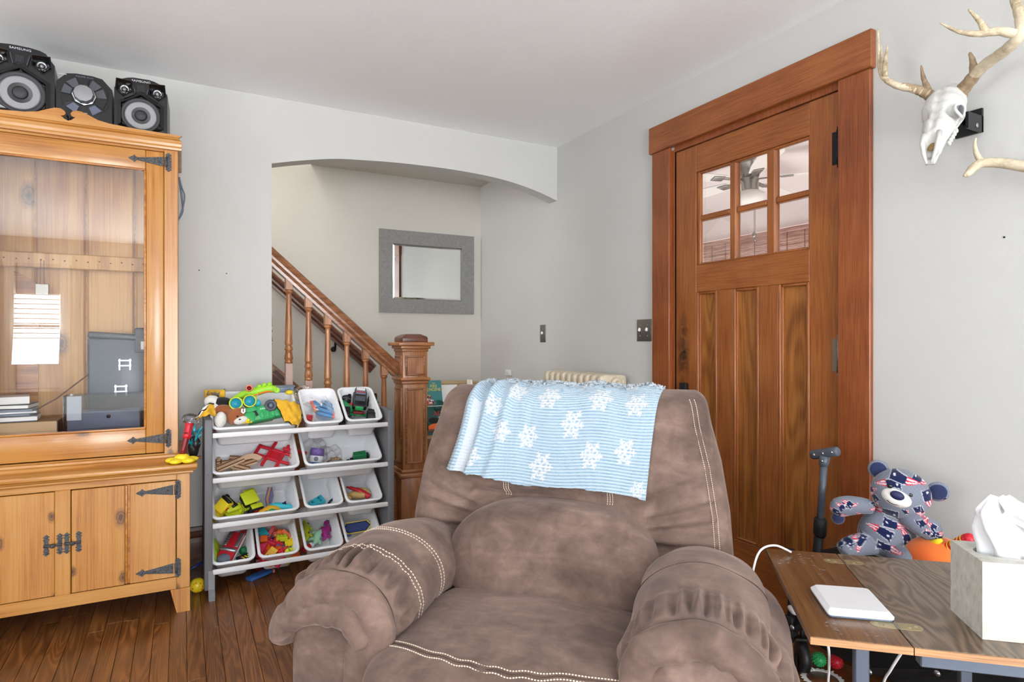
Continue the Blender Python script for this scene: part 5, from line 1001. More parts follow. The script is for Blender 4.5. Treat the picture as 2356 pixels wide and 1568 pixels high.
t = thing('wall_sensor', 'small square white wall sensor in the alcove', 'sensor', (XR, 4.125, .88)); g = WG(t); g.b2((XR-.018, 4.085, .882), (XR-.0005, 4.168, .926), bev=.003); g.obj('housing', 'white_plastic', t); g = WG(t); g.b2((XR-.019, 4.12, .9), (XR-.0178, 4.126, .906)); g.obj('indicator', 'p_grey_m', t)
g = G(); g.tube(catmull([(XR-.004, 4.1, .883), (XR-.004, 4.1, .7), (XR-.004, 4.12, .4), (XR-.03, 4.12, .23)], 4), .003, 6); t2 = g.obj('sensor_cord', 'white_plastic', t)
rd = thing('radiator', 'cream cast-iron column radiator against the wall by the door', 'radiator', (2.08, 2.98, 0))
RXA, RXB = 1.985, 2.165; ny = 10; y0, y1 = 2.7, 3.25
for k in range(ny):
    y = y0+(y1-y0)*k/(ny-1); g = WG(rd); w2 = .021
    prof_ = lambda x0, x1, z0, z1, r_: [(x0+r_-r_*math.sin(a), z1-r_+r_*math.cos(a)) for a in np.linspace(PI/2, 0, 5)]+[(x1-r_+r_*math.sin(a), z1-r_+r_*math.cos(a)) for a in np.linspace(0, PI/2, 5)]+[(x1-r_+r_*math.cos(a), z0+r_-r_*math.sin(a)) for a in np.linspace(0, PI/2, 5)]+[(x0+r_-r_*math.cos(a), z0+r_-r_*math.sin(a)) for a in np.linspace(PI/2, 0, 5)]
    T_ = Matrix(((1, 0, 0, 0), (0, 0, 1, y-w2), (0, 1, 0, 0), (0, 0, 0, 1)))
    for xa in (RXA, RXA+.065, RXA+.13): g.tube([(xa+.025, y, .1), (xa+.025, y, .93)], .0225, 10)
    o_ = prof_(RXA, RXB, .88, .96, .03); rings = [[(x, y-w2*f, z) for x, z in prof_(RXA+i_, RXB-i_, .885+i_*.4, .96-i_, .028)] for f, i_ in ((1, .006), (.6, 0), (-.6, 0), (-1, .006))]; g.loft(rings, True, (True, True), True)
    rings = [[(x, y-w2*f, z) for x, z in prof_(RXA+i_, RXB-i_, .06, .14, .028)] for f, i_ in ((1, .006), (.6, 0), (-.6, 0), (-1, .006))]; g.loft(rings, True, (True, True), True)
    g.obj('section', 'radiator_paint', rd)
g = WG(rd); g.lathe([(.03, 0), (.03, .02), (.022, .026), (.012, .026), (.012, .02)], 16, Matrix(((1, 0, 0, 2.08), (0, 0, -1, y0-.02), (0, 1, 0, .915), (0, 0, 0, 1)))); g.obj('end_boss', 'radiator_paint', rd)
for y in (y0, y1):
    g = WG(rd); g.cyl((RXA+.03, y, 0), (RXA+.03, y, .08), .02, .016); g.cyl((RXB-.03, y, 0), (RXB-.03, y, .08), .02, .016); g.obj('feet', 'radiator_paint', rd)
# ------------------------------------------------------------------ book rack behind the recliner
bk = thing('book_rack', 'white slanted book rack beside the newel post', 'book rack', (1.62, 3.95, 0))
for x in (1.40, 1.86): g = WG(bk); g.prism([(3.78, 0), (4.16, 0), (4.16, .86), (4.1, .86), (3.78, .12)], .014, Matrix(((0, 0, 1, x), (1, 0, 0, 0), (0, 1, 0, 0), (0, 0, 0, 1)))); g.obj('side_panel', 'white_paint', bk)
for k, (y, z) in enumerate(((4.08, .72), (3.98, .545), (3.88, .37), (3.79, .18))):
    g = WG(bk); g.box((1.637, y, z), (.46, .006, .06), (R(-12), 0, 0)); g.obj('sling_front', 'white_paint', bk); g = WG(bk); g.box((1.637, y+.04, z-.028), (.46, .07, .006)); g.obj('shelf_board', 'white_paint', bk)
def picture_book(lab, x, y, z, w_, h_, m, rz=0, rx=-14):
    t = thing('picture_book', lab, 'book', (x, y, z), (R(rx), 0, R(rz)), 'picture books in the rack'); g = G(); g.box((0, 0, h_/2), (w_, .008, h_), bev=.001, seg=1); g.obj('cover', m, t); g = G(); g.box((.001, .001, h_/2), (w_-.001, .006, h_-.006)); g.obj('pages', 'paper_white', t); return t
mat('book_teal', S(70, 140, 142), .4); mat('book_dteal', S(34, 84, 80), .4); mat('book_must', S(176, 140, 60), .4); mat('book_gold', S(230, 216, 110), .5)
b = picture_book('teal picture book of a fire engine in the rack top', 1.525, 4.05, .7, .2, .17, 'book_teal', 0)
for q, (s_, z) in enumerate((('THE', .148), ('FIRE', .128), ('ENGINE', .104))): text('title_lettering', s_, .03 if q else .014, 'book_gold', b, Matrix(((1, 0, 0, .04), (0, 0, -1, -.0048), (0, 1, 0, z), (0, 0, 0, 1))), .0004)
rr = random.Random(9); cc = ['p_white', 'p_red', 'p_black', 'p_coral', 'p_tan', 'p_navy', 'p_white']
for q in range(38):
    g = G(); x = rr.uniform(-.09, .045); z = rr.uniform(.012, .085)*(1-.35*(x+.09)/.13); g.ell((x, -.0045, z), (rr.uniform(.004, .009), .0008, rr.uniform(.005, .011)), nu=8, nv=5); g.obj('cover_figure', cc[q % 7], b)
g = G(); g.box((-.03, -.0044, .012), (.12, .001, .022)); g.obj('cover_ground', 'p_coral', b)
b = picture_book('dark teal picture book with scalloped top in the second tier', 1.55, 3.96, .5, .24, .2, 'book_dteal', 2)
g = G(); g.cyl((.03, -.0045, .195), (.03, .0035, .195), .045, n=28); g.obj('cover_dome', 'book_dteal', b)
text('title_lettering', 'ADD', .044, 'p_red', b, Matrix(((1, 0, 0, .03), (0, 0, -1, -.0052), (0, 1, 0, .145), (0, 0, 0, 1))), .0004)
g = G(); g.box((.01, -.0045, .198), (.13, .0012, .004)); g.obj('cover_line', 'p_white', b)
for q, (x, z, a, b_, m) in enumerate(((-.02, .1, .04, .02, 'p_black'), (.03, .095, .03, .015, 'p_black'), (.0, .05, .07, .028, 'p_orange'), (.05, .055, .012, .035, 'p_black'), (-.075, .07, .012, .05, 'p_black'), (-.03, .03, .05, .012, 'p_brown'), (.045, .12, .03, .006, 'p_white'))): g = G(); g.ell((x, -.0045, z), (a, .0007*(q+1), b_), nu=16, nv=6); g.obj('cover_figure', m, b)
picture_book('mustard picture book behind the dark teal one', 1.5, 4.0, .52, .16, .17, 'book_must', 0)
b = picture_book('white paper folder beside the teal book', 1.66, 4.06, .7, .17, .135, 'paper_white', -4)
b = picture_book('brown covered book low in the rack', 1.48, 3.87, .35, .12, .14, 'p_brown', 0)
b = picture_book('grey landscape book low in the rack', 1.53, 3.83, .22, .2, .14, 'p_grey_m', 0); b = picture_book('navy paperback low in the rack', 1.5, 3.79, .15, .16, .12, 'p_navy', 0)
t = thing('cardboard_carton', 'tan cardboard carton behind the book rack', 'box', (1.83, 4.35, 0)); g = WG(t); g.b2((1.66, 4.2, 0), (2.02, 4.52, .83), bev=.003, seg=1); g.obj('carton_body', 'cardboard', t); g = WG(t); g.b2((1.655, 4.195, .83), (2.025, 4.36, .834)); g.obj('flap', 'cardboard', t)
t = thing('black_post', 'black post of a stand in the alcove corner', 'stand', (2.12, 4.48, 0)); g = WG(t); g.cyl((2.12, 4.48, 0), (2.12, 4.48, .76), .012, n=10); g.b2((2.09, 4.45, .74), (2.15, 4.51, .775), bev=.004); g.lathe([(.06, 0), (.06, .012), (0, .014)], 16, trs((2.12, 4.48, 0))); g.obj('post', 'black_matte', t)
# ================================================================== recliner
rec = thing('recliner', 'brown suede recliner with overstuffed arms and contrast stitching', 'recliner', (.565, 1.115, 0), (0, 0, R(-47)))
def crease(X, Z, segs):
    dd = 0
    for (x0, z0, x1, z1, dep, wd) in segs:
        ax, az_ = x1-x0, z1-z0; L2 = ax*ax+az_*az_; t = min(1, max(0, ((X-x0)*ax+(Z-z0)*az_)/L2)); dx, dz = X-x0-t*ax, Z-z0-t*az_
        dd += dep*(1-.6*t)*math.exp(-(dx*dx+dz*dz)/(wd*wd*(.45+.5*t)))
    return dd
SEG = []
for sx in (-1, 1):
    SEG += [(sx*.25, .665, sx*.42, .715, .016, .014), (sx*.262, .64, sx*.44, .662, .02, .014), (sx*.268, .605, sx*.45, .6, .016, .012), (sx*.2, .7, sx*.36, .775, .008, .012), (sx*.27, .57, sx*.4, .53, .014, .012)]
SEG += [(-.25, .7, .25, .715, .02, .02), (-.05, .72, .1, .745, .008, .01), (.1, .72, .2, .77, .006, .01)]
def back_v(v):
    q = max(0, (v-.86)/.14); Z = .36+.645*v; Y = .505+.155*v
    W = interp(v, [0, .3, .5, .7, .86, 1], [.455, .468, .458, .436, .408, .392])*(1-.07*q**6)
    d_ = (.105+.02*math.sin(PI*min(1, max(0, (v-.5)/.5))))*max(1e-4, 1-q**3)**.5
    return Y, Z, W, d_
def back_front(X, v, side=1):
    Y, Z, W, d_ = back_v(v); e = max(0, 1-min(1, abs(X/W))**4)**.25
    return Vector((X, Y-side*d_*e, Z))
n = 150; rings = []
for i in range(97):
    v = 1-(1-i/96)**1.35 if i > 0 else 0; Y, Z, W, d_ = back_v(v); r_ = []
    for j in range(n):
        a = 2*PI*j/n; ca, sa = math.cos(a), math.sin(a); x = W*math.copysign(abs(ca)**.5, ca); y = d_*math.copysign(abs(sa)**.5, sa)
        yy_ = Y+y
        if y < 0 and .05 < v < .9: yy_ += 1.7*crease(x, Z, SEG)*min(1, -y/d_*1.2)+.003*math.sin(Z*70+3*math.sin(x*9))*math.exp(-((abs(x)-.38)/.07)**2)
        r_.append((x, yy_, Z))
    rings.append(r_)
g = G(); g.loft(rings, True, (True, True), True); bk_ = g.obj('backrest', 'suede', rec)
# lumbar pillow
def sq(c, r_, e, nu, nv, fn=None):
    V = []
    for i in range(nv+1):
        a = -PI/2+PI*i/nv; ca, sa = max(1e-5, math.cos(a))**e, math.copysign(abs(math.sin(a))**e, math.sin(a)); row = []
        for j in range(nu):
            b = 2*PI*j/nu; cb, sb = math.cos(b), math.sin(b); p = [r_[0]*ca*math.copysign(abs(cb)**e, cb), r_[1]*ca*math.copysign(abs(sb)**e, sb), r_[2]*sa]
            if fn: p = fn(*p)
            row.append((c[0]+p[0], c[1]+p[1], c[2]+p[2]))
        V.append(row)
    return V
def lum(x, y, z):
    top = max(0, z/.13); x *= 1-.22*top**2.2; y += .05*(z/.13)+.04*max(0, abs(x)-.15)*1.5
    z -= .02*max(0, (abs(x)-.12))*2
    y += .004*math.sin(z*60+x*10)*max(0, (abs(x)-.16)/.1)
    return x, y, z
g = G(); g.loft(sq((0, .415, .575), (.285, .085, .13), .62, 96, 48, lum), True, (True, True), True); g.obj('lumbar_cushion', 'suede', rec)
# seat cushion
SC, SR, SE = (0, .16, .395), (.305, .3, .1), .5
def seatz(X, Y): k_ = 1-abs((X-SC[0])/SR[0])**(2/SE)-abs((Y-SC[1])/SR[1])**(2/SE); return SC[2]+SR[2]*max(0, k_)**(SE/2)
def seatf(x, y, z): 
    if z > 0: z += .014*(1-(x/.305)**2)*(1-(y/.3)**2)+.0025*math.sin(x*22+y*14)*math.sin(y*19)
    if y < -.12: z += .0025*math.sin(x*70+4*math.sin(x*11))*min(1, (-y-.12)/.1)
    return x, y, z
g = G(); g.loft(sq(SC, SR, SE, 128, 64, seatf), True, (True, True), True); st_ = g.obj('seat_cushion', 'suede', rec)
def stitches(name, fn, parent, n, m='stitch', w_=.0022, h_=.0014, fill=.62):
    g = G()
    for i in range(n):
        a, b = Vector(fn(i/n)), Vector(fn((i+fill)/n)); d_ = b-a
        if d_.length < 1e-6: continue
        g.box((0, 0, 0), (d_.length, w_, h_), M=frame((a+b)/2, d_, Vector((0, 0, 1)) if abs(d_.normalized().z) < .9 else Vector((0, 1, 0))))
    return g.obj(name, m, parent, kind='stuff')
def sline(off):
    def f(t):
        X = -.285+.57*t; Y = -.035-off+.9*X*X
        z = seatz(X, Y)-SC[2]; z = seatf(X, Y-SC[1], z)[2]+SC[2]; return (X, Y, z+.0015)
    return f
stitches('stitching', sline(0), st_, 95); stitches('stitching', sline(.018), st_, 95); stitches('seam', sline(.009), st_, 60, 'suede_crease', .0016, .0004, 1.05)
# arms
def arm(s, nm):
    def pad(hw_in, hw_out, hh, zc, h0, yl0, yb, th_in, th_out, xc, wr, drop=.045):
        nphi, loops = 170, []; hmin = .006
        def spine(phi, y):
            th = phi*(th_out if phi > 0 else th_in); hw = hw_out if phi > 0 else hw_in
            zo = interp(y, [-.12, -.06, 0, .06, .12, .25, .36, .5], [-.09, -.06, -.028, -.010, .001, .012, .006, -.03])*drop/.045
            c = Vector((xc+hw*math.sin(th), y, zc+hh*math.cos(th)+zo)); nn = Vector((math.sin(th)*hh, 0, math.cos(th)*hw)).normalized(); return c, nn
        def hyl(phi): return max(hmin, h0*max(0, 1-abs(phi)**7)**.5), yl0-.015*phi*phi+.055*max(0, abs(phi)-.72)**2/.0784
        def disp(phi, y, yl, h):
            ys = yl+.042
            gath = wr*(math.sin(phi*41+2*math.sin(phi*9+s))+.6*math.sin(phi*67+1.3*s)+.5*math.sin(phi*23+s*2))
            d_ = gath*(math.exp(-((y-ys-.03)/.05)**2)*(1-.93*math.exp(-((y-ys)/.014)**2)) if y > ys else 0)
            if y <= ys: d_ += wr*.4*(math.sin(phi*15+s)+.6*math.sin(phi*31+2*s))*(1-math.exp(-((y-ys)/.012)**2))
            if y > yl+h*.2: d_ -= .008*math.exp(-((y-ys)/.0055)**2)
            d_ += .003*math.sin(y*23+phi*5+s)*math.sin(phi*4+y*9)
            for yk in (.13, .255): d_ -= .0022*math.exp(-((y-yk)/.006)**2)
            return d_
        for i in range(nphi+1):
            phi = -1+2*i/nphi; h, yl = hyl(phi); ys = yl+.042; lp = []
            ytop = list(np.linspace(yb, ys+.1, 30)[:-1])+list(np.linspace(ys+.1, ys+.016, 14)[:-1])+list(np.linspace(ys+.016, ys-.0045, 13))+[yl+h] if yl+h < ys-.005 else list(np.linspace(yb, ys+.1, 30)[:-1])+list(np.linspace(ys+.1, ys+.016, 14)[:-1])+list(np.linspace(ys+.016, yl+h, 14))
            path = [(y, h) for y in ytop]+[(yl+h-h*math.sin(a), h*math.cos(a)) for a in np.linspace(0, PI, 14)[1:]]+[(y, -h) for y in np.linspace(yl+h, yb, 12)[1:]]
            for y, nn_ in path:
                c, nv_ = spine(phi, y); lp.append(c+nv_*(nn_+(disp(phi, y, yl, h) if nn_ > -h*.8 else 0)))
            loops.append(lp)
        g = G(); g.loft(loops, True, (True, True), True, Matrix.Scale(s, 4, (1, 0, 0)))
        def onpad(phi, y, up=0): h, yl = hyl(phi); c, nv_ = spine(phi, y); return c+nv_*(h+disp(phi, y, yl, h)+up)
        return g, spine, onpad, hyl
    XC = .392
    g, sp_, onp, hyl_ = pad(.112, .116, .088, .515, .037, -.004, .5, R(128), R(86), XC, .0085); p1_ = g.obj('arm_pad', 'suede', rec)
    g, _, _, _ = pad(.095, .128, .062, .49, .036, -.006, .48, R(100), R(122), XC+.02, .006); g.obj('arm_under_pad', 'suede', rec)
    def sl(yk):
        def f(t):
            phi = -.98+1.75*t; p = onp(phi, yk+.02*phi*phi, .0012); return (p.x*s, p.y, p.z)
        return f
    def seamf(t):
        phi = -.9+1.8*t; p = onp(phi, hyl_(phi)[1]+.042, .0); return (p.x*s, p.y, p.z)
    stitches('seam', seamf, p1_, 170, 'suede_crease', .0022, .0022, 1.15)
    if s < 0:
        for yk in (.124, .137, .25, .263): stitches('stitching', sl(yk), p1_, 62)
    else:
        for yk in (.255,): stitches('seam', sl(yk), p1_, 62, 'suede_crease', .002, .001, 1.05)
    # arm body and front panel
    g = G(); rr_ = []
    for z, ix in ((.03, .012), (.045, 0), (.2, 0), (.4, .0), (.47, .004), (.51, .02), (.525, .08)):
        rr_.append([(s*(XC+.02)+x, (.265+y), z) for x, y, _ in rrect(.25-2*ix, .5-ix*.6, .05, 0, 0, 7)])
    g.loft(rr_, True, (True, True), True); g.obj('arm_body', 'suede', rec)
    g = G(); rr_ = []
    for z, w_, d_ in ((.03, .13, .05), (.06, .14, .07), (.2, .145, .085), (.34, .14, .09), (.46, .13, .085), (.53, .1, .06)):
        rr_.append([(s*(XC-.085)+x*(1+.05*math.sin(z*90+x*120)), .075+y+.005*math.sin(z*75+x*40), z) for x, y, _ in rrect(w_, d_+.08, .035, 0, 0, 8)])
    g.loft(rr_, True, (True, True), True); g.obj('arm_inner_pleat', 'suede', rec)
arm(-1, 'a'); arm(1, 'b')
# base, footrest front, rear shell
g = G(); g.box((0, .3, .2), (.8, .55, .32), bev=.03, seg=3); g.obj('base', 'suede', rec)
g = G(); g.loft(sq((0, -.07, .22), (.29, .07, .15), .4, 64, 32), True, (True, True), True); g.obj('footrest', 'suede', rec)
# stitching on the backrest
def bst(x_off, z0=.58, z1=.985, sx=1):
    def f(t):
        z = z0+(z1-z0)*t; v = (z-.36)/.645; Y, Z, W, d_ = back_v(v); X = sx*(W*.93-x_off); p = back_front(X, v); return (p.x, p.y-.0015, p.z)
    return f
for xo in (0, .012): stitches('stitching', bst(xo), bk_, 80)
def bmid(X):
    def f(t): z = .7+.11*t; p = back_front(X, (z-.36)/.645); return (X, p.y+1.7*crease(X, z, SEG)-.0012, z)
    return f
for X in (-.155, -.148, -.141, .141, .148, .155): stitches('stitching', bmid(X), bk_, 20)
# ------------------------------------------------------------------ fleece throw over the backrest
vs = np.linspace(.3, 1, 400); prof_f = [back_front(0, v, 1) for v in vs]+[back_front(0, v, -1) for v in vs[::-1][1:]]
vv = [(v, 1) for v in vs]+[(v, -1) for v in vs[::-1][1:]]
al = np.concatenate([[0], np.cumsum([(b-a).length for a, b in zip(prof_f, prof_f[1:])])])
vi = np.arange(len(vv))
def q_of_z(z): i = int(np.argmin([abs(p.z-z) for p in prof_f[:400]])); return al[i]
qtop = al[399]; NS, NQ = 190, 330
qBL, qBR = q_of_z(.762), q_of_z(.727); qE = qtop+.2
flk = [(.27, .26, .085), (.45, .3, .1), (.72, .3, .1), (.9, .33, .09), (.17, .42, .075), (.6, .52, .1), (.38, .64, .085), (.235, .62, .08), (.88, .69, .085), (.72, .74, .09), (.48, .86, .1), (.12, .85, .07), (.96, .95, .06), (.62, .06, .09), (.85, .05, .09)]
def flake(dx, dy):
    r_ = math.hypot(dx, dy)
    if r_ > 1: return 0
    a = math.atan2(dy, dx) % (PI/3); a = a if a < PI/6 else PI/3-a; x, y = r_*math.cos(a), r_*math.sin(a)
    if y < .07 and x < .97: return 1
    for b0 in (.38, .66):
        u = (x-b0)*.5+y*.866; w_ = abs(-(x-b0)*.866+y*.5)
        if w_ < .065 and 0 < u < (.34 if b0 < .5 else .24): return 1
    if r_ < .16: return 1
    return 0
V, C = [], []
cA, cB, cW = np.array(S(106, 150, 176)[:3]), np.array(S(184, 201, 214)[:3]), np.array(S(216, 219, 224)[:3])
PIT = .0086
for i in range(NQ+1):
    tq = i/NQ
    for j in range(NS+1):
        s_ = j/NS; qb = qBL+(qBR-qBL)*(s_**.8); wob = .006*math.sin(s_*9+1)
        q = qb+wob*(1-tq)+(qE-qb)*tq
        fr = min(1, (q-qb)/(qtop-qb)); xl = -.335+(.068)*fr+.012*math.sin(fr*5); xr = .245+.035*fr
        X = xl+(xr-xl)*s_
        k = int(np.searchsorted(al, q)); k = min(max(k, 1), len(al)-1); f = (q-al[k-1])/(al[k]-al[k-1]); p0 = prof_f[k-1].lerp(prof_f[k], f)
        v_, sd = vv[min(k, len(vv)-1)]; Y, Z, W, d_ = back_v(v_); e = max(0, 1-min(1, abs(X/W))**4)**.25
        P = Vector((X, Y-sd*d_*e, Z-.012*max(0, v_-.86)/.14*abs(X/W)**3))
        tn = prof_f[min(k+1, len(prof_f)-1)]-prof_f[max(k-2, 0)]; nrm = Vector((0, -tn.z, tn.y)).normalized()
        fold = .024*math.exp(-((s_-.035)/.03)**2)+.026*math.exp(-((s_-.125-.02*fr)/.028)**2)+.012*math.exp(-((s_-.225-.02*fr)/.026)**2)+.008*math.exp(-((s_-.33)/.03)**2)*fr
        und = .006*math.sin(s_*26+fr*3)*(.25+.75*max(0, min(1, (fr-.55)/.4)))*min(1, s_*3)+.005*math.sin(s_*11)*(1-fr)
        top = .014*max(0, math.sin(s_*21+1))*math.exp(-((q-qtop)/.04)**2)
        ph = (q+.004*math.sin(s_*14+fr*2)+.012*math.sin(s_*5)*0-.35*fold*math.sin(fr*3))/PIT
        rib = abs(math.sin(PI*ph))
        tp = math.exp(-((q-qtop)/.05)**2); off = .007+fold*(1-.75*tp)+und*(1-.5*tp)+top*.3+.0036*rib**.7
        P += nrm*off
        V.append(P); m_ = 0
        ty = 1-fr
        for cx, cyy, r_ in flk:
            dx, dy = (s_-cx)*.56/r_*1.45, (ty-cyy)*.285/r_*1.45
            if abs(dx) < .55 and abs(dy) < .55: m_ = max(m_, flake(dx*1.9, dy*1.9))
        c = cA+(cB-cA)*min(1, rib**.8*1.15)
        if m_: c = cW*(.9+.1*rib)
        if .052 < s_ < .085+.02*(1-fr) and fr < .62: c = cB*.4+cW*.6
        if sd < 0 or q > qtop-.03: c = c*.35+cB*.3+cW*.35
        C.append(c)
bl = thing('throw_blanket', 'pale blue ribbed fleece throw with white snowflakes over the recliner back', 'blanket', (.565, 1.115, .73), (0, 0, R(-47)))
o = cmesh('fleece', [(p.x, p.y, p.z-.73) for p in V], gridfaces(NQ+1, NS+1), np.array(C), 'fleece', bl)
md = o.modifiers.new('thickness', 'SOLIDIFY'); md.thickness = .006; md.offset = -1
# ================================================================== folding side table
tb = thing('side_table', 'dark wood side table with folding leaf and blue-grey metal legs', 'side table', (1.021, .735, 0), (0, 0, R(-42)))
LW, TWD, TD = .17, .44, .495
g = G(); g.b2((0, 0, .585), (LW-.001, TD, .6), bev=.0015, seg=1); lf = g.obj('table_leaf', 'leaf_wood', tb)
g = G(); g.b2((0, -.0012, .586), (LW-.001, .001, .599)); g.obj('leaf_edge', 'table_edge', lf)
g = G(); g.b2((LW+.001, 0, .585), (LW+TWD, TD, .6), bev=.0015, seg=1); tp_ = g.obj('table_top', 'table_v', tb)
g = G(); g.b2((LW+.001, -.0012, .586), (LW+TWD, .001, .599)); g.obj('top_edge', 'table_edge', tp_)
for y in (.085, TD-.06):
    g = G(); rrp = [(x, y_) for x, y_, _ in rrect(.09, .028, .0139, 0, 0, 7)]; g.prism([(LW+x, y+y_) for x, y_ in rrp], .0012, trs((0, 0, .5995))); h_ = g.obj('hinge_plate', 'brass_old', tb)
    g = G(); g.box((LW, y, .6008), (.006, .03, .0012)); g.obj('hinge_knuckle', 'nickel', h_)
    for dx in (-.034, -.02, .02, .034): g = G(); g.ell((LW+dx, y+(.004 if abs(dx) > .03 else -.004), .6008), (.0045, .0045, .0012), nu=10, nv=6); g.obj('screw', 'brass_old', h_)
rr = random.Random(4)
g = G()
for q in range(46):
    cx_, cy_ = rr.choice([(.05, .42), (.09, .44), (.05, .06), (.12, .03), (.1, .33)]); x, y = cx_+rr.gauss(0, .022), cy_+rr.gauss(0, .02)
    if .006 < x < LW-.006 and .006 < y < TD-.006: g.box((x, y, .6002), (rr.uniform(.002, .009), rr.uniform(.0008, .002), .0004), (0, 0, R(rr.uniform(-40, 40))))
g.obj('scuff_marks', 'shade_grey', lf, kind='stuff')
for x in (LW+.004, LW+TWD-.03):
    for y in (.07, TD-.06):
        xl = (x-.085 if y < .2 else x+.24) if x < .3 else x; g = G(); g.b2((xl, y-.02, 0), (xl+.025, y, .572), bev=.002, seg=1); g.obj('leg', 'metal_blue', tb)
g = G(); g.b2((LW+.015, .012, .56), (LW+TWD, .037, .585), bev=.002, seg=1); g.b2((LW+.015, TD-.04, .56), (LW+TWD, TD-.015, .585), bev=.002, seg=1); g.obj('apron_bar', 'metal_blue', tb)
g = G(); g.b2((LW-.08, .07, .572), (LW+.03, .09, .585)); g.b2((LW-.08, TD-.06, .572), (LW+.03, TD-.04, .585)); g.obj('leaf_support', 'metal_blue', tb)
t = thing('white_charger', 'flat square white charger on the table leaf', 'charger', (1.211, .781, .6), (0, 0, R(-40)))
g = G(); g.loft([[(x, y, z) for x, y, _ in rrect(a, b, .008, 0)] for a, b, z in ((.116, .13, .0005), (.118, .132, .003), (.118, .132, .005))], True, (True, True), True); g.obj('grey_base', 'p_grey_m', t)
g = G(); g.loft([[(x, y, z) for x, y, _ in rrect(a, b, .008, 0)] for a, b, z in ((.12, .134, .005), (.121, .135, .009), (.106, .12, .017), (.105, .119, .0172))], True, (True, True), False); g.obj('white_top', 'white_plastic', t)
# tissue box
def marble():
    k = NT('tissue_box_print'); v = k.obj(False); a = k.n('ShaderNodeVectorRotate', rotation_type='EULER_XYZ', i_Vector=v); a.inputs['Rotation'].default_value = (.5, .7, .6)
    v2 = k.n('ShaderNodeVectorMath', operation='MULTIPLY', i0=a.outputs[0], i1=(.25, 1, 1)).outputs[0]; n_ = k.noise(v2, 60, 4, .65, .3); n2 = k.noise(v2, 14, 3)
    k.P(Base_Color=k.mix(k.math('MULTIPLY_ADD', n2, 2, -.7, True), k.ramp(n_, [(.3, S(166, 164, 152)), (.5, S(194, 193, 184)), (.7, S(208, 207, 200))]), S(180, 178, 164)), Roughness=.5)
marble()
t = thing('tissue_box', 'pale marble-print tissue box with a tissue pulled up', 'tissue box', (1.377, .583, .6), (0, 0, R(-42)))
g = G(); w_ = .0635
g.loft([[(x, y, z) for x, y in ((-w_, -w_), (w_, -w_), (w_, w_), (-w_, w_))] for z in (.0005, .142)], True, (True, False), False)
hole = [(.05*math.cos(2*PI*q/24), .034*math.sin(2*PI*q/24)) for q in range(24)]; sqr = []
for q in range(24):
    a = 2*PI*q/24; m_ = max(abs(math.cos(a)), abs(math.sin(a))); sqr.append((w_*math.cos(a)/m_, w_*math.sin(a)/m_))
g.loft([[(x, y, .142) for x, y in sqr], [(x, y, .142) for x, y in hole], [(x*.98, y*.98, .12) for x, y in hole]], True, (False, True), False); g.obj('carton', 'tissue_box_print', t)
P = []; rr = random.Random(8)
for i in range(25):
    f = i/24; row = []; z = .128+.115*f; wd = interp(f, [0, .2, .5, .8, 1], [.03, .028, .034, .03, .016]); cx_ = interp(f, [0, .4, .75, 1], [.005, -.005, -.018, -.006])
    for j in range(37):
        a = 2*PI*j/36; fold = 1+.34*math.sin(3*a+2.2*f)+.2*math.sin(5*a-3*f+1)+.08*math.sin(9*a+5*f); r_ = wd*fold
        row.append((cx_+r_*math.cos(a)*1.1, r_*math.sin(a)*.6, z+.01*math.sin(2*a+1)*f))
    P.append(row)
P.append([(cx_, 0, z+.004)]*37)
g = G(); g.grid(P); g.obj('tissue', 'tissue', t)
k = G(); fl = []
for i in range(17):
    f = i/16; fl.append([(-.01+.085*f+.004*math.sin(v*7), -.016-.012*math.sin(f*4)+.010*math.sin(v*9+f*5), .236-.085*f*f-.006+(v-.5)*.05*(1-.4*f)) for v in np.linspace(0, 1, 13)])
k.grid(fl); k.obj('tissue_flap', 'tissue', t, fixn=False)
# cables
g = G(); g.tube(catmull([(1.16, .93, .02), (1.2, .955, .2), (1.225, .985, .347), (1.232, 1.03, .447), (1.243, 1.057, .513), (1.262, 1.066, .574), (1.299, 1.075, .612), (1.337, 1.062, .622), (1.37, 1.04, .606)], 6), .0028, 8); g.obj('charger_cable', 'cable_white', label='white cable looping over the table far corner', cat='cable')
g = G(); g.tube(catmull([(1.11, .775, .584), (1.114, .763, .548), (1.162, .794, .484), (1.206, .827, .411), (1.3, .9, .2), (1.34, .93, .01)], 6), .0026, 8); g.obj('charger_cable', 'cable_white', label='white cable hanging straight down under the table leaf', cat='cable')
g = G(); g.tube(catmull([(1.17, .65, .584), (1.189, .666, .561), (1.222, .705, .502), (1.258, .743, .439), (1.34, .82, .25), (1.37, .86, .01)], 6), .0026, 8); g.obj('charger_cable', 'cable_white', label='white cable slanting under the table main top', cat='cable')
g = G(); g.tube(catmull([(1.12, 1.0, .42), (1.194, .947, .404), (1.216, .935, .379), (1.238, .923, .34), (1.3, .9, .15), (1.36, .9, .005)], 6), .0026, 8); g.obj('charger_cable', 'cable_white', label='white cable dropping beside the recliner arm to the floor', cat='cable')
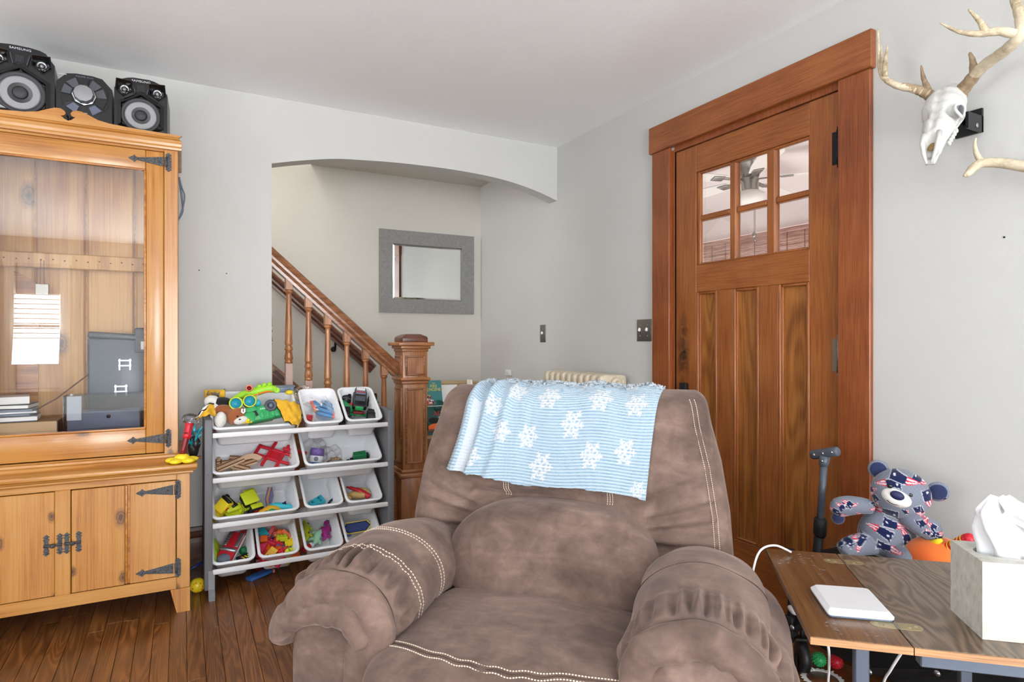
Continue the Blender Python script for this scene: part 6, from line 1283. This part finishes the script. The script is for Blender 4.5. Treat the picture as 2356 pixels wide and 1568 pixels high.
# ------------------------------------------------------------------ folded wagon with T handle
wg = thing('folding_wagon', 'black folded wagon with T handle standing against the door', 'wagon', (1.98, 1.12, 0))
g = WG(wg); g.tube([(1.955, 1.385, .3), (1.952, 1.377, .416), (1.951, 1.366, .52)], .0155, 14); g.obj('lower_pole', 'black_matte', wg)
g = WG(wg); g.tube([(1.951, 1.368, .5), (1.95, 1.35, .735)], .0115, 14); g.obj('upper_pole', 'handle_grey', wg)
g = WG(wg); g.tube([(1.9515, 1.3705, .47), (1.9512, 1.3685, .475), (1.951, 1.3655, .525), (1.951, 1.365, .53)], [.019, .0215, .0215, .019], 16); g.box((1.933, 1.36, .498), (.006, .014, .026), bev=.002); g.obj('collar', 'black_matte', wg)
g = WG(wg); g.tube([(1.951, 1.4, .744), (1.951, 1.394, .746), (1.95, 1.372, .752), (1.949, 1.325, .766), (1.949, 1.302, .772), (1.949, 1.297, .773)], [.011, .0165, .0165, .0165, .0165, .011], 16); g.tube([(1.95, 1.349, .75), (1.95, 1.351, .725), (1.95, 1.352, .715)], [.018, .016, .014], 14); h_ = g.obj('t_grip', 'handle_grey', wg)
for y, z in ((1.378, .75), (1.345, .76), (1.312, .769), (1.347, .733)): g = WG(wg); g.ell((1.934, y, z), (.004, .0045, .0045), nu=10, nv=6); g.obj('rivet', 'silver', h_)
g = WG(wg); rings = [[(2.0+x, 1.06+y*(1+.02*math.sin(z*40+x*60)), z) for x, y, _ in rrect(.2-i_, .66-i_, .05, 0, 0, 6)] for z, i_ in ((.1, .03), (.14, 0), (.25, .01), (.36, 0), (.405, .01), (.415, .04))]; g.loft(rings, True, (True, True), True); g.obj('folded_fabric', 'fabric_black', wg)
for y0_, y1_ in ((1.42, 1.42), (.72, .72)): g = WG(wg); g.cyl((1.87, y0_, .1), (1.87, y1_, .42), .012, n=12); g.obj('corner_post', 'black_matte', wg)
for a, b in (((1.865, 1.4, .4), (1.865, 1.13, .13)), ((1.855, 1.13, .135), (1.855, .94, .22)), ((1.865, .94, .22), (1.865, .74, .4)), ((1.858, 1.4, .15), (1.858, 1.13, .36)), ((1.87, 1.42, .4), (1.87, .72, .41))):
    g = WG(wg); a, b = Vector(a), Vector(b); g.box((0, 0, 0), ((b-a).length, .012, .02), bev=.003, seg=1, M=frame((a+b)/2, b-a, (1, 0, 0))); g.obj('scissor_bar', 'black_matte', wg)
for y, z in ((1.13, .135), (.94, .222), (1.4, .16)): g = WG(wg); g.lathe([(.009, 0), (.008, .004), (0, .006)], 12, Matrix(((0, 0, -1, 1.85), (1, 0, 0, y), (0, 1, 0, z), (0, 0, 0, 1)))); g.obj('bolt', 'silver', wg)
for cx_, cy_ in ((1.895, 1.395), (2.09, 1.395), (1.895, .76), (2.09, .76)):
    g = WG(wg); wheel(g, (cx_, cy_, .052), .052, .03, (.8, -.6, 0)); w_ = g.obj('wheel', 'rubber', wg)
    g = WG(wg); a_ = Vector((.8, -.6, 0))
    for s_ in (-1, 1): c_ = Vector((cx_, cy_, .052))+a_*s_*.021; g.box((0, 0, .035), (.005, .022, .08), M=frame(c_, a_, (0, 0, 1)) @ trs((0, 0, 0), (R(90), 0, 0)))
    g.box((0, 0, 0), (.05, .03, .008), M=frame((cx_, cy_, .115), a_, (.6, .8, 0))); g.cyl((cx_, cy_, .115), (cx_, cy_, .15), .008, n=10); g.obj('caster_fork', 'black_matte', w_)
g = WG(wg); g.box((1.87, 1.42, .155), (.034, .034, .07), bev=.005); g.box((1.9, 1.4, .16), (.05, .02, .03), bev=.003); g.obj('corner_bracket', 'black_matte', wg)
g = G(); g.ell((0, 0, 0), (.012, .032, .011), (0, 0, R(-30))); g.obj('white_spoon_end', 'white_plastic', loc=(1.845, 1.395, .222), label='white rounded plastic end hooked on the wagon post', cat='clip')
# ------------------------------------------------------------------ teddy bear
BF = Vector((-.87, -.493, 0)); BR = Vector((.493, -.87, 0)); BU = Vector((0, 0, 1)); B0 = Vector((2.008, 1.158, .447)); PXM = 1/735.0
U0, V0 = 2060., 1300.             # picture-plane origin of the bear drawing (seat point)
def bp(u, v, dep=0): return BR*((u-U0)*PXM)*1.06+BU*((V0-v)*PXM)+BF*dep
motif = [((910, 200), (1280, 310)), ((1040, 340), (710, 390)), ((1340, 400), (1410, 700)), ((1220, 640), (1290, 800)), ((625, 500), (745, 450)), ((1010, 830), (640, 810)), ((820, 950), (1150, 990)), ((930, 1170), (590, 1030)), ((550, 960), (490, 850)), ((740, 1290), (1070, 1325)), ((450, 1300), (220, 1200)), ((440, 1080), (520, 1270)), ((440, 770), (300, 700)), ((330, 830), (230, 740)), ((265, 890), (110, 850)), ((1430, 930), (1330, 860)), ((1430, 1040), (1600, 1040)), ((1320, 1010), (1330, 920)), ((690, 740), (760, 660)), ((1060, 740), (1130, 700)), ((1580, 520), (1590, 600)), ((330, 1340), (200, 1300))]
extra = [((1968, 1176), (2000, 1168)), ((1948, 1196), (1980, 1202)), ((2108, 1196), (2128, 1180)), ((2128, 1212), (2160, 1206)), ((2112, 1228), (2146, 1236)), ((2092, 1252), (2078, 1214)), ((1990, 1262), (1962, 1246)), ((2010, 1240), (2000, 1278)), ((2102, 1092), (2130, 1112)), ((2035, 1160), (2015, 1140)), ((2110, 1160), (2128, 1185))]
motif = [((1920+a/6.532, 1060+b/6.532), (1920+c/6.532, 1060+d_/6.532)) for (a, b), (c, d_) in motif]+extra
cG, cN, cR, cW2 = [np.array(S(*c)[:3]) for c in ((122, 128, 142), (24, 34, 74), (206, 46, 66), (214, 216, 224))]
def bear_col(p):
    u = U0+p.dot(BR)/PXM/1.06; v = V0-p.z/PXM; c = cG*(1+.10*math.sin(u*.9)*math.sin(v*.7))
    for (ax_, ay_), (bx, by) in motif:
        L = math.hypot(bx-ax_, by-ay_); ex_, ey_ = (bx-ax_)/L, (by-ay_)/L; x = ((u-ax_)*ex_+(v-ay_)*ey_)/L; y = (-(u-ax_)*ey_+(v-ay_)*ex_)/max(L, 38)
        if x < -.06 or x > 1.04 or abs(y) > .32: continue
        y -= .07*math.sin(x*3)
        hn = interp(x, [-.04, .0, .12, .3, .52, .56], [.0, .25, .2, .19, .16, .13]); ht = interp(x, [.5, .6, .8, 1], [.15, .14, .08, 0])
        if 0 <= x < .54 and abs(y) < hn:
            if hn-abs(y) < .03 or x < .02: return cW2*.75
            if math.hypot(x-.14, y+.02) < .045: return cW2
            return cN
        if .5 <= x <= 1 and abs(y) < ht: return cR if (int((y/ht+1)*2.5) % 2 == 0) else cW2
    return c
bear = thing('teddy_bear', 'grey teddy bear printed with navy and red emblems sitting on the wagon', 'teddy bear', B0)
def bpart(name, c, r_, rot=0, pitch=0, e=1.0, nu=120, nv=80, m=None, mod=None, parent=None):
    """ellipsoid: radii along right, face, up; rot = roll in the picture plane"""
    V, C = [], []; cr, sr = math.cos(R(rot)), math.sin(R(rot))
    for i in range(nv+1):
        a = -PI/2+PI*i/nv
        for j in range(nu):
            b = 2*PI*j/nu; x, y, z = r_[0]*math.cos(a)*math.cos(b), r_[1]*math.cos(a)*math.sin(b), r_[2]*math.sin(a)
            if mod: x, y, z = mod(x, y, z)
            x, z = x*cr+z*sr, -x*sr+z*cr
            p = c+BR*x+BF*y+BU*z; V.append(p); C.append(bear_col(p) if m is None else (0, 0, 0))
    if m is None: return cmesh(name, V, gridfaces(nv+1, nu, True), np.array(C), 'plush_print', parent or bear)
    g = G(); g.add(V, gridfaces(nv+1, nu, True), True); return g.obj(name, m, parent or bear)
hd_ = bpart('head', bp(2078, 1142, .02), (.083, .072, .077), 18, nu=150, nv=100)
bpart('body', bp(2053, 1234, -.005), (.08, .07, .088), 10, nu=150, nv=100, mod=lambda x, y, z: (x*(1-.22*z/.086), y*(1-.2*z/.086), z))
mat('plush_navy', S(34, 44, 84), .9, sheen=.5, bump=(300, .6, .004)); mat('satin_white', S(232, 228, 224), .6); mat('satin_navy', S(30, 34, 76), .55)
for u, v, ro in ((2036, 1093, -20), (2146, 1131, 50)):
    e_ = bpart('ear', bp(u, v, .0), (.03, .014, .031), ro, nu=60, nv=40); bpart('ear_lining', bp(u, v, .009), (.024, .009, .025), ro, nu=30, nv=20, m='plush_navy', parent=e_)
sn = bpart('snout', bp(2071, 1143, .078), (.042, .03, .028), 18, nu=40, nv=26, m='satin_white'); bpart('nose', bp(2072, 1134, .105), (.0195, .01, .0135), 18, nu=24, nv=16, m='satin_navy', parent=sn)
g = G(); g.tube([bp(u, v, d_) for u, v, d_ in ((2053, 1147, .102), (2059, 1152.5, .1035), (2067, 1155.5, .1035), (2075, 1155.5, .1015), (2081.5, 1153, .098))], .0011, 6); g.obj('smile', 'p_black', sn)
for u, v in ((2059, 1118), (2095, 1133)): bpart('eye', bp(u, v, .084), (.0075, .005, .007), nu=16, nv=10, m='black_gloss')
def limb(name, pts, rs):
    P = [bp(*q) for q in pts]; C_ = catmull(P, 14); R_ = np.interp(np.linspace(0, 1, len(C_)), np.linspace(0, 1, len(rs)), rs); n_ = 80; V, C = [], []
    T0 = None
    N_ = BF.copy(); ext = []
    for i, p in enumerate(C_):
        T_ = (C_[min(i+1, len(C_)-1)]-C_[max(i-1, 0)]).normalized(); N_ = (N_-T_*N_.dot(T_)).normalized(); B_ = T_.cross(N_)
        for j in range(n_): q = p+(N_*math.cos(2*PI*j/n_)+B_*math.sin(2*PI*j/n_))*R_[i]; V.append(q); C.append(bear_col(q))
    return cmesh(name, V, gridfaces(len(C_), n_, True), np.array(C), 'plush_print', bear)
limb('arm', [(2022, 1182, .02), (2000, 1178, .04), (1974, 1182, .045), (1954, 1190, .05), (1942, 1195, .05)], [.022, .025, .028, .031, .032, .03, .02, .001])
limb('arm', [(2085, 1190, .03), (2105, 1200, .05), (2128, 1208, .06), (2144, 1214, .065), (2154, 1216, .065)], [.022, .027, .031, .033, .033, .03, .019, .001])
limb('leg', [(2030, 1270, .02), (2005, 1265, .06), (1980, 1275, .09), (1968, 1290, .1)], [.03, .034, .035, .035, .03, .001]); limb('leg', [(2068, 1278, .03), (2082, 1280, .06), (2092, 1284, .09), (2096, 1288, .1)], [.03, .034, .035, .035, .03, .001])
g = G(); g.ell(bp(1958, 1213, .05), (.02, .02, .02)); g.obj('navy_paw_patch', 'plush_navy', bear)
# orange plush with striped horn
pk = thing('orange_plush', 'orange plush pumpkin with red striped horn next to the bear', 'plush toy', (2.03, 1.02, .43))
g = WG(pk); g.ell((2.02, 1.02, .488), (.085, .095, .062), nu=32, nv=18); g.obj('plush_body', 'plush_orange', pk)
hp = [Vector((2.0, .985, .53)).lerp(Vector((1.985, .925, .578)), t_) for t_ in np.linspace(0, 1, 13)]
for q in range(6): g = WG(pk); g.tube(hp[q*2:q*2+3], [.0165, .018, .0165], 16); g.obj('horn_band', 'p_red' if 1 else '', pk)
for q in range(1, 6): g = WG(pk); g.tube([hp[q*2]-(hp[1]-hp[0])*.25, hp[q*2]+(hp[1]-hp[0])*.25], .0178, 16); g.obj('horn_stripe', 'p_yellow', pk)
g = WG(pk); g.ell(hp[-1], (.017, .017, .017)); g.obj('horn_tip', 'p_red', pk); g = WG(pk); g.tube([(1.99, 1.03, .535), (1.985, 1.01, .545), (1.98, .995, .556)], [.01, .009, .005], 10); g.obj('yellow_tuft', 'p_yellow', pk); g = WG(pk); g.ell((1.95, .985, .438), (.02, .03, .016)); g.obj('yellow_foot', 'p_yellow', pk)
# balls, string and zigzag lid on the floor
for nm, lab, m, p in (('pimpled_ball', 'green pimpled rubber ball with white string on the floor', 'p_green', (1.975, 1.388, .024)), ('pimpled_ball', 'red pimpled rubber ball on the floor beside the green one', 'p_red', (2.015, 1.352, .024))):
    t = thing(nm, lab, 'ball', p, group='pimpled balls under the table'); g = G(); g.ell((0, 0, 0), (.0235, .0235, .0235), nu=24, nv=16); g.obj('ball', m, t); g = G()
    for q in range(110): z = 1-2*(q+.5)/110; r_ = math.sqrt(1-z*z); a = q*2.39996; g.ell((.0235*r_*math.cos(a), .0235*r_*math.sin(a), .0235*z), (.0022, .0022, .0022), nu=6, nv=4)
    g.obj('pimples', m, t, kind='stuff')
MAT['p_green'].node_tree.nodes['Principled BSDF'].inputs['Base Color'].default_value = S(48, 160, 92)
g = G(); g.tube(catmull([(1.935, 1.385, .004), (1.925, 1.38, .012), (1.93, 1.37, .004), (1.945, 1.365, .003), (1.96, 1.345, .003), (1.985, 1.34, .003)], 5), .0018, 6); g.obj('string', 'cable_white', label='thin white string looped by the green ball', cat='string')
t = thing('zigzag_lid', 'white saw-toothed paper crown ring lying on the floor', 'paper crown', (1.905, 1.325, 0)); pts = []
n_ = 26
ro = [(.062*math.cos(2*PI*q/(2*n_))*(1.12 if q % 2 else 1), .062*math.sin(2*PI*q/(2*n_))*(1.12 if q % 2 else 1)) for q in range(2*n_)]; ri = [(.05*math.cos(2*PI*q/(2*n_)), .05*math.sin(2*PI*q/(2*n_))) for q in range(2*n_)]
g = G(); g.loft([[(x, y, .006) for x, y in ri], [(x, y, .006) for x, y in ro], [(x, y, .0045) for x, y in ro], [(x, y, .0045) for x, y in ri], [(x, y, .006) for x, y in ri]], True, (False, False), False); g.obj('toothed_rim', 'paper_white', t); g = G(); g.lathe([(.05, .001), (.05, .0045), (0, .0045)], 32); g.obj('brown_center', 'p_brown', t)
# ------------------------------------------------------------------ deer skull with antlers
def antler_mat(nm, a, b, c):
    k = NT(nm); v = k.obj(False); n1 = k.noise(v, 55, 4, .7, .6); n2 = k.noise(v, 9, 2); k.P(Base_Color=k.mix(k.math('MULTIPLY_ADD', n2, 2.6, -.8, True), k.ramp(n1, [(.34, c), (.5, b), (.68, a)]), a), Roughness=.6); k.bump(n1, .6, .004)
antler_mat('antler_bone', S(214, 202, 176), S(176, 156, 122), S(128, 102, 72)); antler_mat('antler_dark', S(172, 150, 120), S(134, 110, 84), S(84, 64, 46))
sk = thing('deer_skull', 'white deer skull with branching antlers mounted on the wall', 'deer skull', (2.2, 1.03, 1.82))
BA, SA = Vector((2.105, 1.037, 1.905)), Vector((1.93, 1.006, 1.69)); ax_ = (SA-BA).normalized(); sd = Vector((.1, -.99, 0)); sd = (sd-ax_*sd.dot(ax_)).normalized(); nr = ax_.cross(sd); nr = nr if nr.x < 0 or nr.z > 0 else -nr
if nr.dot(Vector((-.6, -.3, .7))) < 0: nr = -nr
LK = (SA-BA).length
def skp(s_, a_, b_): return BA+ax_*(LK*s_)+sd*a_+nr*b_
st = [(-.1, .02, .02, 0), (-.04, .042, .036, 0), (.1, .052, .046, .004), (.22, .056, .044, .004), (.34, .06, .04, .0), (.44, .058, .037, -.002), (.54, .043, .036, -.002), (.64, .033, .034, -.002), (.76, .028, .029, -.004), (.86, .025, .022, -.01), (.95, .019, .012, -.018), (1.03, .012, .006, -.024)]
rings = []
ss = np.linspace(-.1, 1.03, 50)
for s_ in ss:
    w_, h_, o_ = [interp(s_, [q[0] for q in st], [q[k] for q in st]) for k in (1, 2, 3)]; rg = []
    for j in range(48):
        a = 2*PI*j/48; ca, sa = math.cos(a), math.sin(a); x = w_*math.copysign(abs(ca)**.8, ca); z = h_*math.copysign(abs(sa)**.85, sa)+o_
        for sgn in (-1, 1):
            d2 = ((s_-.42)/.09)**2+((x-sgn*.05)/.022)**2
            if sa > -.3: x -= sgn*.012*math.exp(-d2)*1.5; z -= .012*math.exp(-d2)
        if sa > .2: z -= .006*math.exp(-(x/.006)**2)*(1 if s_ < .7 else 0)+ .032*math.exp(-((s_-.87)/.1)**4)*math.exp(-(x/.013)**2)
        z += .002*math.sin(s_*50+a*3)
        rg.append(skp(s_, x, z))
    rings.append(rg)
g = WG(sk); g.loft(rings, True, (True, True), True); sko = g.obj('skull', 'bone', sk)
for sgn in (1,):
    g = WG(sk); c_ = skp(.42, sgn*(.056 if sgn > 0 else .046), .014); pts = []
    for q in range(20): a = 2*PI*q/20; pts.append(c_+ax_*(.024*math.cos(a))+(nr*.8-sd*sgn*.2).normalized()*(.02*math.sin(a))+sd*sgn*.004*math.cos(2*a))
    g.tube(pts, .0042, 8, closed=True); g.obj('eye_socket_rim', 'bone', sko)
    g = WG(sk); g.ell((0, 0, 0), (.019, .004, .015), nu=18, nv=10, M=frame(c_+sd*sgn*.001, ax_, sd)); g.obj('eye_hollow', 'p_grey_d', sko)
g = WG(sk); g.ell((0, 0, 0), (.026, .012, .004), nu=18, nv=10, M=frame(skp(.82, 0, -.004), ax_, sd)); g.obj('nasal_hollow', 'bone_hollow', sko)
for sgn in (-1, 1): g = WG(sk); g.tube([skp(.72, sgn*.02, .02), skp(.84, sgn*.021, .012), skp(.95, sgn*.015, -.004), skp(1.05, sgn*.006, -.018)], [.008, .007, .006, .003], 8); g.obj('snout_edge', 'bone', sko)
for q in range(5): g = WG(sk); g.box((0, 0, 0), (.012, .009, .014), bev=.003, M=frame(skp(.5+q*.05, .036-.002*q, -.034), ax_, sd)); g.obj('tooth', 'bone', sko)
g = WG(sk); g.b2((2.11, .985, 1.795), (2.198, .993, 1.845)); g.b2((2.19, .985, 1.795), (2.199, 1.06, 1.87)); g.tube([(2.19, 1.03, 1.84), (2.12, 1.035, 1.86)], .012, 10); g.obj('wall_bracket', 'black_plastic', sk); g = WG(sk); g.ell((2.16, .984, 1.81), (.007, .002, .007), nu=10, nv=6); g.obj('bracket_screw', 'silver', sk)
def beam(nm, pts, r0, r1, m, parent, burr=False, n_=6):
    P = catmull(pts, n_); k_ = len(P); rs = [max(.0018, (r0+(r1-r0)*(i/(k_-1))**1.2)*(1+.06*math.sin(i*1.9))) for i in range(k_)]; rs[-1] = .001
    g = WG(sk) if parent is sk or parent.parent is sk else WG(parent); g.tube(P, rs, 12); return g.obj(nm, m, parent)
a1 = beam('antler_beam', [(2.105, 1.06, 1.892), (2.09, 1.072, 1.91), (2.07, 1.088, 1.93), (2.05, 1.114, 1.948), (2.03, 1.154, 1.97), (2.02, 1.187, 2.006), (2.02, 1.201, 2.051), (2.03, 1.211, 2.115), (2.05, 1.225, 2.189)], .0165, .003, 'antler_bone', sk)
beam('brow_tine', [(2.085, 1.078, 1.92), (2.06, 1.085, 1.966), (2.05, 1.089, 2.013)], .012, .002, 'antler_dark', a1); beam('tine', [(2.02, 1.19, 2.02), (2.01, 1.19, 2.072), (2.0, 1.183, 2.104)], .009, .001, 'antler_bone', a1); beam('tine', [(2.02, 1.185, 2.01), (2.0, 1.171, 2.056), (1.99, 1.157, 2.09)], .01, .001, 'antler_bone', a1)
beam('beam_base', [(2.105, 1.06, 1.892), (2.085, 1.076, 1.916), (2.065, 1.094, 1.935), (2.05, 1.114, 1.949), (2.035, 1.144, 1.965)], .0185, .0105, 'antler_dark', a1)
a2 = beam('antler_beam', [(2.1, 1.012, 1.895), (2.07, .966, 1.917), (2.04, .917, 1.937), (2.0, .847, 1.945), (1.98, .81, 1.956), (1.98, .799, 1.976), (2.0, .811, 2.028), (2.03, .835, 2.095), (2.06, .859, 2.146)], .0175, .011, 'antler_bone', sk)
beam('brow_tine', [(2.055, .945, 1.928), (2.04, .941, 1.963), (2.03, .945, 1.99)], .013, .003, 'antler_dark', a2); t2_ = beam('long_tine', [(1.98, .802, 1.965), (1.95, .835, 1.983), (1.92, .873, 1.986), (1.9, .912, 2.005), (1.89, .954, 2.046)], .0135, .002, 'antler_bone', a2); beam('tine', [(1.93, .859, 1.986), (1.92, .868, 2.017), (1.91, .892, 2.06)], .011, .002, 'antler_bone', a2)
beam('beam_base', [(2.1, 1.012, 1.895), (2.07, .966, 1.917), (2.04, .917, 1.937), (2.0, .85, 1.945)], .0205, .012, 'antler_dark', a2)
for c_, t_ in (((2.098, 1.065, 1.899), (-.6, .6, .6)), ((2.093, 1.002, 1.899), (-.5, -.75, .3))):
    g = WG(sk); g.lathe([(.014, -.005), (.0225, -.002), (.0235, .003), (.016, .007)], 18, frame(c_, Vector(t_).orthogonal(), Vector(t_).cross(Vector(t_).orthogonal()))); g.obj('burr', 'antler_dark', sk)
an = thing('second_antler', 'pale forked antler below the deer skull on the wall', 'antler', (2.199, .83, 1.63))
P = catmull([(2.19, .75, 1.6), (2.1, .77, 1.606), (2.08, .833, 1.634), (2.07, .887, 1.657), (2.06, .924, 1.664), (2.05, .943, 1.655), (2.04, .952, 1.639), (2.03, .96, 1.631)], 6); g = WG(an); g.tube(P, list(np.interp(np.linspace(0, 1, len(P)), [0, .5, .7, .9, 1], [.016, .014, .013, .009, .003])), 12); g.obj('antler_beam', 'antler_bone', an)
P = catmull([(2.06, .922, 1.66), (2.06, .938, 1.69), (2.05, .94, 1.718), (2.05, .937, 1.74)], 6); g = WG(an); g.tube(P, list(np.linspace(.011, .002, len(P))), 10); g.obj('tine', 'antler_bone', an)
